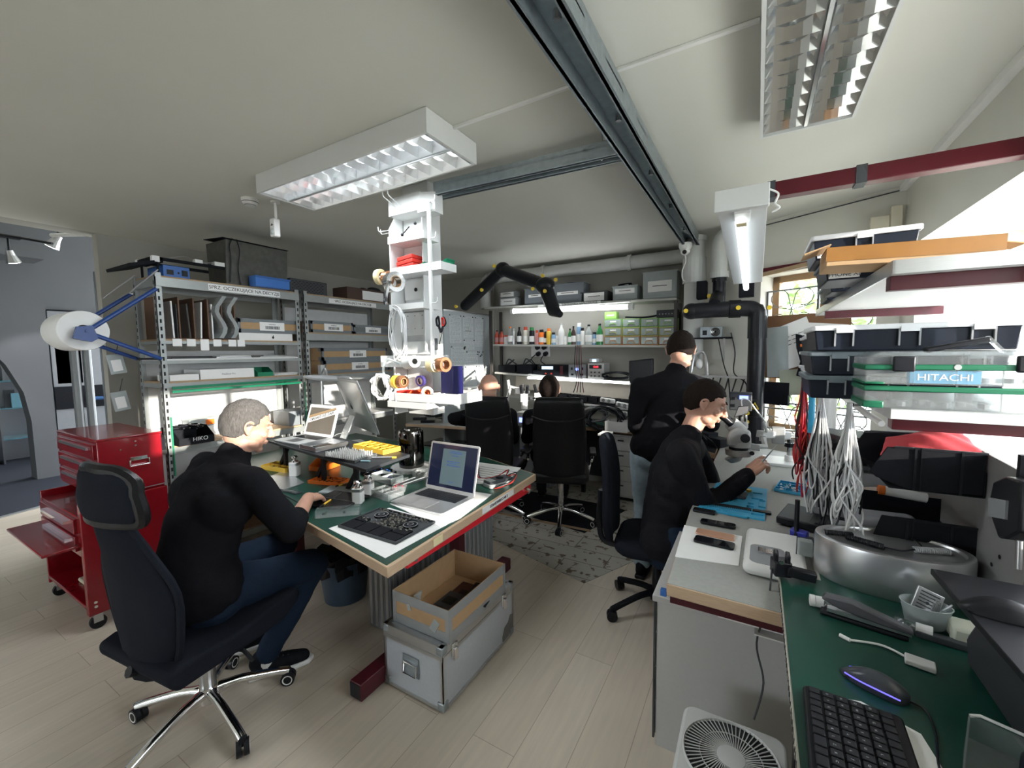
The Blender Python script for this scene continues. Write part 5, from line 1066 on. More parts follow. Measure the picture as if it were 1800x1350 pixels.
t = T('drawer_pedestal', 'dark grey pedestal under the back bench between the two executive chairs', 'cabinet', (-2.2, 4.36, 0)); MB().bb(-2.36, 4.2, .0, -1.98, 4.6, .69).build('body', gry, t, world=True); MB().bb(-2.34, 4.19, .36, -2.0, 4.2, .67).build('drawer', gry, t, world=True, bev=.002)
# desk of the bald man
t = T('corner_desk', 'pale corner desk cluttered with papers in front of the bald man', 'desk', (-2.9, 3.8, 0))
dp = [(-3.44, 3.46), (-2.62, 3.60), (-2.50, 3.72), (-2.56, 4.02), (-3.06, 4.02), (-3.06, 3.66), (-3.44, 3.64)]
MB().prism(dp, .715, .745).build('desk_top', edge, t, world=True, bev=.003); MB().prism([(x*.997-.006, y+.004) for x, y in dp], .744, .748).build('desk_surface', lgry, t, world=True)
MB().bb(-3.40, 3.52, 0, -3.36, 3.56, .715).bb(-2.62, 3.66, .0, -2.58, 3.70, .715).bb(-2.64, 3.95, 0, -2.6, 3.99, .715).build('leg', wht, t, world=True)
MB().prism([(-3.3, 3.50), (-2.45, 3.60), (-2.5, 3.9), (-3.3, 3.9)], .50, .515).build('lower_shelf', glassb, t, world=True)
for k, (px, py, w_, d, lab) in enumerate(((738, 736, .16, .05, 'black stapler like tool lying at the left end of the bald man\'s desk'), (752, 741, .16, .03, 'flat black tool beside the column on the bald man\'s desk'), (772, 729, .10, .07, 'grey soldering controller on the bald man\'s desk'))):
    c = PZ(px, py, .765); tag(MB().box((c.x, c.y, .765), (w_, d, .03), (0, 0, .5)).build('hand_tool', blk if k < 2 else gry, bev=.004), lab, 'tool')
coil('cable_heap', 'tangle of thin black and grey wires on the bald man\'s desk', tuple(PZ(762, 728, .80)), .09, 4, dgry, (1.2, 1, .35), .003, sd=9)
t = T('soldering_stand', 'silver soldering stand with a black handle by the bald man\'s left arm', 'soldering stand', tuple(PZ(778, 738, .75)))
MB().tube([(0, 0, 0), (.02, 0, .12), (.03, 0, .20)], .010).bb(-.06, -.04, 0, .06, .04, .012).build('stand', steel, t); MB().box((.03, 0, .205), (.20, .035, .022), (0, -.15, 0)).build('handle', blk, t, bev=.005)
for k, lab in enumerate(('white paper stack on the bald man\'s desk, left', 'white paper stack on the bald man\'s desk near his elbow')):
    c = PZ((757, 800)[k], (733, 738)[k], .75); tag(MB().box((c.x, c.y, .756), (.22, .16, .012), (0, 0, .2+k*.4)).build('paper_stack', paper), lab, 'paper')
# notice partition with papers
struct('wall_partition', MB().bb(-3.06, 3.66, .9, -3.02, 4.70, 2.03).bb(-3.055, 3.66, 0, -3.03, 4.70, .9), mat('pale_blue_board', (.36, .40, .42), .6))
t = T('notice_board', 'pale board covered with pinned wiring sheets beside the bald man', 'notice board', (-3.01, 4.15, 1.1))
MB().bb(-3.02, 3.67, 1.08, -3.012, 4.66, 2.02).build('board', mat('board_white', (.45, .49, .51), .5), t, world=True)
MB().bb(-3.02, 3.66, 2.015, -3.005, 4.67, 2.03).build('frame', steel, t, world=True)
pp = [(3.76, 1.66, .22, .32), (4.02, 1.72, .20, .26), (4.02, 1.58, .22, .12), (4.26, 1.62, .18, .36), (3.78, 1.36, .28, .26), (4.07, 1.40, .24, .16), (3.76, 1.12, .12, .24), (3.90, 1.12, .10, .24), (4.04, 1.10, .24, .28), (4.32, 1.12, .20, .26)]
for k, (y, z, w_, h) in enumerate(pp):
    lab = ('tall list sheet at the top left of the notice board', 'diagram sheet at the top middle of the notice board', 'short table sheet under the diagram on the notice board', 'tall drawing sheet at the top right of the notice board', 'wide table sheet pinned in the middle left of the notice board', 'small table sheet in the middle of the notice board', 'narrow column list at the bottom left of the notice board', 'second narrow column list at the bottom of the notice board', 'blank sheet at the bottom middle of the notice board', 'list sheet at the lower right of the notice board')[k]
    t2 = T('pinned_sheet', lab, 'paper', (-3.010, y, z)); MB().bb(-.001, 0, 0, .001, w_, h).build('sheet', mat('thin_paper', (.58, .62, .63), .7), t2)
    ln = MB()
    for j in range(int(h/.016)):
        if k == 8: break
        a = RN.uniform(.01, .03)
        while a < w_-.03: q = RN.uniform(.01, .05); ln.bb(.001, a, .01+j*.016, .0018, min(a+q, w_-.01), .013+j*.016); a += q+.012
    if k == 1: ln.bb(.001, .04, .08, .002, .16, .086).bb(.001, .095, .086, .002, .10, .14)
    if len(ln.bm.verts): ln.build('print', mat('faint_ink', (.18, .2, .21), .7), t2)
    MB().cyl((.001, .01, h-.008), (.008, .01, h-.008), .007, n=8).cyl((.001, w_-.01, h-.008), (.008, w_-.01, h-.008), .007, n=8).build('magnets', ink, t2)
o = MB()
for a in range(5): o.ell((-3.0, 4.30+.028*a, 1.52+.03*math.sin(a*2)), (.004, .012, .009), (a, 0, 0), 8)
tag(o.build('magnet_cluster', blk), 'cluster of small black marks on a flyer at the right of the notice board', 'magnets')
t = T('magnifier_lamp', 'white magnifier work lamp clamped low in front of the notice board', 'lamp', tuple(PX(815, 688, -2.92)))
a, b2, c = PX(812, 676, -2.9), PX(850, 648, -2.85), PX(853, 672, -2.85)
MB().tube([a, b2], .014).tube([b2, c], .012).build('arm', whp, t, world=True); a2 = PX(812, 684, -2.9)
MB(Matrix.Translation(a2) @ Matrix.Rotation(1.35, 4, 'Z')).ell((0, 0, 0), (.24, .06, .022)).build('lamp_head', whp, t, world=True); MB().ell(a, (.02, .02, .02)).build('joint', gry, t, world=True)
# shelves
t = T('shelf_unit', 'dark post shelf unit with three boards above the back bench', 'shelf', (-1.8, 4.5, .75))
def board(z0, z1, x0, x1, yf=BY, yf2=None):
    yf2 = yf if yf2 is None else yf2
    mb = MB(); v = [mb._v(p) for p in ((x0, yf, z0), (x1, yf2, z1), (x1, 4.68, z1), (x0, 4.68, z0))]; w2 = [mb._v(p) for p in ((x0, yf, z0-.022), (x1, yf2, z1-.022), (x1, 4.68, z1-.022), (x0, 4.68, z0-.022))]
    mb.bm.faces.new(v); mb.bm.faces.new(w2[::-1])
    for i in range(4): mb.bm.faces.new((v[i], w2[i], w2[(i+1) % 4], v[(i+1) % 4]))
    return mb.build('shelf_board', mat('pale_board', (.50, .50, .46), .5), t, world=True)
bt_, bm_, bl_ = lambda x: 2.108-(x+2.96)*.0216, lambda x: 1.644-(x+2.84)*.0237, lambda x: 1.300-(x+2.82)*.055
board(bt_(-2.96), bt_(-.69), -2.96, -.69); board(bm_(-2.84), bm_(-.69), -2.84, -.69); board(bl_(-2.82), bl_(-.70), -2.82, -.70)
for x, z in ((-2.88, 2.06), (-.70, 2.03)):
    for y in (4.42, 4.66): MB().bb(x-.015, y-.015, .75, x+.015, y+.015, z).build('post', mat('dark_post', (.05, .045, .04), .5), t, world=True)
q = PY(1000, 537, 4.36); o = MB().bb(PY(945, 538, 4.37).x, 4.378, 2.052, PY(1055, 536, 4.37).x, 4.382, 2.080).build('label_strip', paper, t, world=True)
text('STANOWISKO - ELEKTRONIKA NAPRAWA PCB', .030, ink, o, Vector((q.x, 4.376, 2.066))-t.location, (PI/2, -.0, 0))
t = T('strip_light', 'lit fluorescent tube light under the top board of the back shelves', 'light', (-1.7, 4.32, 2.0))
a, b2 = PY(903, 547, 4.34), PY(1105, 539, 4.34); d = (b2-a).normalized(); tubeb = mat('bench_tube', (1, 1, 1), .5, emit=(.95, .98, 1), es=6)
MB().cyl(a, b2, .026).build('tube', tubeb, t, world=True); MB().cyl(b2, b2+d*.05, .036).cyl(a-d*.03, a, .034).build('end_cap', whp, t, world=True); MB().bb(a.x, 4.35, a.z+.02, b2.x, 4.42, b2.z+.05).build('housing', whp, t, world=True)
t = T('strip_light', 'lit thin tube light under the lowest board of the back shelves', 'light', (-1.7, 4.34, 1.2))
a, b2 = PY(928, 664, 4.32), PY(1106, 673, 4.32); MB().cyl(a, b2, .013).build('tube', tubeb, t, world=True); MB().box(((a+b2)/2+Vector((0, .02, .02))), ((b2-a).length, .03, .012), (0, .055, 0)).build('housing', whp, t, world=True)
def things_x(px0, px1, py, y): return PY(px0, py, y).x, PY(px1, py, y).x
def crate(name, label, px0, px1, h, m, lab=None, zf=bt_, y0=4.43, dep=.2, cat='crate', top=None, lw=.5, py=515, dz=0, lm=None):
    x0, x1 = things_x(px0, px1, py, y0); z = zf((x0+x1)/2)+.004+dz; t = T(name, label, cat, ((x0+x1)/2, y0+dep/2, z)); w_ = x1-x0
    MB().tray(-w_/2, -dep/2, 0, w_/2, dep/2, h, .006).build('body', m, t, bev=.003); MB().bb(-w_/2-.005, -dep/2-.005, h-.014, w_/2+.005, -dep/2, h).bb(-w_/2-.005, dep/2, h-.014, w_/2+.005, dep/2+.005, h).build('rim', m, t)
    if lab: MB().bb(-w_*lw/2, -dep/2-.0025, h*lab[0], w_*lw/2, -dep/2-.0005, h*lab[1]).build('label', paper, t); MB().bb(-w_*lw*.3, -dep/2-.0032, h*(lab[0]+lab[1])/2, w_*lw*.3, -dep/2-.0026, h*(lab[0]+lab[1])/2+.006).build('print', ink, t)
    if top:
        for _ in range(top): MB().tube(bez([(RN.uniform(-w_*.4, w_*.4), RN.uniform(-dep*.4, dep*.3), h*.8+RN.uniform(0, .06)) for _ in range(4)]), .008, 6).build('contents', blkm, t)
    return t
gcr = mat('grey_crate', (.15, .17, .19), .5)
crate('crate', 'wide grey crate at the left of the back top shelf, behind the black arm', 922, 958, .19, gcr, (.45, .62), lw=.6)
crate('crate', 'wide grey crate with a white label strip right of the black arm', 970, 1026, .22, gcr, (.42, .58), top=3, lw=.65)
crate('box', 'small grey box with white label on the back top shelf, lower of the stacked pair', 878, 908, .10, gry, (.1, .95), lw=.85, cat='box', dep=.14); crate('box', 'small grey box with white label, upper of the stacked pair at the left shelf end', 878, 905, .075, gry, (.1, .95), lw=.85, cat='box', dep=.14, dz=.104)
crate('box', 'low grey box with a large white label between the crates on the top shelf', 1021, 1068, .11, dgry, (.1, .9), lw=.75, cat='box'); crate('crate', 'clear tub heaped with dark parts right of the low labelled box', 1077, 1120, .15, frost, (.45, .8), lw=.8, top=3)
crate('crate', 'tall clear crate with white label at the right end of the back top shelf', 1130, 1190, .27, frost, (.25, .65), lw=.7, top=5)
BOT = [  # px, width px, height px, body, cap, label
 (874, 9, 25, 'r', 'k', 'first red spray can from the left end of the bottle shelf'), (882, 9, 25, 'r', 'k', 'second red spray can from the left end of the bottle shelf'), (890, 10, 16, 'w', 'r', 'short white bottle beside the two red spray cans'), (897, 10, 31, 'T', 'o', 'trigger spray bottle with orange head behind the white one'),
 (903, 7, 28, 's', 's', 'slim silver and black spray can'), (913, 9, 30, 'k', 'k', 'dark bottle with white label and black cap left of the red topped can'), (924, 9, 30, 'c', 'r', 'cream can with bright red top'), (935, 10, 29, 'k', 'g', 'black can with green top'),
 (944, 7, 24, 'p', 'r', 'pink and white small can'), (952, 10, 25, 'o', 'k', 'orange can with black cap in the middle left'), (959, 6, 22, 'k', 'k', 'thin black bottle right of the orange can'), (965, 9, 27, 'y', 'o', 'yellow can with orange cap'), (973, 8, 20, 'b', 'k', 'pale blue jar behind the yellow can'),
 (980, 8, 15, 'w', 'w', 'short white jar at the shelf middle'), (987, 11, 35, 'w', 's', 'tall white bottle with silver domed top'), (994, 7, 14, 'w', 'w', 'small white dropper right of the tall white bottle'), (1002, 7, 26, 'g', 'k', 'left green bottle with black cap'),
 (1008, 8, 30, 'n', 'k', 'brown bottle with blue label'), (1018, 9, 35, 'b', 'w', 'tall blue and white spray can'), (1024, 7, 27, 'w', 'k', 'white can behind the tall blue one'), (1035, 12, 32, 't', 'k', 'clear glass bottle with white label and black cap'), (1045, 7, 20, 'b', 'k', 'small blue bottle right of the clear one'),
 (1054, 11, 33, 'g', 'k', 'green glass bottle next to the coloured drawers')]
CM = dict(r=mat('can_red', (.45, .06, .03), .35), k=blk, w=whp, o=orange, T=clear, s=steel, c=mat('can_cream', (.62, .58, .5), .4), g=mat('bottle_green', (.03, .20, .06), .2), p=mat('can_pink', (.5, .22, .22), .4), y=yellow, b=mat('can_blue', (.20, .34, .5), .35), n=mat('bottle_brown', (.06, .03, .03), .2), t=mat('clear_glass_grey', (.4, .43, .42), .15))
for px, wp, hp, bc, cc, lab in BOT:
    y = 4.46+RN.uniform(-.015, .02); c = PY(px, 602, y); z = bm_(c.x)+.001; sc_ = 5.0/735; r = wp*sc_/2*.95; h = hp*sc_*1.02
    nm = 'spray_can' if 'can' in lab else ('jar' if 'jar' in lab else 'bottle'); t = T(nm, lab+(', on the back shelf' if len(lab.split()) < 12 else ''), nm.replace('_', ' '), (c.x, y, z))
    if 'bottle' in lab and hp > 22: MB().lathe([(0, 0), (r, 0), (r, h*.55), (r*.9, h*.66), (r*.4, h*.82), (r*.36, h*.92), (0, h*.92)], n=14).build('body', CM[bc], t, smooth=True); MB().cyl((0, 0, h*.91), (0, 0, h), r*.42, n=12).build('cap', CM[cc], t)
    else: MB().lathe([(0, 0), (r, 0), (r, h*.76), (r*.8, h*.82), (0, h*.82)], n=14).build('body', CM[bc], t, smooth=True); MB().cyl((0, 0, h*.80), (0, 0, h), r*.78, r*.6 if cc == 's' else r*.75, 12).build('cap', CM[cc], t)
    if bc in 'kgntTrcbo': MB().cyl((0, 0, h*.15), (0, 0, h*.48), r*1.02, n=14).build('label', paper if bc in 'kgntc' else CM['p'] if bc == 'r' else whp, t)
# coloured drawers 4 x 3
gx = [1062+32*k for k in range(5)]
fm_ = [mat('drawer_orange', (.5, .24, .10), .4), mat('drawer_yellow', (.5, .48, .12), .4), mat('drawer_lime', (.28, .52, .16), .4)]
clr = mat('smoky_clear', (.30, .36, .34), .2)
for k in range(4):
    x0, x1 = things_x(gx[k], gx[k+1]-1, 585, 4.45); w_ = x1-x0; z = bm_((x0+x1)/2)+.001
    t = T('drawer_tower', ('leftmost', 'second from left', 'second from right', 'rightmost')[k]+' tower of three small clear drawers with coloured frames on the bottle shelf', 'drawer unit', ((x0+x1)/2, 4.53, z))
    for j in range(3):
        MB().bb(-w_/2, -.08, j*.092, w_/2, .08, j*.092+.008).bb(-w_/2, -.08, j*.092+.084, w_/2, .08, j*.092+.091).bb(-w_/2, -.08, j*.092, -w_/2+.006, .08, j*.092+.09).bb(w_/2-.006, -.08, j*.092, w_/2, .08, j*.092+.09).build('frame', fm_[j] if not (k == 0 and j == 0) else fm_[0], t, bev=.001)
        d = MB().bb(-w_/2+.008, -.084, j*.092+.01, w_/2-.008, .07, j*.092+.082).build('drawer', clr, t, bev=.003)
        MB().tube(bez([(-.04, -.086, j*.092+.018), (-.025, -.09, j*.092+.040), (.025, -.09, j*.092+.040), (.04, -.086, j*.092+.018)]), .004).build('handle', fm_[j], d); MB().bb(-.03, -.0865, j*.092+.055, .035, -.0845, j*.092+.070).build('label', paper, d)
x0, x1 = things_x(1062, 1082, 556, 4.45); t = T('small_bin', 'lime green tub on top of the leftmost drawer tower', 'bin', ((x0+x1)/2, 4.52, bm_(x0)+.278)); MB().tray(-.065, -.05, 0, .065, .05, .075, .004).build('tub', lgrn, t, bev=.003); MB().bb(-.04, -.052, .03, .04, -.0505, .045).build('label', paper, t)
x0, x1 = things_x(1156, 1188, 556, 4.45); t = T('device', 'black device with small knobs on top of the rightmost drawer tower', 'device', ((x0+x1)/2, 4.52, bm_(x0)+.278)); MB().bb(-.10, -.06, 0, .10, .06, .075).build('case', blk, t, bev=.003)
kb = MB(); [kb.cyl((x, -.061, .035), (x, -.066, .035), .007, n=8) for x in (-.07, -.04, -.01, .02, .05)]; kb.build('knobs', gry, t)
tag(MB().tube(bez([(x-1.55+.0, 4.5, bm_(-1.2)+.285+.02*abs(math.sin(x*40))) for x in (.33, .40, .47, .55, .62, .68)]), .009).build('coiled_cable', blkm), 'black cable loop lying on the middle drawer towers', 'cable')
# low board equipment
def equip(name, label, px0, px1, h, m, py=648, y0=4.30, dep=.2, cat='equipment', zf=bl_, dz=0):
    x0, x1 = things_x(px0, px1, py, y0+.12); w_ = x1-x0; z = zf((x0+x1)/2)+.004+dz; t = T(name, label, cat, ((x0+x1)/2, y0+.12+dep/2, z)); MB().bb(-w_/2, -dep/2, .004, w_/2, dep/2, h).build('case', m, t, bev=.004); return t, w_, -dep/2
t, w_, yf = equip('power_supply', 'dark red and black bench meter with a lit pale display on the lower back shelf', 950, 1000, .13, blkm, cat='power supply'); MB().bb(-w_*.45, yf-.003, .08, -w_*.05, yf, .115).build('display', lcd, t); MB().bb(w_*.2, yf-.004, .02, w_*.3, yf, .12).build('red_side', redf, t); MB().cyl((-w_*.3, yf, .03), (-w_*.3, yf-.012, .03), .01).cyl((-w_*.1, yf, .03), (-w_*.1, yf-.012, .03), .01).build('terminals', redp, t)
t, w_, yf = equip('power_supply', 'grey bench unit with a glowing blue lamp on the lower back shelf', 999, 1030, .15, gry, cat='power supply'); MB().cyl((0, yf-.004, .10), (0, yf, .10), .016).build('lamp', led_b, t); MB().bb(-w_*.35, yf-.003, .09, -w_*.25, yf, .12).bb(w_*.25, yf-.003, .09, w_*.35, yf, .12).bb(-w_*.35, yf-.003, .03, -w_*.2, yf, .05).bb(w_*.15, yf-.003, .03, w_*.35, yf, .05).build('switches', blk, t)
t, w_, yf = equip('power_supply', 'light grey power supply with red digits on the lower back shelf', 1033, 1062, .18, lgry, cat='power supply'); MB().bb(-w_*.4, yf-.003, .12, w_*.35, yf, .16).build('display_window', blk, t)
text('12.05', .028, led_r, t, (-.0, yf-.004, .14), (PI/2, 0, 0)); kk = MB(); [kk.cyl((x, yf, z), (x, yf-.01, z), .009, n=10) for x in (-.05, -.01, .04) for z in (.04, .08)]; kk.build('knobs', dgry, t)
t, w_, yf = equip('meter', 'small meter with blue digits on top of the red digit power supply', 1036, 1053, .045, lgry, dz=.185, dep=.1, cat='meter'); MB().bb(-w_*.2, yf-.003, .01, w_*.2, yf, .036).build('display', lcd, t)
for k, (a, b2, h, lab) in enumerate(((876, 905, .09, 'black tray of tools at the left end of the lower back shelf'), (908, 934, .11, 'black open case with loose cables on the lower back shelf'), (936, 950, .05, 'small black box left of the lit meter'))):
    t, w_, yf = equip('tool_tray', lab, a, b2, h, blkm, cat='tool tray'); MB().tube(bez([(-w_*.3, 0, h), (0, -.04, h+.07), (w_*.2, 0, h+.03), (w_*.35, .02, h)]), .008).box((0, 0, h+.03), (w_*.5, .03, .012), (0, -.6, 0)).build('contents', dgry, t)
coil('cable_heap', 'tangle of black cables right of the grey power supply on the lower back shelf', tuple(PY(1083, 660, 4.45)), .07, 4, blk, (2.2, .8, .5), .008, sd=12)
t = T('wall_socket', 'white double wall socket crowded with black plugs under the bottle shelf', 'wall socket', (PY(950, 617, 4.68).x, 4.69, PY(950, 617, 4.68).z)); MB().bb(-.13, -.012, -.07, .13, .01, .07).build('plate', whp, t, bev=.003)
for dx, dz in ((-.03, .05), (.06, .05), (-.02, -.03), (.08, -.03)): MB().cyl((dx, -.01, dz), (dx, -.05, dz-.01), .028).build('plug', blk, t)
MB().tube(bez([(-.02, -.05, -.03), (-.1, -.06, -.1), (-.02, -.05, -.2), (0, -.05, -.3)]), .006).tube(bez([(.08, -.05, -.03), (.03, -.06, -.12), (.12, -.06, -.2), (.05, -.05, -.31)]), .006).tube(bez([(-.03, -.05, .05), (-.2, -.06, .1), (-.35, -.05, .12)]), .005).build('cord', blk, t)
for k in range(4): cable('test_lead', 'dark red and black test leads hanging from the bottle shelf', [PY(1012+k*3, 607, 4.38), PY(1010+k*4, 640, 4.28), PY(1014+k*3, 668, 4.27), PY(1008+k*6, 690, 4.25)], .005, redf if k % 2 else blk, group='test leads under the bottle shelf')
# panel with small bins, bench clutter
t = T('bin_rail', 'cream panel with a row of small black bins above the back bench', 'bin rail', (-1.5, 4.55, .98)); a, b2 = PY(985, 690, 4.5), PY(1104, 704, 4.5)
MB().box(((a.x+b2.x)/2-.2, 4.60, 1.12), (1.7, .02, .16), (0, .05, 0)).build('panel', mat('cream_panel', (.55, .50, .42), .6), t, world=True); MB().box(((a.x+b2.x)/2-.2, 4.50, .955), (1.7, .16, .02), (0, .05, 0)).build('ledge', lgry, t, world=True)
for k in range(9):
    x = b2.x-.02-k*.118; z = .965-(x+1.5)*.05; tag(MB().tray(x-.05, 4.43, z, x+.05, 4.56, z+.065, .004).bb(x-.025, 4.428, z+.015, x+.025, 4.43, z+.03).build('small_bin', blk), 'small black parts bin in the row above the back bench', 'bin', 'black bins in the row above the back bench')
def strip(label, px, py, L_, rz): 
    c = PY(px, py, 4.30); t = T('power_strip', label, 'power strip', tuple(c)); M = Matrix.Rotation(rz, 4, 'Y'); MB(M).bb(-L_/2, -.02, -.025, L_/2, .02, .025).build('body', whp, t, bev=.012, seg=3)
    s_ = MB(M); n = int(L_/.06)
    for i in range(n): s_.cyl((-L_/2+.04+i*.06, -.021, 0), (-L_/2+.04+i*.06, -.023, 0), .018, n=12)
    s_.build('outlets', gry, t)
strip('white power strip above the cable tangle, left of the standing man', 1068, 704, .16, .1); strip('second white power strip touching the standing man\'s elbow', 1096, 712, .16, .15); strip('white power strip lower on the bench, right', 1098, 727, .18, .1)
coil('cable_heap', 'big tangle of black cables on the right half of the back bench', tuple(PZ(1062, 735, .86)), .15, 5, blk, (1.2, .9, .75), .008, sd=21); coil('cable_heap', 'grey cable tangle beside the black one on the back bench', tuple(PZ(1046, 728, .88)), .11, 3, gry, (1.2, .8, .7), .007, sd=23)
t = T('station', 'pale grey soldering station with a blue screen between the two chairs', 'soldering station', tuple(PZ(925, 748, .755))); MB().bb(-.09, -.05, 0, .09, .12, .13).build('case', lgry, t, bev=.004); MB().bb(-.055, -.053, .04, .01, -.05, .09).build('screen', led_b, t); MB().cyl((.05, -.05, .06), (.05, -.062, .06), .012).build('knob', blk, t); MB().bb(-.1, -.04, .135, .1, .1, .145).build('lid_papers', paper, t)
def small_scope(label, px, py, s_, rz):
    c = PZ(px, py, .755); t = T('microscope', label, 'microscope', tuple(c), rz); MB().cyl((0, .1, 0), (0, .1, .42), .014).build('post', chrome, t); MB().bb(-.09, -.04, 0, .09, .13, .02).build('base', whp, t, bev=.004)
    MB().cyl((0, .1, .30), (0, -.05, .30), .02).bb(-.04, -.10, .24, .04, .0, .33).cyl((0, -.05, .16), (0, -.05, .24), .035).build('head', whp, t); MB().tube([(-.03, -.06, .33), (-.035, -.12, .42)], .018).tube([(.03, -.06, .33), (.035, -.12, .42)], .018).build('eyepiece', blk, t); MB().cyl((.04, -.03, .27), (.065, -.03, .27), .018).build('knob', blk, t); return t
small_scope('white stereo microscope on the back bench between the bald man and his neighbour', 922, 742, 1, .5); small_scope('white stereo microscope directly behind the dark haired seated man', 950, 740, 1, .2)
t = T('robot_arm', 'white jointed inspection arm on the back bench right of the bald man', 'inspection arm', tuple(PZ(893, 735, .755))); P3 = lambda x, y: PY(x, y, 4.35)
MB().tube([P3(890, 722), P3(892, 700), P3(898, 680), P3(912, 684), P3(930, 690)], .022).build('arm', whp, t, world=True); MB().cyl(P3(895, 684), P3(893, 668), .018).build('head', whp, t, world=True); MB().box(P3(914, 687), (.10, .05, .07)).build('joint_box', gry, t, world=True)
t = T('monitor', 'small black monitor edge just left of the standing man\'s shoulder', 'monitor', tuple(PY(1118, 690, 4.0))); a = PY(1120, 660, 4.0); MB().prism([(a.x-.08, a.z+.14), (a.x+.14, a.z+.16), (a.x+.14, a.z-.14), (a.x-.02, a.z-.14), (a.x-.08, a.z-.05)], 4.0, 4.06, 'y').build('shell', blk, t, world=True, bev=.01); MB().cyl((a.x+.05, 4.05, a.z-.1), (a.x+.05, 4.2, .755), .015).build('stand', blk, t, world=True)
for k, (px, py, w_, h, m, lab) in enumerate(((1085, 758, .22, .10, lgry, 'grey open box at the right end of the back bench'), (1100, 745, .2, .03, oak, 'light wooden tray behind the grey open box'), (1063, 765, .10, .02, whp, 'small white part lying at the front edge of the back bench'))):
    c = PZ(px, py, .756); tag(MB().tray(c.x-w_/2, c.y-.05, .756, c.x+w_/2, c.y+.10, .756+h, .004).build('parts_box', m), lab, 'box')
# wall bracket shelves right of the back shelves
x0, x1 = PY(1205, 590, 4.32).x, PY(1292, 592, 4.32).x
t = T('bracket_shelf', 'thin wall shelf carrying a fan cooled power unit, behind the standing man', 'shelf', ((x0+x1)/2, 4.25, PY(1240, 592, 4.2).z)); z = PY(1240, 594, 4.15).z
MB().bb(-.56, 3.98, z-.012, -.18, 4.20, z).build('board', blkm, t, world=True); MB().bb(-.25, 4.0, z-.2, -.235, 4.02, z).bb(-.25, 4.0, z-.012, -.235, 4.15, z).build('bracket', lgry, t, world=True)
t = T('power_unit', 'grey computer power unit with a round fan grille on the thin wall shelf', 'power unit', (-.33, 4.05, z)); MB().bb(-.10, -.06, 0, .07, .08, .09).build('case', galv, t, bev=.002)
MB().cyl((.02, -.0605, .045), (.02, -.061, .045), .038).build('fan_opening', dark, t); g = MB(); [g.lathe([(r, 0), (r+.002, .001), (r+.003, 0)], (.02, -.063, .045), 20, Matrix.Rotation(PI/2, 4, 'X')) for r in (.010, .019, .028, .037)]; g.build('fan_grille', steel, t); MB().bb(-.08, -.063, .02, -.045, -.06, .06).build('socket', blk, t)
cable('wall_cable', 'black cord hanging in a long loop from the power unit', [PY(1262, 590, 4.0), PY(1272, 640, 3.95), PY(1280, 665, 3.9), PY(1283, 700, 3.85)], .005, blk); cable('wall_cable', 'second black cord from the power unit to the duct', [PY(1285, 585, 4.0), PY(1292, 620, 3.95), PY(1290, 655, 3.9), PY(1310, 672, 3.85), PY(1314, 690, 3.85)], .005, blk)
t = T('bracket_shelf', 'grey wire bracket shelf with an adhesive lamp behind the microscope', 'shelf', tuple(PY(1280, 662, 3.95))); a, b2 = PY(1238, 662, 4.1), PY(1330, 662, 3.85); MB().box((a+b2)/2, ((b2-a).length, .2, .015), (0, 0, -.5)).build('board', lgry, t, world=True)
ws = MB(); [ws.cyl(a.lerp(b2, .2+.15*i), a.lerp(b2, .1+.15*i)+Vector((0, 0, -.16)), .006) for i in range(5)]; ws.build('struts', dgry, t, world=True)
t = T('gooseneck_lamp', 'small lamp with a pale bulb right of the standing man\'s head', 'lamp', tuple(PY(1228, 640, 4.0))); c = PY(1229, 640, 4.0); MB().ell(c, (.03, .03, .045)).build('bulb', whp, t, world=True); MB().tube(bez([PY(1215, 655, 4.0), PY(1222, 625, 4.0), PY(1240, 625, 4.0), PY(1243, 700, 4.0)]), .012).build('arm', alu, t, world=True)
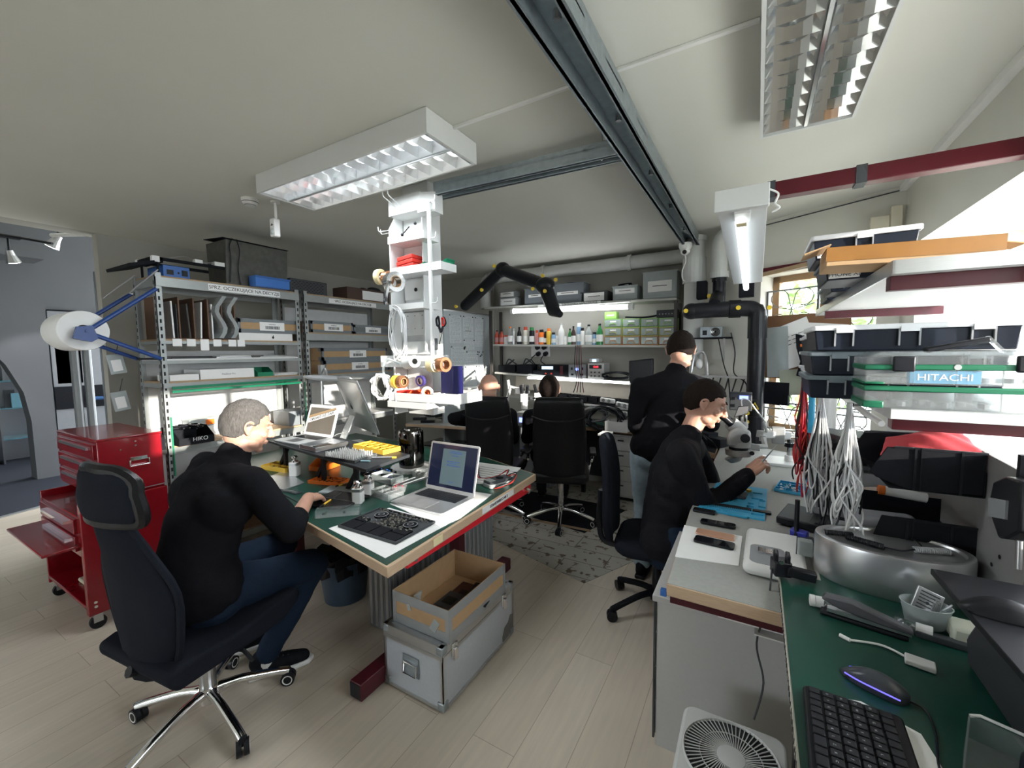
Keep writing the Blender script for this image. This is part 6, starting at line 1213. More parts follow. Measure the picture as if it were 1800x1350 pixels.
# clutter on the window side behind the microscope
t = T('display_box', 'black box with a lit blue screen left of the black duct', 'device', tuple(PY(1303, 705, 3.4))); c = PY(1302, 705, 3.4); MB().box(c, (.14, .06, .13)).build('case', dgry, t, world=True, bev=.005); MB().box(c+Vector((.02, -.033, .03)), (.055, .003, .025)).build('screen', led_b, t, world=True); MB().box(c+Vector((-.045, -.032, .02)), (.02, .003, .02)).box(c+Vector((-.045, -.032, -.03)), (.02, .003, .02)).build('button', blk, t, world=True); MB().cyl((c.x, c.y+.02, c.z-.06), (c.x, c.y+.02, .75), .012).build('stand', blk, t, world=True)
tag(MB(SM).bb(.62, -.06, 1.10, .85, -.03, 1.28).build('flat_display', blkm), 'black rectangular flat display right of the duct before the lower grill', 'display')
def swall(s_, z): return SM @ Vector((s_, -.05, z))
for k, (s_, z, w_, h, m, rot, lab) in enumerate(((.55, 1.56, .60, .50, mat('cork_brown', (.20, .10, .05), .7), 0, 'brown cork board hanging across the grilled window'), (.42, 1.66, .30, .14, paper, -.12, 'printed sheet pinned at the upper right of the cork board'), (.60, 1.58, .28, .34, paper, .35, 'curling sheet pinned in the middle of the cork board'), (.72, 1.52, .16, .40, frost, .05, 'plastic sleeve hanging at the left of the cork board'), (.48, 1.30, .42, .20, mat('grey_green_sheet', (.36, .38, .30), .6), .12, 'grey green sheet hanging under the cork board'), (.36, 1.55, .2, .2, paper, -.5, 'tilted note behind the black holster'))):
    t = T('cork_board' if k == 0 else 'pinned_sheet', lab, 'board' if k == 0 else 'paper', tuple(SM @ Vector((s_, -.02-.006*k, z)))); M = SM.to_3x3().to_4x4() @ Matrix.Rotation(rot, 4, 'Y'); MB(M).bb(-w_/2, -.002, -h/2, w_/2, .002, h/2).build('sheet' if k else 'board', m, t)
    if 0 < k < 3:
        l = MB(M); [l.bb(-w_*.3+.05*i, -.004, h*.2-.03*j, -w_*.3+.05*i+.035, -.0025, h*.2-.03*j+.004) for i in range(3) for j in range(3)]; l.build('print', ink, t)
t = T('holster', 'black curved tool holster pinned to the cork board', 'holster', tuple(SM @ Vector((.50, -.08, 1.5)))); MB(SM.to_3x3().to_4x4()).prism([(.07, .16), (-.02, .13), (-.10, -.02), (-.10, -.14), (-.02, -.17), (.055, -.16), (.03, -.05), (.06, .05)], -.02, .0, 'y').build('pouch', blkm, t, bev=.006); MB(SM.to_3x3().to_4x4()).bb(-.01, -.023, .06, .03, -.02, .08).build('orange_tab', orange, t)
tag(MB(SM).cyl((.34, -.10, .75), (.34, -.10, 1.32), .055, n=20).build('white_cylinder', lgry), 'tall pale cylinder standing at the window behind the red cables', 'cylinder')
# ================================================================== RIGHT BENCHES
GZ = .75
t = T('work_bench', 'grey topped bench along the window under the microscope', 'workbench', (.2, 2.5, 0))
gt = [(-.245, 1.455), (.78, 1.44), (.78, 3.55), (.02, 3.90), (-.23, 3.90), (-.265, 2.2)]
MB().prism(gt, GZ-.045, GZ-.002).build('bench_top', edge, t, world=True, bev=.003); MB().prism([(x+.003 if x < 0 else x, y+.003) for x, y in gt], GZ-.003, GZ).build('bench_mat', mat('grey_bench_mat', (.34, .345, .32), .6, var=.12, scale=60), t, world=True)
MB().bb(-.235, 1.47, GZ-.075, .78, 1.51, GZ-.045).build('front_rail', dred, t, world=True); MB().bb(.72, 1.6, 0, .77, 1.65, .70).bb(-.2, 3.6, 0, -.15, 3.65, .70).bb(-.2, 2.6, 0, -.16, 2.64, .7).build('leg', dred, t, world=True)
MB().bb(-.265, 1.455, GZ-.05, -.245, 1.475, GZ-.03).build('corner_cap', blue, t, world=True)
t = T('drawer_cabinet', 'pale grey drawer cabinet under the near end of the grey topped bench', 'cabinet', (.05, 1.9, 0))
MB().bb(-.30, 1.60, .0, .45, 2.2, .60).build('body', lgry, t, world=True); MB().bb(-.315, 1.575, .60, .47, 2.22, .625).build('top', lgry, t, world=True, bev=.003)
for k in range(4): MB().bb(-.312, 1.62, .03+k*.142, -.30, 2.18, .165+k*.142).build('drawer', lgry, t, world=True, bev=.002)
MB().bb(-.315, 1.605, .02, -.308, 1.62, .6).build('edge_strip', dgry, t, world=True)
t = T('paper_folder', 'white folder with handwritten lettering sticking out under the grey bench top', 'folder', (.0, 1.53, .63))
p0_, p1_ = PY(1262, 1075, 1.53), PY(1372, 1105, 1.53); MB().bb(p0_.x, 1.535, .632, .16, 1.75, .672).build('folder', paper, t, world=True); text('RAMKI  IPADY', .032, ink, t, Vector(((p0_.x+.10)/1, 1.533, .652))-t.location, (PI/2, 0, 0))
tag(MB().bb(.02, 1.50, .626, .2, 1.7, .630).build('paper_sheet', paper), 'loose sheet under the handwritten folder on the drawer cabinet', 'paper')
# green desk
DZ = .79
t = T('green_desk', 'green topped desk in the near right corner', 'desk', (.45, .9, 0))
gd = [(.086, .15), (.795, .15), (.795, 1.87), (.20, 1.87), (.20, 1.64), (.086, 1.64)]; MB().prism(gd, DZ-.03, DZ-.001).build('desk_top', mat('desk_edge', (.42, .40, .34), .6), t, world=True); MB().prism([(x+.004 if x < .5 else x, y) for x, y in gd], DZ-.002, DZ+.001).build('desk_mat', green, t, world=True)
st = MB(); y = .2
while y < 1.6: st.box((.0855, y, DZ-.014), (.0012, .003, .022), (.5 if int(y*80) % 2 else -.3, 0, 0)); y += .02
st.build('edge_marks', ink, t, world=True); MB().bb(.12, .3, 0, .17, .35, .76).bb(.12, 1.3, 0, .17, 1.35, .76).build('leg', blk, t, world=True)
# air purifier
t = T('air_purifier', 'white box fan with a radial grille on top, on the floor by the cabinet', 'air purifier', (-.03, 1.25, 0))
MB().prism(rrect(.28, .29, .035), 0, .395).build('body', wht, t, bev=.010, seg=3); MB().lathe([(0, .3965), (.122, .3965), (.122, .398), (0, .398)], n=48).build('grille_well', mat('grille_grey', (.03, .032, .035), .6), t)
g = MB()
for i in range(60):
    a = 2*PI*i/60; g.tube([(.035*math.cos(a), .035*math.sin(a), .401), (.122*math.cos(a+.25), .122*math.sin(a+.25), .401)], .0016, 4)
g.lathe([(.08, .399), (.081, .4025), (.082, .399)], n=48).lathe([(.120, .397), (.124, .404), (.128, .397)], n=48); g.build('grille_bars', wht, t); MB().lathe([(0, .397), (.036, .397), (.036, .403), (.02, .406), (0, .406)]).build('hub', wht, t)
MB().bb(-.10, -.147, .05, .10, -.145, .30).build('front_vent', gry, t)
# ------------------------------------------------------------------ shelves above
UZ, LZ = 1.785, 1.388
t = T('overhead_shelf', 'upper white shelf on dark red brackets above the window bench', 'shelf', (.55, 2.4, 1.75))
MB().bb(.318, 1.54, 1.752, .79, 3.28, UZ).build('shelf_board', lgry, t, world=True, bev=.002); MB().bb(.316, 1.538, 1.75, .322, 3.28, UZ+.002).bb(.316, 1.538, 1.75, .79, 1.542, UZ+.002).build('edge_strip', steel, t, world=True)
for y in (1.60, 2.9): MB().bb(.325, y, 1.712, .80, y+.045, 1.752).build('bracket', dred, t, world=True, bev=.002)
t = T('overhead_shelf', 'lower white shelf on dark red brackets, holding the stacked organizers', 'shelf', (.55, 2.3, 1.36))
MB().bb(.312, 1.46, 1.358, .79, 3.28, LZ).build('shelf_board', wht, t, world=True, bev=.002)
for y in (1.52, 2.9): MB().bb(.33, y, 1.322, .80, y+.045, 1.358).build('bracket', redf, t, world=True, bev=.002)
MB().bb(.625, 1.50, DZ, .665, 1.55, 1.755).build('post', redf, t, world=True)
struct('trim_6', MB(SM).bb(-.02, -.03, 2.16, 1.0, -.005, 2.20).bb(.05, -.03, 1.62, .35, -.005, 1.68), redf)
tag(MB().box((.12, 3.85, 2.14), (.45, .02, .03), (0, -.08, -.48)).build('wooden_batten', oak), 'loose wooden batten under the red wall rail above the grilled window', 'batten')
# grey perforated panel with bins
t = T('bench_backboard', 'grey steel panel standing along the rear of the window bench', 'panel', (.62, 2.2, .75))
MB().prism([(1.60, .78), (1.52, 1.0), (1.56, 1.22), (2.9, 1.27), (2.9, .78)], .605, .612, 'x').build('panel', mat('panel_grey', (.36, .36, .35), .45, .4), t, world=True)
h_ = MB(); [h_.cyl((.604, y, z), (.603, y, z), .006, n=10) for y, z in ((1.66, 1.12), (1.72, 1.12), (1.70, .92), (1.66, 1.02), (1.66, .96))]; h_.build('holes', dark, t, world=True)
def hbin(label, Y, dpt, pts, red=False):
    t = T('hanging_bin', label, 'storage bin', (.46, Y, pts[3][1])); mb = MB()
    mb.prism(pts, Y, Y+.004, 'y').prism(pts, Y+dpt-.004, Y+dpt, 'y'); zb = min(p[1] for p in pts); xs = [p[0] for p in pts]
    mb.bb(min(xs)+.05, Y, zb, max(xs), Y+dpt, zb+.004).bb(max(xs)-.004, Y, zb, max(xs), Y+dpt, zb+.08); mb.build('body', blkm, t, world=True, bev=.002)
    MB().bb(.44, Y-.004, zb+.002, .446, Y, max(p[1] for p in pts)).bb(.455, Y-.004, zb+.002, .459, Y, max(p[1] for p in pts)).bb(.545, Y-.004, zb+.002, .551, Y, max(p[1] for p in pts)).bb(min(xs)+.06, Y-.003, max(p[1] for p in pts)-.006, max(xs), Y+.006, max(p[1] for p in pts)).build('ribs', blk, t, world=True); return t
q = lambda x, y, Y=1.76: (PY(x, y, Y).x, PY(x, y, Y).z)
hbin('black hanging bin with a red cloth heaped on top', 1.76, .32, [q(1528, 828), q(1560, 785), q(1738, 797), q(1728, 872), q(1600, 862), q(1540, 838)])
hbin('lower black hanging bin behind the silver oval housing', 1.80, .30, [q(1530, 950, 1.8), q(1550, 905, 1.8), q(1720, 930, 1.8), q(1715, 1010, 1.8), q(1560, 990, 1.8), q(1535, 965, 1.8)])
cl = MB(); NU, NV = 14, 8
a, b2, c, d = PY(1545, 800, 1.775), PY(1735, 800, 1.775), PY(1690, 756, 2.05), PY(1555, 768, 2.05)
V = [[cl._v(a.lerp(b2, i/NU).lerp(d.lerp(c, i/NU), j/NV)+Vector((0, 0, .035*math.sin(PI*i/NU)*math.sin(PI*j/NV)+.006*math.sin(i*1.3+j*1.8)))) for i in range(NU+1)] for j in range(NV+1)]
for j in range(NV):
    for i in range(NU): cl.bm.faces.new((V[j][i], V[j][i+1], V[j+1][i+1], V[j+1][i]))
o = cl.build('red_cloth', mat('red_fabric', (.48, .05, .06), .85, bump=.3), smooth=True); o.modifiers.new('t', 'SOLIDIFY').thickness = .012; m_ = o.modifiers.new('s', 'SUBSURF'); m_.levels = m_.render_levels = 1
tag(o, 'crumpled red work glove cloth on the black hanging bin', 'cloth')
# stacked black laptops behind
for k in range(5):
    c = PY(1560+4*k, 752-8*k, 2.45); tag(MB().box((.43, 2.45, 1.02+.03*k), (.34, .24, .022), (0, .03*k-.04, .1*k)).build('laptop', blk if k % 2 else dgry, bev=.004), ('lowest', 'second', 'middle', 'fourth', 'topmost')[k]+' closed laptop in the pile behind the red cloth', 'laptop')
tag(MB().box((.43, 2.45, .88), (.36, .26, .24)).build('carton', gry), 'grey carton carrying the pile of closed laptops', 'box')
# storage boxes with latches
def sbox(label, x0, x1, Y, z, h, lidm, dep=.24, lab=None, nl=3, hs=.0):
    w_ = x1-x0; t = T('latch_box', label, 'storage box', ((x0+x1)/2, Y+dep/2, z), hs)
    MB().prism([(-w_/2+.008, 0), (w_/2-.008, 0), (w_/2, h*.82), (-w_/2, h*.82)], -dep/2, dep/2, 'y').build('body', mat('navy_black_plastic', (.010, .014, .024), .4), t, bev=.004)
    MB().prism(rrect(w_+.016, dep+.016, .012), h*.80, h).build('lid', lidm, t, bev=.003)
    for k in range(nl):
        x = -w_/2+w_*(k+.5)/nl if nl > 1 else 0; l = MB().bb(x-.024, -dep/2-.008, h*.18, x-.020, -dep/2+.004, h*.8).bb(x+.020, -dep/2-.008, h*.18, x+.024, -dep/2+.004, h*.8).build('latch_rib', gry, t); MB().bb(x-.02, -dep/2-.011, h*.70, x+.02, -dep/2-.006, h*.9).build('latch', lidm, l)
    if lab: o = MB().bb(-w_/2+.012, -dep/2-.004, h*.08, -w_/2+.012+.085*lab[1], -dep/2-.0015, h*.08+.024).build('label_strip', paper, t); text(lab[0], .019*lab[1], ink, o, (-w_/2+.012+.042*lab[1], -dep/2-.0045, h*.08+.012), (PI/2, 0, 0))
    return t
wl = mat('white_lid', (.72, .73, .74), .4); gl = mat('slate_lid', (.14, .17, .19), .45)
sbox('long black latch box with white lid, topmost in the big stack, lower right shelf', .155, .60, 1.62, LZ+.152, .078, wl, .26)
sbox('long black latch box with slate lid, middle in the big stack, lower right shelf', .150, .59, 1.64, LZ+.076, .074, gl, .26)
sbox('long black latch box with slate lid, lowest in the big stack, lower right shelf', .147, .585, 1.65, LZ+.001, .073, gl, .26)
for k, (x0, Y) in enumerate(((.19, 2.12), (.205, 2.46))):
    for j in range(3): sbox(('lowest', 'middle', 'top')[j]+' white lidded latch box in the '+('nearer', 'farther')[k]+' of two stacks behind the big latch boxes', x0, .60, Y, LZ+.001+j*.072, .07, wl, .26, ('IPHONE', .8) if not k else None, 2)
sbox('black latch box with white lid and label at the top of the upper right shelf', .165, .445, 1.86, UZ+.075, .085, wl, .26, ('IPHONE P', .95), 1)
sbox('grey lidded black box under the white lidded labelled one', .20, .50, 1.86, UZ+.001, .07, gl, .26, ('IPHONE XS', 1.0), 2)
sbox('small grey box with a red insert behind the cardboard on the upper shelf', .26, .55, 2.25, UZ+.001, .075, gl, .24, None, 2); sbox('grey box at the far end of the upper right shelf', .29, .60, 2.62, UZ+.001, .07, gl, .24, None, 2)
sbox('second grey box stacked at the far end of the upper right shelf', .29, .60, 2.64, UZ+.073, .06, gl, .22, None, 2)
t = T('cardboard_box', 'flat cardboard box in shiny brown tape on the upper right shelf', 'box', (.372, 1.675, UZ+.008)); t.rotation_euler = (0, .035, .0)
MB().bb(-.195, -.05, 0, .185, .12, .055).build('carton', card, t, bev=.002); MB().bb(-.196, -.052, .014, .186, -.049, .056).bb(-.196, -.052, .0555, .186, .10, .0565).build('brown_tape', tapeb, t); MB().box((-.22, .0, .052), (.07, .12, .003), (0, -.35, 0)).build('flap', card, t); MB().box((.205, .0, .035), (.04, .08, .003), (0, .2, 0)).build('torn_end', card, t)
# transparent organizers
def org_case(label, z, hbody, lidclear, blueblk):
    t = T('organizer_case', label, 'organizer', (.43, 1.50, z)); W2, D2 = .175, .10
    MB().tray(-W2, -D2/2, 0, W2, D2/2+.06, hbody, .003).build('clear_tray', clear, t); MB().bb(-W2-.004, -D2/2-.004, hbody*.0, -W2+.04, D2/2+.06, .018 if not blueblk else .006).bb(-W2-.004, -D2/2-.006, hbody, W2, -D2/2+.006, hbody+.014).bb(-W2-.004, -D2/2, hbody, -W2+.008, D2/2+.06, hbody+.014).build('green_frame', mat('case_green', (.01, .12, .06), .4), t, bev=.003)
    for x in (-.08, .0, .08): MB().bb(x-.0015, -D2/2, .003, x+.0015, D2/2+.05, hbody).build('divider', clear, t)
    if blueblk:
        b_ = MB().bb(-.085, -D2/2+.004, .004, .045, -D2/2+.03, hbody-.002).build('blue_card', mat('card_blue', (.05, .32, .55), .4), t); text('HITACHI', .023, whp, b_, (-.02, -D2/2+.0032, hbody/2), (PI/2, 0, 0), scale=(1.15, 1, 1))
    s2 = MB(); [s2.box((RN.uniform(-W2*.9, W2*.9), RN.uniform(-.03, .05), .010), (RN.uniform(.008, .03), .01, .012), (0, 0, RN.uniform(0, 3))) for _ in range(16)]; o = s2.build('small_parts', gry, t); o['kind'] = 'stuff'
    if lidclear:
        MB().prism([(-W2, 0), (W2, 0), (W2, .022), (W2-.03, .034), (-W2+.03, .034), (-W2, .02)], -D2/2, D2/2+.06, 'y', M=Matrix.Translation((0, 0, hbody+.014))).build('clear_lid', clear, t, bev=.002)
        for x in (-.10, .12): MB().bb(x-.022, -D2/2-.012, hbody-.004, x+.022, -D2/2, hbody+.036).build('clasp', blk, t, bev=.004)
        MB().cyl((.0, -D2/2-.007, hbody+.008), (0, -D2/2-.003, hbody+.008), .007).build('emblem', alu, t)
    return t
org_case('lower clear and green organizer case at the near edge of the lower shelf', LZ+.001, .045, False, False); org_case('clear and green organizer case with a blue card inside, on top of the other one', LZ+.064, .038, True, True)
t = T('hand_tool', 'black handled tool lying on top of the clear organizer case', 'tool', (.46, 1.50, LZ+.165)); MB().box((-.02, 0, 0), (.12, .03, .014), (0, -.22, 0)).build('grip', blk, t, bev=.004); MB().box((.05, 0, .0), (.05, .02, .006), (0, .9, 0)).build('blade', clear, t)
# caliper / meter hanging
t = T('hanging_gauge', 'black hand gauge with grey label hanging at the right edge of the picture', 'gauge', tuple(PX(1785, 900, .56)))
a = lambda x, y: (PX(x, y, .56).y, PX(x, y, .56).z)
MB().prism([a(1800, 840), a(1775, 850), a(1768, 880), a(1772, 915), a(1785, 950), a(1800, 952), a(1825, 940), a(1830, 850)], .53, .56, 'x').build('body', blk, t, world=True, bev=.005); MB().prism([a(1772, 878), a(1806, 884), a(1804, 918), a(1772, 912)], .525, .531, 'x').build('label', gry, t, world=True)
MB().tube([PX(1800, 800, .56), PX(1796, 845, .56)], .010).build('jaw', blk, t, world=True); MB().cyl(PX(1792, 950, .55), PX(1790, 1000, .55), .006).build('tip', steel, t, world=True)
t = T('door_edge', 'red edged plastic door piece at the right edge below the gauge', 'door piece', tuple(PX(1770, 1010, .62))); b = lambda x, y: (PX(x, y, .64).y, PX(x, y, .64).z)
MB().prism([b(1745, 998), b(1800, 1022), b(1800, 1030), b(1742, 1008)], .63, .65, 'x').prism([b(1785, 960), b(1795, 960), b(1792, 1025), b(1782, 1022)], .63, .65, 'x').build('frame', redf, t, world=True)
# cables hanging from the lower shelf edge
def hank(label, x, y, zt, zb, ms, n, spread, sd, rad=.0032):
    q = random.Random(sd); t = T('hanging_cables', label, 'cables', (x, y, zt)); MB().cyl((0, 0, -.01), (.07, 0, .0), .004).build('hook', steel, t)
    for k in range(n):
        m = ms[k % len(ms)]; L_ = (zt-zb)*q.uniform(.55, 1); a = q.uniform(-1, 1); b_ = q.uniform(-1, 1); c = q.uniform(-1, 1)
        pts = [(q.uniform(-.008, .008), q.uniform(-.008, .008), 0), (spread*.5*a, spread*.5*b_, -L_*.3), (spread*a, spread*b_, -L_*.6), (spread*c, spread*b_*1.2, -L_*.85), (spread*c*.8, spread*a, -L_)]
        if k % 3 == 0: pts += [(spread*c*.4, spread*a*1.2, -L_*.9), (spread*a*.3, spread*c, -L_*.5), (0, 0, -.01)]
        MB().tube(bez(pts, 5), rad, 5).build('cable', m, t, smooth=True)
    return t
gc = mat('grey_white_cable', (.6, .61, .61), .4)
hank('bundle of red and black test cables hanging from the lower right shelf', .19, 2.30, 1.40, .86, [redp, redp, blk, mat('cable_red', (.5, .02, .04), .4), blk, redp], 26, .032, 5)
hank('bundle of pale grey cables hanging between the red bundle and the nearer white one', .235, 2.10, 1.36, .80, [gc, gc, whp, blk, gc], 24, .045, 6)
hank('nearest bundle of white and grey cables hanging over the silver housing', .285, 1.82, 1.36, .82, [gc, gc, gc, blk, whp], 30, .045, 7)
tag(MB().cyl((.215, 2.22, 1.38), (.215, 2.22, 1.18), .012).build('cyan_sleeve', cyan), 'cyan sleeve hanging between the red and the grey cables', 'sleeve')
t = T('shelf_rail', 'white slanted rod rail running under the lower right shelf', 'rail', (.4, 2.2, 1.33)); MB().tube([PY(1470, 690, 2.2), PY(1550, 745, 1.75)], .010).build('rod', whp, t, world=True)
# ------------------------------------------------------------------ window bench: microscope
t = T('microscope', 'large white stereo microscope on a boom arm used by the seated man', 'microscope', (.19, 3.0, GZ))
scg = mat('scope_grey', (.50, .51, .50), .35)
S = lambda x, y, D=2.42: PD(x, y, D)
def IP(pts, D, th, nm, m, bev=.006):
    mb = MB(); lo = [mb._v(PD(x, y, D-th/2)) for x, y in pts]; hi = [mb._v(PD(x, y, D+th/2)) for x, y in pts]; n = len(pts); mb.bm.faces.new(lo); mb.bm.faces.new(hi[::-1])
    for i in range(n): mb.bm.faces.new((lo[i], hi[i], hi[(i+1) % n], lo[(i+1) % n]))
    return mb.build(nm, m, t, world=True, bev=bev)
cS = S(1298, 784); MB().tube([S(1284, 743), S(1292, 750), S(1301, 760)], [.038, .042, .046], 22).build('binocular_head', scg, t, world=True, smooth=True)
IP([(1284, 757), (1300, 749), (1320, 758), (1321, 783), (1278, 783), (1277, 766)], 2.42, .115, 'scope_body', scg, .014)
MB().cyl((cS.x, cS.y, cS.z+.03), (cS.x, cS.y, cS.z-.0), .062, n=28).build('zoom_collar', scg, t, world=True); MB().cyl((cS.x, cS.y, cS.z), (cS.x, cS.y, cS.z-.018), .050, n=28).build('zoom_ring', blk, t, world=True)
MB().cyl((cS.x, cS.y, cS.z-.018), (cS.x, cS.y, cS.z-.052), .070, .066, 32).build('ring_light', scg, t, world=True); MB().lathe([(.0, -.03), (.03, -.024), (.048, 0), (.052, .006), (.046, .002), (.028, -.018), (0, -.022)], (cS.x-.02, cS.y, cS.z-.070), 28, Matrix.Rotation(-.35, 4, 'Y')).build('shield_dish', scg, t, world=True, smooth=True)
for dd in (-.030, .030):
    o_ = V_ = Vector((.0, dd, 0)); MB().tube([S(1265, 726)+o_, S(1269, 729)+o_, S(1276, 735)+o_, S(1286, 744)+o_], [.019, .021, .018, .021], 18).build('eyepiece', blk, t, world=True)
MB().cyl(S(1310, 770, 2.36), S(1310, 771, 2.31), .024, n=22).cyl(S(1320, 797, 2.38), S(1322, 797, 2.34), .012).build('focus_knob', blk, t, world=True)
IP([(1306, 776), (1336, 782), (1336, 793), (1318, 790), (1306, 786)], 2.45, .05, 'scope_arm', scg, .004)
MB().cyl(S(1307, 752, 2.47), S(1307, 741, 2.47), .024, n=20).build('camera_tube', scg, t, world=True); MB().cyl(S(1307, 741, 2.47), S(1307, 729, 2.47), .020, n=20).build('camera_lens', chrome, t, world=True); IP([(1290, 734), (1298, 714), (1316, 713), (1315, 727)], 2.47, .06, 'camera', blk, .004)
MB().tube(bez([S(1304, 716, 2.47), S(1304, 702, 2.47), S(1316, 704, 2.47), S(1330, 722, 2.5), S(1346, 742, 2.55)]), .004).build('camera_cable', whp, t, world=True)
c0, c1_ = S(1335, 763, 2.62), S(1385, 765, 2.75)
MB().tube([c0, c1_], .030, 4).box(S(1368, 765, 2.68), (.07, .07, .10)).build('boom_block', scg, t, world=True, bev=.003); MB().tube([S(1365, 756, 2.7), S(1402, 757, 2.85)], .008).tube([S(1372, 771, 2.7), S(1402, 770, 2.85)], .010).build('boom_rod', chrome, t, world=True)
MB().tube([S(1322, 785, 2.5), S(1345, 785, 2.55), S(1341, 768, 2.6)], .016).cyl(S(1341, 775, 2.6), S(1341, 765, 2.6), .02).tube([S(1343, 742, 2.6), S(1348, 760, 2.6)], .008).build('arm', scg, t, world=True)
p = S(1388, 800, 2.9); MB().cyl((p.x, p.y, GZ+.02), (p.x, p.y, PD(1388, 768, 2.9).z), .018, n=20).build('post', chrome, t, world=True); MB().cyl((p.x, p.y, PD(1388, 785, 2.9).z), (p.x, p.y, PD(1388, 778, 2.9).z), .034, n=8).build('clamp_knob', blk, t, world=True)
MB().bb(p.x-.16, p.y-.12, GZ, p.x+.14, p.y+.12, GZ+.02).cyl((p.x, p.y, GZ+.02), (p.x, p.y, GZ+.06), .03).build('base', whp, t, world=True, bev=.004)
# repair mats
t = T('repair_mat', 'bright blue silicone repair mat under the man\'s forearm', 'mat', (-.08, 2.45, GZ))
MB().prism([(-.235, 2.22), (.055, 2.215), (.075, 2.72), (-.18, 2.72)], GZ, GZ+.008).build('mat', mat('cyan_mat', (.05, .38, .62), .5, var=.15, scale=60), t, world=True); rb = MB()
for i in range(22): rb.bb(-.19+i*.0085, 2.27, GZ+.008, -.186+i*.0085, 2.31, GZ+.011)
for i in range(4): rb.bb(-.21+i*.03, 2.235, GZ+.008, -.19+i*.03, 2.255, GZ+.011)
for x, y, a, b2 in ((.0, 2.26, .05, .07), (-.02, 2.36, .03, .05), (.03, 2.38, .03, .10), (-.16, 2.40, .06, .06), (.0, 2.5, .05, .1)): rb.bb(x, y, GZ+.008, x+a, y+.006, GZ+.014).bb(x, y+b2, GZ+.008, x+a, y+b2+.006, GZ+.014).bb(x, y, GZ+.008, x+.005, y+b2, GZ+.014)
rb.build('compartments', cyan, t, world=True)
def slab(name, label, px, py, z, w_, d, h, rz, m, cat, r=.008, sc=None, tl=0):
    c = PZ(px, py, z); t = T(name, label, cat, (c.x, c.y, z), rz); MB().prism(rrect(w_, d, r), 0, h).build('body', m, t, bev=.002)
    if sc: MB().prism(rrect(w_-.006, d-.006, r*.8), h, h+.0008).build('screen', sc, t)
    return t
slab('phone', 'black phone lying on the blue mat, left', 1253, 866, GZ+.012, .075, .11, .009, -.5, blk, 'phone', sc=glassb); slab('phone', 'dark phone back with lens on the blue mat, middle', 1298, 871, GZ+.012, .08, .10, .012, -.1, dgry, 'phone')
tag(MB().cyl(PZ(1316, 864, GZ+.012), PZ(1316, 864, GZ+.012)+Vector((0, 0, .012)), .014).build('yellow_pot', yellow), 'small round yellow pot on the blue mat', 'pot')
slab('tray_strip', 'dark strip tray along the near edge of the blue mat', 1282, 893, GZ+.001, .36, .035, .012, -.0, blk, 'tray'); slab('phone', 'black phone beside the blue bumper frame at the bench edge', 1238, 900, GZ+.001, .10, .05, .010, -.05, blk, 'phone'); slab('phone_bumper', 'blue bumper frame in front of the blue mat', 1296, 907, GZ+.001, .09, .035, .010, -.1, cyan, 'frame')
sh = sheet('white paper under the three phones at the near bench end', [(-.262, 1.99), (-.03, 1.985), (-.035, 1.70), (-.25, 1.66)], GZ, th=.002)
slab('phone', 'black phone lying farthest on the white paper', 1262, 922, GZ+.003, .145, .05, .009, -.0, blk, 'phone', .012, glassb); slab('phone', 'rose gold phone back lying behind the front black phone', 1257, 941, GZ+.003, .15, .06, .008, -.03, mat('rose_gold', (.62, .36, .24), .35, .5), 'phone', .012)
slab('phone', 'black glass phone nearest on the white paper', 1255, 955, GZ+.004, .15, .065, .008, -.06, blk, 'phone', .012, glassb)
organizer('parts_tray', 'second blue tray of small parts behind the router antenna', tuple(PZ(1393, 860, GZ+.001)), -.2, .15, .20, .015, 3, 4, mat('cyan_mat', (.05, .38, .62), .5), fill=30, fm=whp)
tag(MB().box(tuple(PZ(1447, 850, GZ+.03)), (.16, .10, .05), (0, 0, .2)).build('blue_pouch', cyan, bev=.02, seg=3), 'rounded teal pouch behind the hanging cables', 'pouch')
t = T('router', 'black router box with an upright antenna beside the dark laptop', 'router', tuple(PZ(1405, 960, GZ))); MB().bb(-.02, -.02, 0, .05, .05, .03).build('body', blk, t, bev=.003); MB().cyl((-.012, 0, .01), (-.012, 0, .19), .0085).build('antenna', blk, t)
t = T('laptop', 'dark open keyboard base lying on the bench under the hanging cables', 'laptop', tuple(PZ(1448, 912, .79)), -.25); MB().bb(-.16, -.11, -.03, .16, .12, 0).build('base', blk, t, bev=.004); k_ = MB(); [k_.bb(-.02+i*.018, -.08+j*.018, 0, -.005+i*.018, -.065+j*.018, .003) for i in range(9) for j in range(6)]; k_.build('keys', dgry, t); MB().bb(-.155, -.1, 0, -.04, .11, .001).build('palm_rest', dgry, t)
tag(MB().box(tuple(PZ(1405, 938, .80)), (.06, .03, .03), (.2, 0, -.4)).build('clip', mat('blue_clip', (.03, .04, .35), .3), bev=.004), 'dark blue clip tool at the corner of the dark laptop', 'clip')
t = T('glass_block', 'clear glass block in a wire holder beside the silver housing', 'glass block', tuple(PZ(1415, 975, GZ+.04))); MB().bb(-.022, -.02, 0, .022, .02, .055).build('block', frost, t, bev=.004); MB().tube([(-.028, -.022, -.03), (-.028, -.022, .07), (.02, -.022, .075), (.03, -.022, -.03)], .002).build('wire', dgry, t)
t = T('enclosure', 'white rounded plastic enclosure with an open slot on the near bench end', 'enclosure', (.065, 1.74, GZ+.001), -.02)
MB().bb(-.085, -.10, 0, .11, .26, .045).build('shell', whp, t, bev=.022, seg=4); MB().prism(rrect(.11, .16, .025), .0445, .046, M=Matrix.Translation((-.01, -.0, 0))).build('opening', gry, t); MB().bb(-.04, .0, .046, -.02, .04, .055).bb(-.015, .0, .046, .005, .04, .055).build('steel_parts', chrome, t); MB().ell((-.082, -.03, .025), (.003, .006, .006)).build('port', dgry, t)
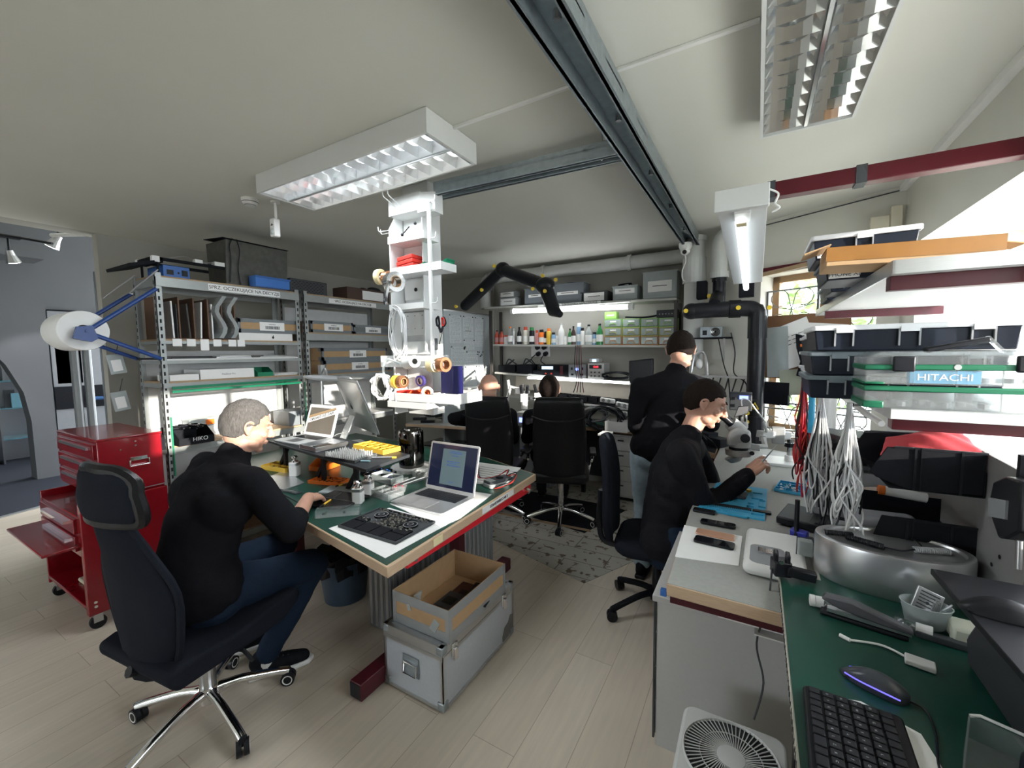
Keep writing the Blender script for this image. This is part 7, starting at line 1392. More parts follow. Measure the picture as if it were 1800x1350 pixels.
t = T('clamp_plug', 'black block clamp with a cord on the edge of the green desk', 'clamp', (.09, 1.60, DZ+.002)); MB().box((.0, 0, .035), (.05, .05, .05), (0, 0, .3)).box((-.015, .0, .07), (.014, .04, .03)).box((.018, 0, .07), (.014, .04, .03)).box((.055, -.01, .03), (.08, .03, .03), (0, .1, .1)).build('body', blk, t, bev=.004); MB().cyl((.0, -.026, .062), (.0, -.03, .062), .006).build('screw', chrome, t)
cable('power_cable', 'thin dark cord falling from the clamp past the drawer cabinet to the air purifier', [(.065, 1.59, .82), (.055, 1.56, .70), PY(1330, 1130, 1.50), PY(1342, 1200, 1.45), PY(1325, 1265, 1.38)], .003, dgry)
# grey bags and sheet near the panel
o = sheet('pale grey sheet standing behind the silver housing', [(.28, 1.95), (.46, 1.95), (.50, 2.2), (.30, 2.25)], .80, m=mat('grey_sheet', (.42, .44, .45), .7)); 
tag(MB().box((.42, 1.98, .86), (.20, .10, .16), (.2, 0, .1)).build('grey_bag', mat('grey_bag', (.30, .31, .33), .8), bev=.03, seg=3), 'pale grey soft bag between the cables and the lower black bin', 'bag')
tag(MB().ell((.47, 2.25, .90), (.12, .10, .06)).build('towel_roll', mat('beige_cloth2', (.5, .42, .36), .9)), 'beige and pink crumpled cloths behind the hanging cables', 'cloth')
t = T('tube', 'white tube with an orange and yellow cap under the black hanging bin', 'tube', tuple(PY(1555, 862, 2.1))); MB().cyl((0, 0, 0), (.12, 0, -.01), .018).build('body', whp, t); MB().cyl((-.02, 0, .001), (0, 0, 0), .018).build('cap', orange, t)
# ------------------------------------------------------------------ green desk objects
t = T('oval_housing', 'brushed silver oval housing with coiled cords lying in its top', 'housing', (.385, 1.722, DZ+.001), .0)
el = lambda a, b_, k=36: [(a*math.cos(2*PI*i/k), b_*math.sin(2*PI*i/k)) for i in range(k)]
A_o, B_o, H_o = .195, .125, .137
mb = MB(); rings = []
for (sa, z) in ((.96, 0), (.985, .01), (1, .05), (1.0, H_o-.012), (.99, H_o-.002), (.965, H_o), (.90, H_o-.001), (.885, H_o-.008), (.87, H_o-.010)):
    rings.append([mb._v((A_o*sa*math.cos(2*PI*i/56), (B_o-A_o*(1-sa))*math.sin(2*PI*i/56), z)) for i in range(56)])
for r1, r2 in zip(rings, rings[1:]):
    for i in range(56): mb.bm.faces.new((r1[i], r1[(i+1) % 56], r2[(i+1) % 56], r2[i]))
mb.bm.faces.new(rings[0][::-1]); mb.bm.faces.new(rings[-1]); mb.build('shell', mat('satin_silver', (.60, .61, .62), .30, .85, var=.03), t, smooth=True)
def spring(label, a, b2, r, n, m, rad=.0022):
    a, b2 = Vector(a), Vector(b2); d = b2-a; u = d.orthogonal().normalized(); v = d.normalized().cross(u); pts = [a+d*(i/(n*8))+u*(r*math.cos(i*PI/4))+v*(r*math.sin(i*PI/4)) for i in range(n*8)]
    tag(MB().tube(pts, rad, 5).build('coiled_cable', m, smooth=True), label, 'cord')
hz_ = DZ+H_o-.000
spring('black coiled cord lying at the left end of the silver housing top', PZ(1450, 935, hz_), PZ(1500, 940, hz_), .007, 16, blk); spring('black coiled cord across the middle of the silver housing top', PZ(1488, 943, hz_), PZ(1555, 962, hz_), .008, 22, blk); spring('grey coiled cord at the right end of the silver housing top', PZ(1607, 966, hz_), PZ(1670, 970, hz_), .008, 18, mat('grey_cord', (.35, .36, .37), .3))
cable('thin_cable', 'thin black cord crossing the silver housing top diagonally', [PZ(1540, 925, hz_+.004), PZ(1600, 945, hz_), PZ(1620, 960, hz_)], .002, blk); cable('thin_cable', 'straight black end joining the coiled cords on the housing', [PZ(1555, 962, hz_), PZ(1585, 968, hz_), PZ(1607, 966, hz_)], .0025, blk)
def parts_tube(label, a, b2, ca, cb, r=.014):
    a, b2 = Vector(a), Vector(b2); d = (b2-a).normalized(); L_ = (b2-a).length; t = T('parts_tube', label, 'tube', tuple(a)); MB().cyl((0, 0, 0), d*L_, r, n=18).build('tube', clear, t)
    MB().cyl(-d*.012 if ca else d*L_, (0, 0, 0) if ca else d*(L_+.012), r*1.15, n=18).cyl((d*.001) if ca else d*(L_-.02), d*.02 if ca else d*(L_+.001), r*1.1, n=18).build('cap', whp, t)
    f = MB(); [f.box(d*(L_*RN.uniform(.15, .9))+Vector((0, 0, RN.uniform(-.008, .008))), (.006, .006, .006), (RN.random(), RN.random(), 0)) for _ in range(20)]; o = f.build('small_parts', steel, t); o['kind'] = 'stuff'
parts_tube('clear tube with a white cap pointing left, behind the stapler', PZ(1432, 1056, DZ+.016), PZ(1478, 1066, DZ+.016), 1, 0); parts_tube('clear tube with a white cap pointing right, at the stapler tip', PZ(1572, 1092, DZ+.016), PZ(1628, 1110, DZ+.016), 0, 1)
t = T('stapler', 'black and grey stapler on the green desk in front of the silver housing', 'stapler', tuple(PZ(1522, 1100, DZ+.002)), -.18)
MB().bb(-.10, -.016, 0, .085, .016, .010).build('base', blk, t, bev=.003); MB().prism([(-.10, .045), (-.09, .058), (-.03, .06), (.09, .030), (.095, .018), (.03, .020), (-.06, .030)], -.015, .015, 'y').build('arm', mat('stapler_grey', (.09, .09, .10), .35), t, bev=.005); MB().bb(-.085, -.010, .012, .09, .010, .022).build('magazine', steel, t)
t = T('display_adapter', 'white plug adapter with a short white cable on the green desk', 'adapter', tuple(PZ(1617, 1170, DZ+.002)), -.2); MB().bb(-.027, -.017, 0, .027, .017, .013).build('box', whp, t, bev=.003); a = PZ(1476, 1116, DZ+.006)-Vector(t.location); Mr = Matrix.Rotation(.2, 4, 'Z'); a = Mr @ a
MB().tube(bez([(-.027, .008, .006), (-.07, .025, .004), (a.x+.02, a.y-.008, .004)]), .0028).build('cable', whp, t); MB().tube([(a.x+.022, a.y-.009, .004), (a.x, a.y, .004)], .005).build('plug', whp, t)
def mouse(label, loc, rz, s_, m):
    t = T('mouse', label, 'mouse', loc, rz); mb = MB(); n = 14; g = [[None]*(n+1) for _ in range(9)]
    for j in range(9):
        for i in range(n+1):
            u = -1+2*i/n; v = -1+2*j/8; w_ = .030*s_*(1-.35*u*u*(u > 0)-.18*u*u)*max(.03, (1-u**8))**.5; h = .036*s_*max(0, (1-((u+.15)/1.2)**2))*max(0, 1-v*v)**.45; g[j][i] = mb._v((.062*s_*u, w_*v, h+.001))
    for j in range(8):
        for i in range(n): mb.bm.faces.new((g[j][i], g[j][i+1], g[j+1][i+1], g[j+1][i]))
    mb.build('shell', m, t, smooth=True); MB().bb(-.05*s_, -.022*s_, 0, .05*s_, .022*s_, .008).build('base', blk, t, bev=.006)
    return t
mg = mat('mouse_grey', (.045, .05, .06), .3); a, b2 = PZ(1478, 1172, DZ+.01), PZ(1600, 1232, DZ+.01)
t = mouse('dark grey mouse with glowing blue edge lines on the green desk', tuple(((a+b2)/2).xy)+(DZ+.002,), math.atan2(b2.y-a.y, b2.x-a.x)+PI, (b2-a).length/.124, mg)
vg = mat('violet_glow', (.02, .02, .2), .4, emit=(.18, .15, 1), es=.9); ms = (b2-a).length/.124
for s_ in (-1, 1): MB().tube(bez([(.05*ms, s_*.016*ms, .009), (.02*ms, s_*.0285*ms, .014), (-.02*ms, s_*.0295*ms, .015), (-.05*ms, s_*.02*ms, .010)]), .0016).build('light_line', vg, t)
cable('mouse_cable', 'black mouse cable curving down beside the keyboard', [PZ(1597, 1232, DZ+.008), PZ(1628, 1250, DZ+.005), PZ(1645, 1290, DZ+.004), PZ(1650, 1345, DZ+.004), PZ(1665, 1380, DZ+.004)], .0022, blk)
# keyboard
k0, k1 = PZ(1424, 1222, DZ+.02), PZ(1590, 1290, DZ+.02)
t = T('keyboard', 'black chunky keyboard lying on the green desk at the bottom of the picture', 'keyboard', (.186, 1.052, DZ+.002), -PI/2-.03)
MB().prism(rrect(.44, .165, .012), 0, .018, M=Matrix.Translation((.20, .005, 0))).build('body', blk, t, bev=.004)
kc = MB(); rows = 6; q = random.Random(2)
for j in range(rows):
    x = -.01; 
    while x < .40:
        w_ = .0185*(q.choice([1, 1, 1, 1, 1.4]) if j in (0, 4) else 1); kc.prism([(x+.001, -.068+j*.0235), (x+w_-.0015, -.068+j*.0235), (x+w_-.0015, -.0485+j*.0235), (x+.001, -.0485+j*.0235)], .018, .025); x += w_+.0006
o = kc.build('keys', mat('key_black', (.016, .017, .02), .45), t, bev=.0015)
lc = MB(); x = 0; letters = 'QWERTYUIOPASDFGHJKLZXCVBNM1234567890'
ltr = None
for j in range(1, 5):
    for i in range(12):
        o2 = text(letters[(j*12+i) % 36], .006, mat('key_print', (.5, .5, .5), .6), t, (.0+i*.0191, -.060+j*.0235, .0252), (0, 0, 0), ext=.0001, name='key_print')
        if ltr is None: ltr = o2; ltr.matrix_local = Matrix.Translation(ltr.location); base_v = []
        else: pass
def join_prints():
    obs = [c for c in t.children if c.name.startswith('key_print')]; bm = bmesh.new()
    for c in obs:
        tmp = bmesh.new(); tmp.from_mesh(c.data); tmp.transform(Matrix.Translation(c.location)); me = bpy.data.meshes.new('x'); tmp.to_mesh(me); tmp.free(); bm.from_mesh(me); bpy.data.meshes.remove(me)
    m = obs[0].data.materials[0]
    for c in obs: bpy.data.objects.remove(c)
    me = bpy.data.meshes.new('key_print'); bm.to_mesh(me); bm.free(); me.materials.append(m); o = bpy.data.objects.new('key_print', me); COL.objects.link(o); o.parent = t
join_prints()
sheet('white printed paper under the keyboard on the green desk', [(.12, 1.075), (.215, 1.10), (.30, 1.06), (.33, .86), (.30, .80), (.13, .80)], DZ+.001)
# bowl with drive
c = PZ(1640, 1085, DZ); t = T('plastic_bowl', 'clear plastic bowl of screws with a small hard drive leaning in it', 'bowl', (.418, 1.505, DZ+.002))
mb = MB(); R1 = []
for sa, z in ((.75, 0), (.8, .004), (1, .055), (1.06, .06), (1.0, .061), (.96, .055), (.76, .006), (0.0, .006)):
    R1.append([mb._v((.052*sa*math.cos(2*PI*i/24), .040*sa*math.sin(2*PI*i/24), z)) for i in range(24)])
for r1, r2 in zip(R1, R1[1:]):
    for i in range(24): mb.bm.faces.new((r1[i], r1[(i+1) % 24], r2[(i+1) % 24], r2[i]))
mb.build('bowl', frost, t, smooth=True)
t = T('hard_drive', 'small labelled hard drive standing in the clear bowl', 'hard drive', (.408, 1.505, DZ+.012)); M = Matrix.Rotation(-.45, 4, 'X') @ Matrix.Rotation(.35, 4, 'Y'); MB(M).bb(-.028, -.005, 0, .028, .005, .085).build('body', alu, t, bev=.002)
l = MB(M); [l.bb(-.02, -.0062, .02+i*.009, .02-(.008 if i % 2 else 0), -.0052, .023+i*.009) for i in range(7)]; l.ell((.0, -.0055, .05), (.004, .001, .004)); l.build('label_print', dgry, t)
for k in range(7): tag(MB().tube([(.43+RN.uniform(-.015, .015), 1.50+RN.uniform(-.01, .01), DZ+.012), (.45+RN.uniform(-.02, .02), 1.505+RN.uniform(-.02, .015), DZ+.075)], .0025, 6).build('bolt', steel), 'long thin bolts standing in the clear bowl', 'bolt', 'bolts in the clear bowl')
t = T('plastic_box', 'cream clear plastic box with an orange label behind the black monitor board', 'box', (.53, 1.46, DZ+.002), -.1); MB().bb(-.075, -.035, 0, .085, .035, .045).build('body', mat('milky_plastic', (.62, .64, .52), .4), t, bev=.006); MB().bb(-.03, -.0375, .018, .06, -.036, .034).build('orange_label', orange, t)
slab('black_bar', 'black plastic bar lying in front of the clear plastic box', 1690, 1140, DZ+.002, .17, .022, .016, -.14, dgry, 'bar')
# monitor riser
RZ2 = .985
t = T('monitor_stand', 'black board stand with a mouse on it at the right picture edge', 'stand', (.5, 1.2, DZ)); 
MB().prism([(.400, 1.425), (.62, 1.425), (.62, .80), (.425, .80), (.412, 1.03)], RZ2-.015, RZ2).build('top', mat('stand_black', (.012, .013, .015), .45, var=.4), t, world=True, bev=.002)
MB().prism([(1.06, DZ+.001), (1.36, DZ+.001), (1.38, DZ+.06), (1.30, RZ2-.02), (1.0, RZ2-.02), (1.0, DZ+.001)], .455, .50, 'x').build('leg', mat('leg_grey', (.035, .038, .042), .5), t, world=True, bev=.012)
mouse('black glossy mouse on the black board stand', (.455, 1.235, RZ2+.001), PI-.1, 1.0, blk)
t = T('clear_holder', 'clear acrylic holder box on the desk at the bottom right', 'holder', (.40, 1.02, DZ+.002), -.35); MB().bb(-.05, -.05, 0, -.047, .06, .045).bb(-.05, .057, 0, .06, .06, .05).bb(-.05, -.05, 0, .06, .06, .003).build('body', clear, t); MB().tube([(-.048, .06, .047), (-.035, .066, .052), (.03, .066, .052), (.06, .058, .045)], .003).build('rim', whp, t)
t = T('bottle', 'dark rounded bottle cut off by the right picture edge', 'bottle', (.415, .90, DZ+.002)); MB().lathe([(0, 0), (.045, 0), (.048, .03), (.046, .12), (.03, .16), (0, .165)], n=24).build('body', blk, t, smooth=True)

t = T('corner_bench', 'dark bench return with a wooden edge behind the microscope, beside the duct', 'workbench', (-.35, 3.9, 0))
cb = [(-.62, 4.10), (-.60, 3.78), (-.15, 3.42), (-.14, 3.88), (-.235, 3.91)]
MB().prism([(-.62, 4.10), (-.60, 3.80), (-.25, 3.52), (-.25, 4.13), (-.55, 4.30)], .705, .748).build('bench_top', oak, t, world=True); MB().prism([(-.62, 4.10), (-.60, 3.81), (-.255, 3.53), (-.255, 4.12), (-.55, 4.29)], .747, .751).build('bench_mat', blkm, t, world=True)
MB().prism([(-.60, 3.84), (-.26, 3.56), (-.26, 3.58), (-.60, 3.86)], .0, .705).build('front_panel', dred, t, world=True)
for k, (px, py, w_, h, m, lab) in enumerate(((1240, 752, .16, .10, blkm, 'black equipment box behind the seated man\'s chin on the corner bench'), (1262, 765, .14, .07, blk, 'small black box with cables behind the microscope eyepieces'), (1225, 742, .12, .16, dgry, 'dark device hidden between the two men on the corner bench'))):
    c = PD(px, py, (3.55, 3.45, 3.75)[k]); t = T('equipment_box', lab, 'equipment', (c.x, c.y, .752), -.6); MB().bb(-w_/2, -.06, 0, w_/2, .06, h).build('case', m, t, bev=.004); MB().tube(bez([(-.05, -.06, h*.6), (-.08, -.10, h+.03), (.02, -.09, h*.7), (.06, -.08, .0)]), .005).build('cable', blk, t)
# ================================================================== PEOPLE
def V3(*a): return Vector(a)
def head_parts(mb, Mh, nose=True):
    h = MB(Mh); h.bm.free(); h.bm = mb.bm
    h.ell((0, -.014, .034), (.077, .097, .086), n=24).ell((0, .020, -.018), (.064, .070, .082), n=20).ell((0, .026, -.066), (.051, .056, .044), n=20).ell((0, .066, -.094), (.024, .020, .018))
    h.ell((0, -.03, -.04), (.058, .06, .06), n=20)
    h.caps([(0, .086, .022), (0, .100, -.004), (0, .110, -.022)], [.0085, .010, .0125], 10).ell((.011, .098, -.027), (.009, .010, .008), n=8).ell((-.011, .098, -.027), (.009, .010, .008), n=8)
    for s_ in (-1, 1):
        h.ell((s_*.030, .080, .034), (.026, .013, .008), n=10).ell((s_*.042, .060, -.020), (.022, .022, .018), n=10).ell((s_*.046, .030, -.070), (.018, .03, .02), n=10)
        e = [(s_*.078, .010, .016), (s_*.083, .004, .028), (s_*.088, -.010, .032), (s_*.092, -.024, .022), (s_*.091, -.026, .002), (s_*.086, -.016, -.016), (s_*.082, -.004, -.028), (s_*.078, .003, -.024)]
        h.tube(bez(e, 3), .0048, 8); h.ell((s_*.080, -.008, .004), (.006, .018, .026), n=10).ell((s_*.081, -.002, -.024), (.006, .008, .008), n=8)
    h.ell((0, .090, -.052), (.022, .009, .006), n=10).ell((0, .088, -.063), (.019, .009, .007), n=10)
def hair(parent, Mh, m, seed, lim, thick=.010, name='hair'):
    rnd = random.Random(seed); mb = MB(Mh); nu, nv = 56, 30; V = {}
    for j in range(nv+1):
        for i in range(nu):
            th = PI*.80*j/nv; ph = 2*PI*i/nu; d = Vector((math.sin(th)*math.cos(ph), math.sin(th)*math.sin(ph), math.cos(th)))
            p = Vector((d.x*.0785, -.014+d.y*.0985, .018+d.z*.106)); n = noise.noise(p*60)*.0035+noise.noise(p*150)*.0025
            V[j, i] = (p, p+d*(thick*.35+n))
    ok = {}; vs = {}
    for k, (p, q) in V.items():
        ok[k] = lim(p)
    for j in range(nv):
        for i in range(nu):
            ks = [(j, i), (j, (i+1) % nu), (j+1, (i+1) % nu), (j+1, i)]
            if sum(ok[k] for k in ks) >= 3:
                f = []
                for k in ks:
                    if k not in vs: vs[k] = mb._v(V[k][1])
                    f.append(vs[k])
                mb.bm.faces.new(f)
    bmesh.ops.remove_doubles(mb.bm, verts=mb.bm.verts[:], dist=.0002)
    o = mb.build(name, m, parent, world=True, smooth=True)
    for p in o.data.polygons: p.use_smooth = True
    md = o.modifiers.new('t', 'SOLIDIFY'); md.thickness = thick; md.offset = .0; md = o.modifiers.new('s', 'SUBSURF'); md.levels = md.render_levels = 1
    return o
def eyes(parent, Mh):
    mb = MB(Mh); ir = MB(Mh)
    for s_ in (-1, 1): mb.ell((s_*.031, .0765, .012), (.0115, .0085, .0055), n=12); ir.ell((s_*.031, .0845, .011), (.005, .0018, .0045), n=8)
    mb.build('eyes', mat('eye_white', (.45, .42, .40), .3), parent, world=True); ir.build('iris', dgry, parent, world=True)
    eb = MB(Mh)
    for s_ in (-1, 1): eb.tube([(s_*.015, .093, .036), (s_*.032, .091, .041), (s_*.050, .078, .037)], [.003, .0035, .002], 6)
    return eb.build('eyebrows', hairb, parent, world=True)
def hand(mb, w_, d, n, side, curls, spread=.10, th=(.5, .3), s=1.0):
    d = Vector(d).normalized(); n = Vector(n); n = (n-d*n.dot(d)).normalized(); sd = d.cross(n)*side; w_ = Vector(w_)
    kn = []
    for k, (off, ln) in enumerate(((.030, .088), (.010, .092), (-.010, .088), (-.028, .080))):
        kp = w_+d*ln*s+sd*off*s+n*(.004-.004*abs(k-1.3))*s; kn.append(kp)
        mb.caps([w_+sd*off*.55*s, w_+d*ln*.5*s+sd*off*.9*s, kp], [.017*s, .0145*s, .0115*s], 10)
    L_ = ((.040, .024, .019), (.044, .027, .020), (.041, .025, .019), (.032, .019, .017))
    for k, (kp, ls, cu) in enumerate(zip(kn, L_, curls)):
        a = 0; p = kp; dd = (d+sd*spread*(1.2-k*.8)).normalized(); pts = [p]; 
        for j, l in enumerate(ls):
            a += cu*(1, 1.15, .7)[j]; v = dd*math.cos(a)-n*math.sin(a); p = p+v*l*s; pts.append(p)
        mb.caps(pts, [.0105*s, .0095*s, .0088*s, .0078*s], 10)
    t0 = w_+d*.022*s+sd*.030*s-n*.006*s; t1 = t0+(d*.6+sd*.7-n*th[0]).normalized()*.036*s; t2 = t1+(d*.85+sd*.25-n*th[1]).normalized()*.031*s; t3 = t2+(d*.95-n*th[1]*1.3).normalized()*.024*s
    mb.caps([w_+d*.008*s+sd*.012*s, t0, t1, t2, t3], [.018*s, .016*s, .0125*s, .0108*s, .0088*s], 10); return kn, t3
def shoe(parent, heel, ang, m, white=True, lift=0):
    M = Matrix.Translation(Vector(heel)) @ Matrix.Rotation(ang-PI/2, 4, 'Z') @ Matrix.Rotation(lift, 4, 'X')
    s_ = MB(M).prism([(-.032, .0), (.032, .0), (.040, .10), (.047, .19), (.035, .26), (.0, .285), (-.035, .26), (-.042, .19), (-.034, .10)], .004, .026).build('shoe_sole', whp if white else blk, parent, world=True, bev=.006)
    u = MB(M); u.caps([(0, .045, .045), (0, .10, .048), (0, .17, .042), (0, .235, .036)], [.037, .040, .040, .032], 14).caps([(0, .035, .07), (0, .05, .095)], [.034, .033], 12)
    o = u.build('shoe', m, parent, world=True, remesh=.008, sm=2)
    l = MB(M); [l.tube([(-.02, .10+k*.022, .087-k*.004), (.02, .105+k*.022, .087-k*.004)], .003, 6) for k in range(4)]; l.build('laces', dgry, parent, world=True)
def lim_front(hl, ear=-.005, back=-.05):
    def f(p):
        if p.y > .035: return p.z > hl+(.0 if abs(p.x) < .04 else -.012)
        if p.y > -.012: return p.z > ear+.030*(p.y+.012)/.047+.005
        return p.z > back+(.0 if p.y < -.05 else (p.y+.05)*.9)
    return f
def HM(c, F, pitch=0, roll=0, s=1.0):
    yaw = math.atan2(-F[0], F[1]); return Matrix.Translation(Vector(c)) @ Matrix.Rotation(yaw, 4, 'Z') @ Matrix.Rotation(pitch, 4, 'X') @ Matrix.Rotation(roll, 4, 'Y') @ Matrix.Scale(s, 4)
# ---------------------------------------------------------------- the grey haired man at the table
t = T('person', 'seated person with grey hair in a black sweater and navy jeans repairing a board', 'person', (-2.04, .85, 0))
hc = V3(-2.10, 1.075, 1.205); Mh = HM(hc, (.34, .94), -.30, .0, 1.03)
shR, shL, elR, elL = V3(-1.905, .97, .995), V3(-2.30, .98, 1.01), V3(-1.745, 1.045, .785), V3(-2.47, 1.08, .80)
wrR, wrL = V3(-1.915, 1.245, .832), V3(-2.30, 1.235, .825)
hipR, hipL, knR, knL, anR, anL = V3(-1.95, .86, .545), V3(-2.13, .86, .545), V3(-1.865, 1.215, .515), V3(-2.20, 1.27, .52), V3(-2.015, 1.06, .10), V3(-2.30, 1.06, .10)
b = MB(); head_parts(b, Mh)
b.caps([hc+V3(-.005, -.02, -.06), V3(-2.11, 1.02, 1.09), V3(-2.11, .98, 1.03)], [.056, .055, .06], 18)
b.caps([V3(-2.04, .82, .56), V3(-2.06, .84, .70), V3(-2.09, .90, .86), V3(-2.10, .95, .98)], [.12, .11, .12, .10], 18).caps([shR, shL], [.055, .055]).caps([shR, elR, wrR], [.052, .043, .029], 16).caps([shL, elL, wrL], [.052, .043, .029], 16)
b.caps([hipR, knR, anR], [.075, .055, .038], 16).caps([hipL, knL, anL], [.075, .055, .038], 16)
hand(b, wrR, (-.40, .86, -.18), (.1, .2, 1), -1, (.45, .5, .55, .6), .12, (.75, .5), .98)
hand(b, wrL, (.80, .42, -.22), (-.15, .1, 1), 1, (.6, .6, .7, .8), .05, (.5, .3), .98)
b.build('body', skin, t, world=True, remesh=.0042, sm=3)
eyes(t, Mh); hair(t, Mh, hairg, 4, lim_front(.072, -.002, -.056), .009)
s = MB(); s.caps([V3(-2.04, .80, .56), V3(-2.05, .81, .68), V3(-2.07, .86, .82), V3(-2.09, .92, .94), V3(-2.105, .97, 1.01)], [.155, .145, .15, .135, .10], 20)
s.caps([V3(-1.97, .81, .57), V3(-2.11, .81, .57)], [.145, .145], 18).caps([V3(-1.985, .90, .90), V3(-2.215, .91, .91)], [.125, .125], 18).caps([V3(-1.95, .95, .985), V3(-2.26, .96, .995)], [.082, .082], 16).caps([V3(-2.108, .99, 1.03), V3(-2.112, 1.015, 1.09)], [.074, .066], 18)
s.caps([shR, shR.lerp(elR, .5), elR, elR.lerp(wrR, .30)], [.074, .068, .062, .052], 16).caps([shL, shL.lerp(elL, .5), elL, elL.lerp(wrL, .55)], [.074, .068, .060, .05], 16)
s.build('sweater', knit, t, world=True, remesh=.011, disp=.018)
p_ = MB(); p_.caps([V3(-1.96, .82, .53), V3(-2.12, .82, .53)], [.125, .125], 16).caps([hipR, hipR.lerp(knR, .5), knR, knR.lerp(anR, .5), anR], [.098, .085, .074, .062, .052], 16).caps([hipL, hipL.lerp(knL, .5), knL, knL.lerp(anL, .5), anL], [.098, .085, .074, .062, .052], 16)
p_.build('jeans', denim, t, world=True, remesh=.010, disp=.016)
MB().caps([anR+V3(0, -.0, .0), anR+V3(0, -.01, -.045)], [.042, .04], 14).caps([anL, anL+V3(0, 0, -.045)], [.042, .04], 14).build('socks', whp, t, world=True, smooth=True)
shoe(t, (-2.055, .985, .0), math.atan2(.26, .16), blkm); shoe(t, (-2.31, 1.0, .0), math.atan2(.27, .1), blkm)
A = PZ(495, 868, .83); o = MB().tube([A, A+V3(.09, .03, -.04)], [.004, .002], 8).build('screwdriver', blk); tag(o, 'thin black screwdriver in the grey haired man\'s left hand', 'screwdriver')
# ---------------------------------------------------------------- the man at the microscope
hc = PD(1240, 710, 2.36); t = T('person', 'seated person with short brown hair in a black jacket looking into the microscope', 'person', (-.45, 2.5, 0)); Mh = HM(hc, (.985, .10), -.36, .0, 1.08)
shR, shL, elR, elL = PD(1196, 802, 2.15), PD(1216, 786, 2.52), PD(1240, 897, 2.20), PD(1265, 880, 2.60)
wrR, wrL = PD(1318, 832, 2.28), PD(1300, 850, 2.62)
pv_, ch_, ub = PD(1172, 945, 2.36), PD(1182, 870, 2.34), PD(1192, 812, 2.34)
hipR, hipL, knR, knL = pv_+V3(.05, -.09, .03), pv_+V3(.05, .09, .03), PD(1290, 975, 2.24), PD(1300, 960, 2.55); knR.z = knL.z = .53; anR, anL = V3(-.13, 2.42, .10), V3(-.13, 2.72, .10)
b = MB(); head_parts(b, Mh); nb = PD(1208, 770, 2.36)
b.caps([hc+V3(-.035, -.0, -.06), nb, ub], [.056, .056, .06], 18).caps([pv_, ch_, ub], [.12, .11, .10], 18).caps([shR, shL], [.05, .05]).caps([shR, elR, wrR], [.05, .042, .029], 16).caps([shL, elL, wrL], [.05, .042, .029], 16).caps([hipR, knR, anR], [.072, .055, .038], 14).caps([hipL, knL, anL], [.072, .055, .038], 14)
hd = (PD(1352, 800, 2.30)-wrR).normalized(); hand(b, wrR, hd, (-.35, -.65, .65), -1, (.35, .75, .85, .9), .10, (.55, .45), 1.0)
hand(b, wrL, (.9, -.1, -.25), (0, 0, 1), 1, (.5, .6, .7, .8), .06, (.5, .3), 1.0)
b.build('body', skin, t, world=True, remesh=.0042, sm=3); eyes(t, Mh); hair(t, Mh, hairb, 8, lim_front(.066, .006, -.050), .008)
s = MB(); s.caps([pv_+V3(-.0, 0, .0), PD(1176, 905, 2.36), ch_, PD(1190, 832, 2.34), PD(1196, 796, 2.34)], [.150, .145, .148, .145, .115], 20).caps([pv_+V3(0, -.07, 0), pv_+V3(0, .07, 0)], [.135, .135], 16).caps([shR.lerp(shL, .12), shL.lerp(shR, .12)], [.085, .085], 16).caps([ch_.lerp(shR, .4), ch_.lerp(shL, .4)], [.12, .12], 16)
s.caps([nb+V3(-.02, 0, -.03), nb+V3(.008, 0, .012)], [.085, .070], 18).caps([shR, shR.lerp(elR, .5), elR, elR.lerp(wrR, .5), wrR-hd*.02], [.078, .070, .064, .052, .043], 16).caps([shL, shL.lerp(elL, .5), elL, wrL], [.074, .066, .058, .042], 16)
s.build('jacket', fleece, t, world=True, remesh=.010, disp=.022)
p_ = MB(); p_.caps([pv_+V3(0, -.07, -.02), pv_+V3(0, .07, -.02)], [.125, .125], 16).caps([hipR, hipR.lerp(knR, .5), knR, anR], [.096, .085, .072, .055], 16).caps([hipL, hipL.lerp(knL, .5), knL, anL], [.096, .085, .072, .055], 16); p_.build('jeans', denim, t, world=True, remesh=.011, disp=.016)
shoe(t, (-.20, 2.42, 0), 0, blkm, False); shoe(t, (-.20, 2.72, 0), 0, blkm, False)
a = PD(1340, 812, 2.26); o = MB().tube([a, PD(1365, 783, 2.27)], [.004, .0015], 8).tube([a+V3(0, 0, .006), PD(1365, 783, 2.27)], [.003, .0015], 8).build('tweezers', steel); tag(o, 'steel tweezers in the hand of the man at the microscope', 'tweezers')
# ---------------------------------------------------------------- the standing man
t = T('person', 'standing person seen from behind in a black jumper and light blue jeans', 'person', (-.55, 2.9, 0)); D0 = 2.78
hc = PD(1197, 617, D0+.06); F = (.02, 1); Mh = HM(hc, F, -.55, 0, 1.06); pv_ = PD(1158, 790, D0); ch_ = PD(1176, 720, D0); ub = PD(1182, 676, D0+.02)
shL, shR = PD(1127, 684, D0-.03), PD(1240, 684, D0+.06); elL, elR = PD(1119, 748, D0+.02), PD(1250, 745, D0+.1); wrL, wrR = elL+V3(.06, .22, .02), elR+V3(-.19, .17, -.03)
hipL, hipR = pv_+V3(-.09, 0, -.03), pv_+V3(.09, .0, -.03); knL, knR = V3(pv_.x-.10, pv_.y+.03, .50), V3(pv_.x+.10, pv_.y+.03, .50); anL, anR = V3(pv_.x-.10, pv_.y, .10), V3(pv_.x+.11, pv_.y, .10)
b = MB(); head_parts(b, Mh); b.caps([hc+V3(0, -.03, -.05), hc.lerp(ub, .6), ub], [.056, .056, .06], 16).caps([pv_, ch_, ub], [.12, .11, .10], 16).caps([shL, shR], [.05, .05]).caps([shL, elL, wrL], [.048, .04, .028]).caps([shR, elR, wrR], [.048, .04, .028]).caps([hipL, knL, anL], [.08, .055, .04]).caps([hipR, knR, anR], [.08, .055, .04])
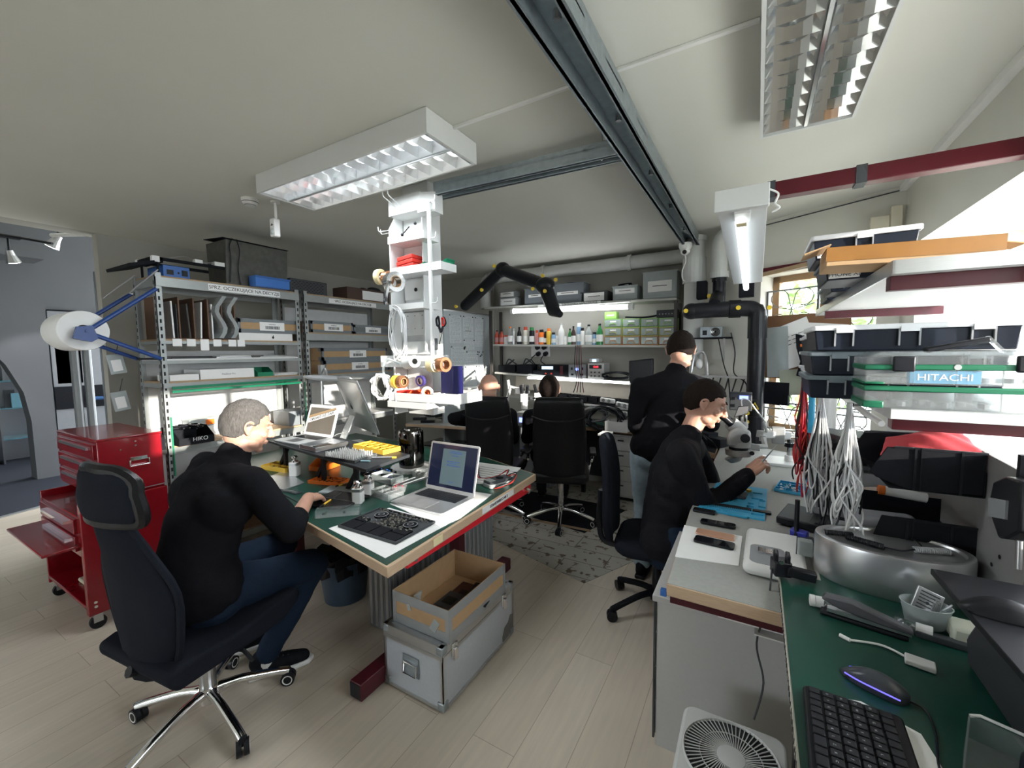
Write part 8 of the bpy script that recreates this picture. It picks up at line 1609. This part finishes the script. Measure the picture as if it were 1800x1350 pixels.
hand(b, wrL, (.1, .9, 0), (0, 0, 1), 1, (.4, .5, .5, .6)); hand(b, wrR, (-.1, .9, 0), (0, 0, 1), -1, (.4, .5, .5, .6)); b.build('body', skin, t, world=True, remesh=.006, sm=3); eyes(t, Mh); hair(t, Mh, hairb, 9, lim_front(.06, .0, -.060), .010)
s = MB(); s.caps([pv_+V3(0, 0, .02), PD(1164, 750, D0), ch_, ub], [.145, .140, .15, .10], 20).caps([pv_+V3(-.06, 0, .02), pv_+V3(.06, 0, .02)], [.13, .13], 16).caps([ch_+V3(-.10, 0, .02), ch_+V3(.10, 0, .02)], [.125, .125], 16).caps([shL.lerp(shR, .1), ub, shR.lerp(shL, .1)], [.085, .11, .085], 16).caps([ub, hc.lerp(ub, .62)], [.085, .070], 16)
s.caps([shL, shL.lerp(elL, .5), elL, wrL], [.078, .066, .060, .042], 16).caps([shR, shR.lerp(elR, .5), elR, wrR], [.078, .066, .060, .042], 16); s.build('jumper', knit, t, world=True, remesh=.011, disp=.022)
p_ = MB(); p_.caps([pv_+V3(-.07, 0, -.05), pv_+V3(.07, 0, -.05)], [.115, .115], 16).caps([hipL, hipL.lerp(knL, .5), knL, anL], [.10, .088, .070, .06], 16).caps([hipR, hipR.lerp(knR, .5), knR, anR], [.10, .088, .070, .06], 16); p_.build('jeans', jeans, t, world=True, remesh=.011, disp=.02)
shoe(t, (anL.x, anL.y-.08, 0), PI/2, blkm, False); shoe(t, (anR.x, anR.y-.08, 0), PI/2, blkm, False)
# ---------------------------------------------------------------- the two seated at the back
def back_seated(label, px, py, D, F, hs, hairm, armpx=None, clothing='sweater'):
    hc = PD(px, py, D); Fv = Vector((F[0], F[1], 0)).normalized(); R = Vector((Fv.y, -Fv.x, 0)); Mh = HM(hc, F, -.12, 0, hs); t = T('person', label, 'person', (hc.x-Fv.x*.1, hc.y-Fv.y*.1, 0)); up = V3(0, 0, 1)
    nb = hc-up*.15-Fv*.02; ub = nb-up*.09; pv_ = V3(hc.x, hc.y, 0)-Fv*.12+up*.58; ch_ = ub.lerp(pv_, .4); shL, shR = ub-R*.19-up*.02, ub+R*.19-up*.02
    elL = PD(armpx[0][0], armpx[0][1], armpx[0][2]) if armpx else shL+Fv*.12-up*.24-R*.05; wrL = PD(*armpx[1]) if armpx else elL+Fv*.22+R*.08; elR = shR+Fv*.12-up*.24+R*.03; wrR = elR+Fv*.22-R*.05
    b = MB(); head_parts(b, Mh); b.caps([hc-up*.06, nb, ub], [.058, .058, .06], 16).caps([pv_, ch_, ub], [.11, .11, .09], 16).caps([shL, shR], [.05, .05]).caps([shL, elL, wrL], [.048, .04, .028]).caps([shR, elR, wrR], [.048, .04, .028])
    kn = [pv_+R*k*.12+Fv*.42-up*.03 for k in (-1, 1)]; an = [V3(k.x, k.y, .10)+Fv*.02 for k in kn]
    for k, a, s_ in zip(kn, an, (-1, 1)): b.caps([pv_+R*s_*.09, k, a], [.075, .055, .04])
    hand(b, wrL, Fv+R*.2, (0, 0, 1), 1, (.4, .5, .5, .6)); hand(b, wrR, Fv-R*.2, (0, 0, 1), -1, (.4, .5, .5, .6)); b.build('body', skin, t, world=True, remesh=.006, sm=3); eyes(t, Mh)
    if hairm: hair(t, Mh, hairm, 5, lim_front(.06, -.01, -.07), .014)
    s = MB(); s.caps([pv_, ch_, ub], [.14, .145, .11], 18).caps([shL.lerp(shR, .1), shR.lerp(shL, .1)], [.085, .085], 16).caps([ub, nb-up*.02], [.08, .072], 16).caps([shL, shL.lerp(elL, .5), elL, wrL], [.074, .066, .060, .045], 16).caps([shR, shR.lerp(elR, .5), elR, wrR], [.074, .066, .060, .045], 16); s.build(clothing, knit, t, world=True, remesh=.012, disp=.02)
    p_ = MB()
    for k, a, s_ in zip(kn, an, (-1, 1)): p_.caps([pv_+R*s_*.08-up*.02, k, a], [.10, .072, .055], 14)
    p_.build('trousers', blkm, t, world=True, remesh=.013)
    for a in an: shoe(t, (a.x-Fv.x*.06, a.y-Fv.y*.06, 0), math.atan2(Fv.y, Fv.x), blkm, False)
back_seated('seated bald person seen from behind in a black sweater at the corner desk', 860, 683, 3.95, (-.50, .87), 1.1, None, ((797, 736, 3.85), (822, 742, 4.05)))
back_seated('seated person with dark hair almost hidden behind the tall middle chair', 966, 686, 4.05, (-.35, .94), 1.12, hairb)
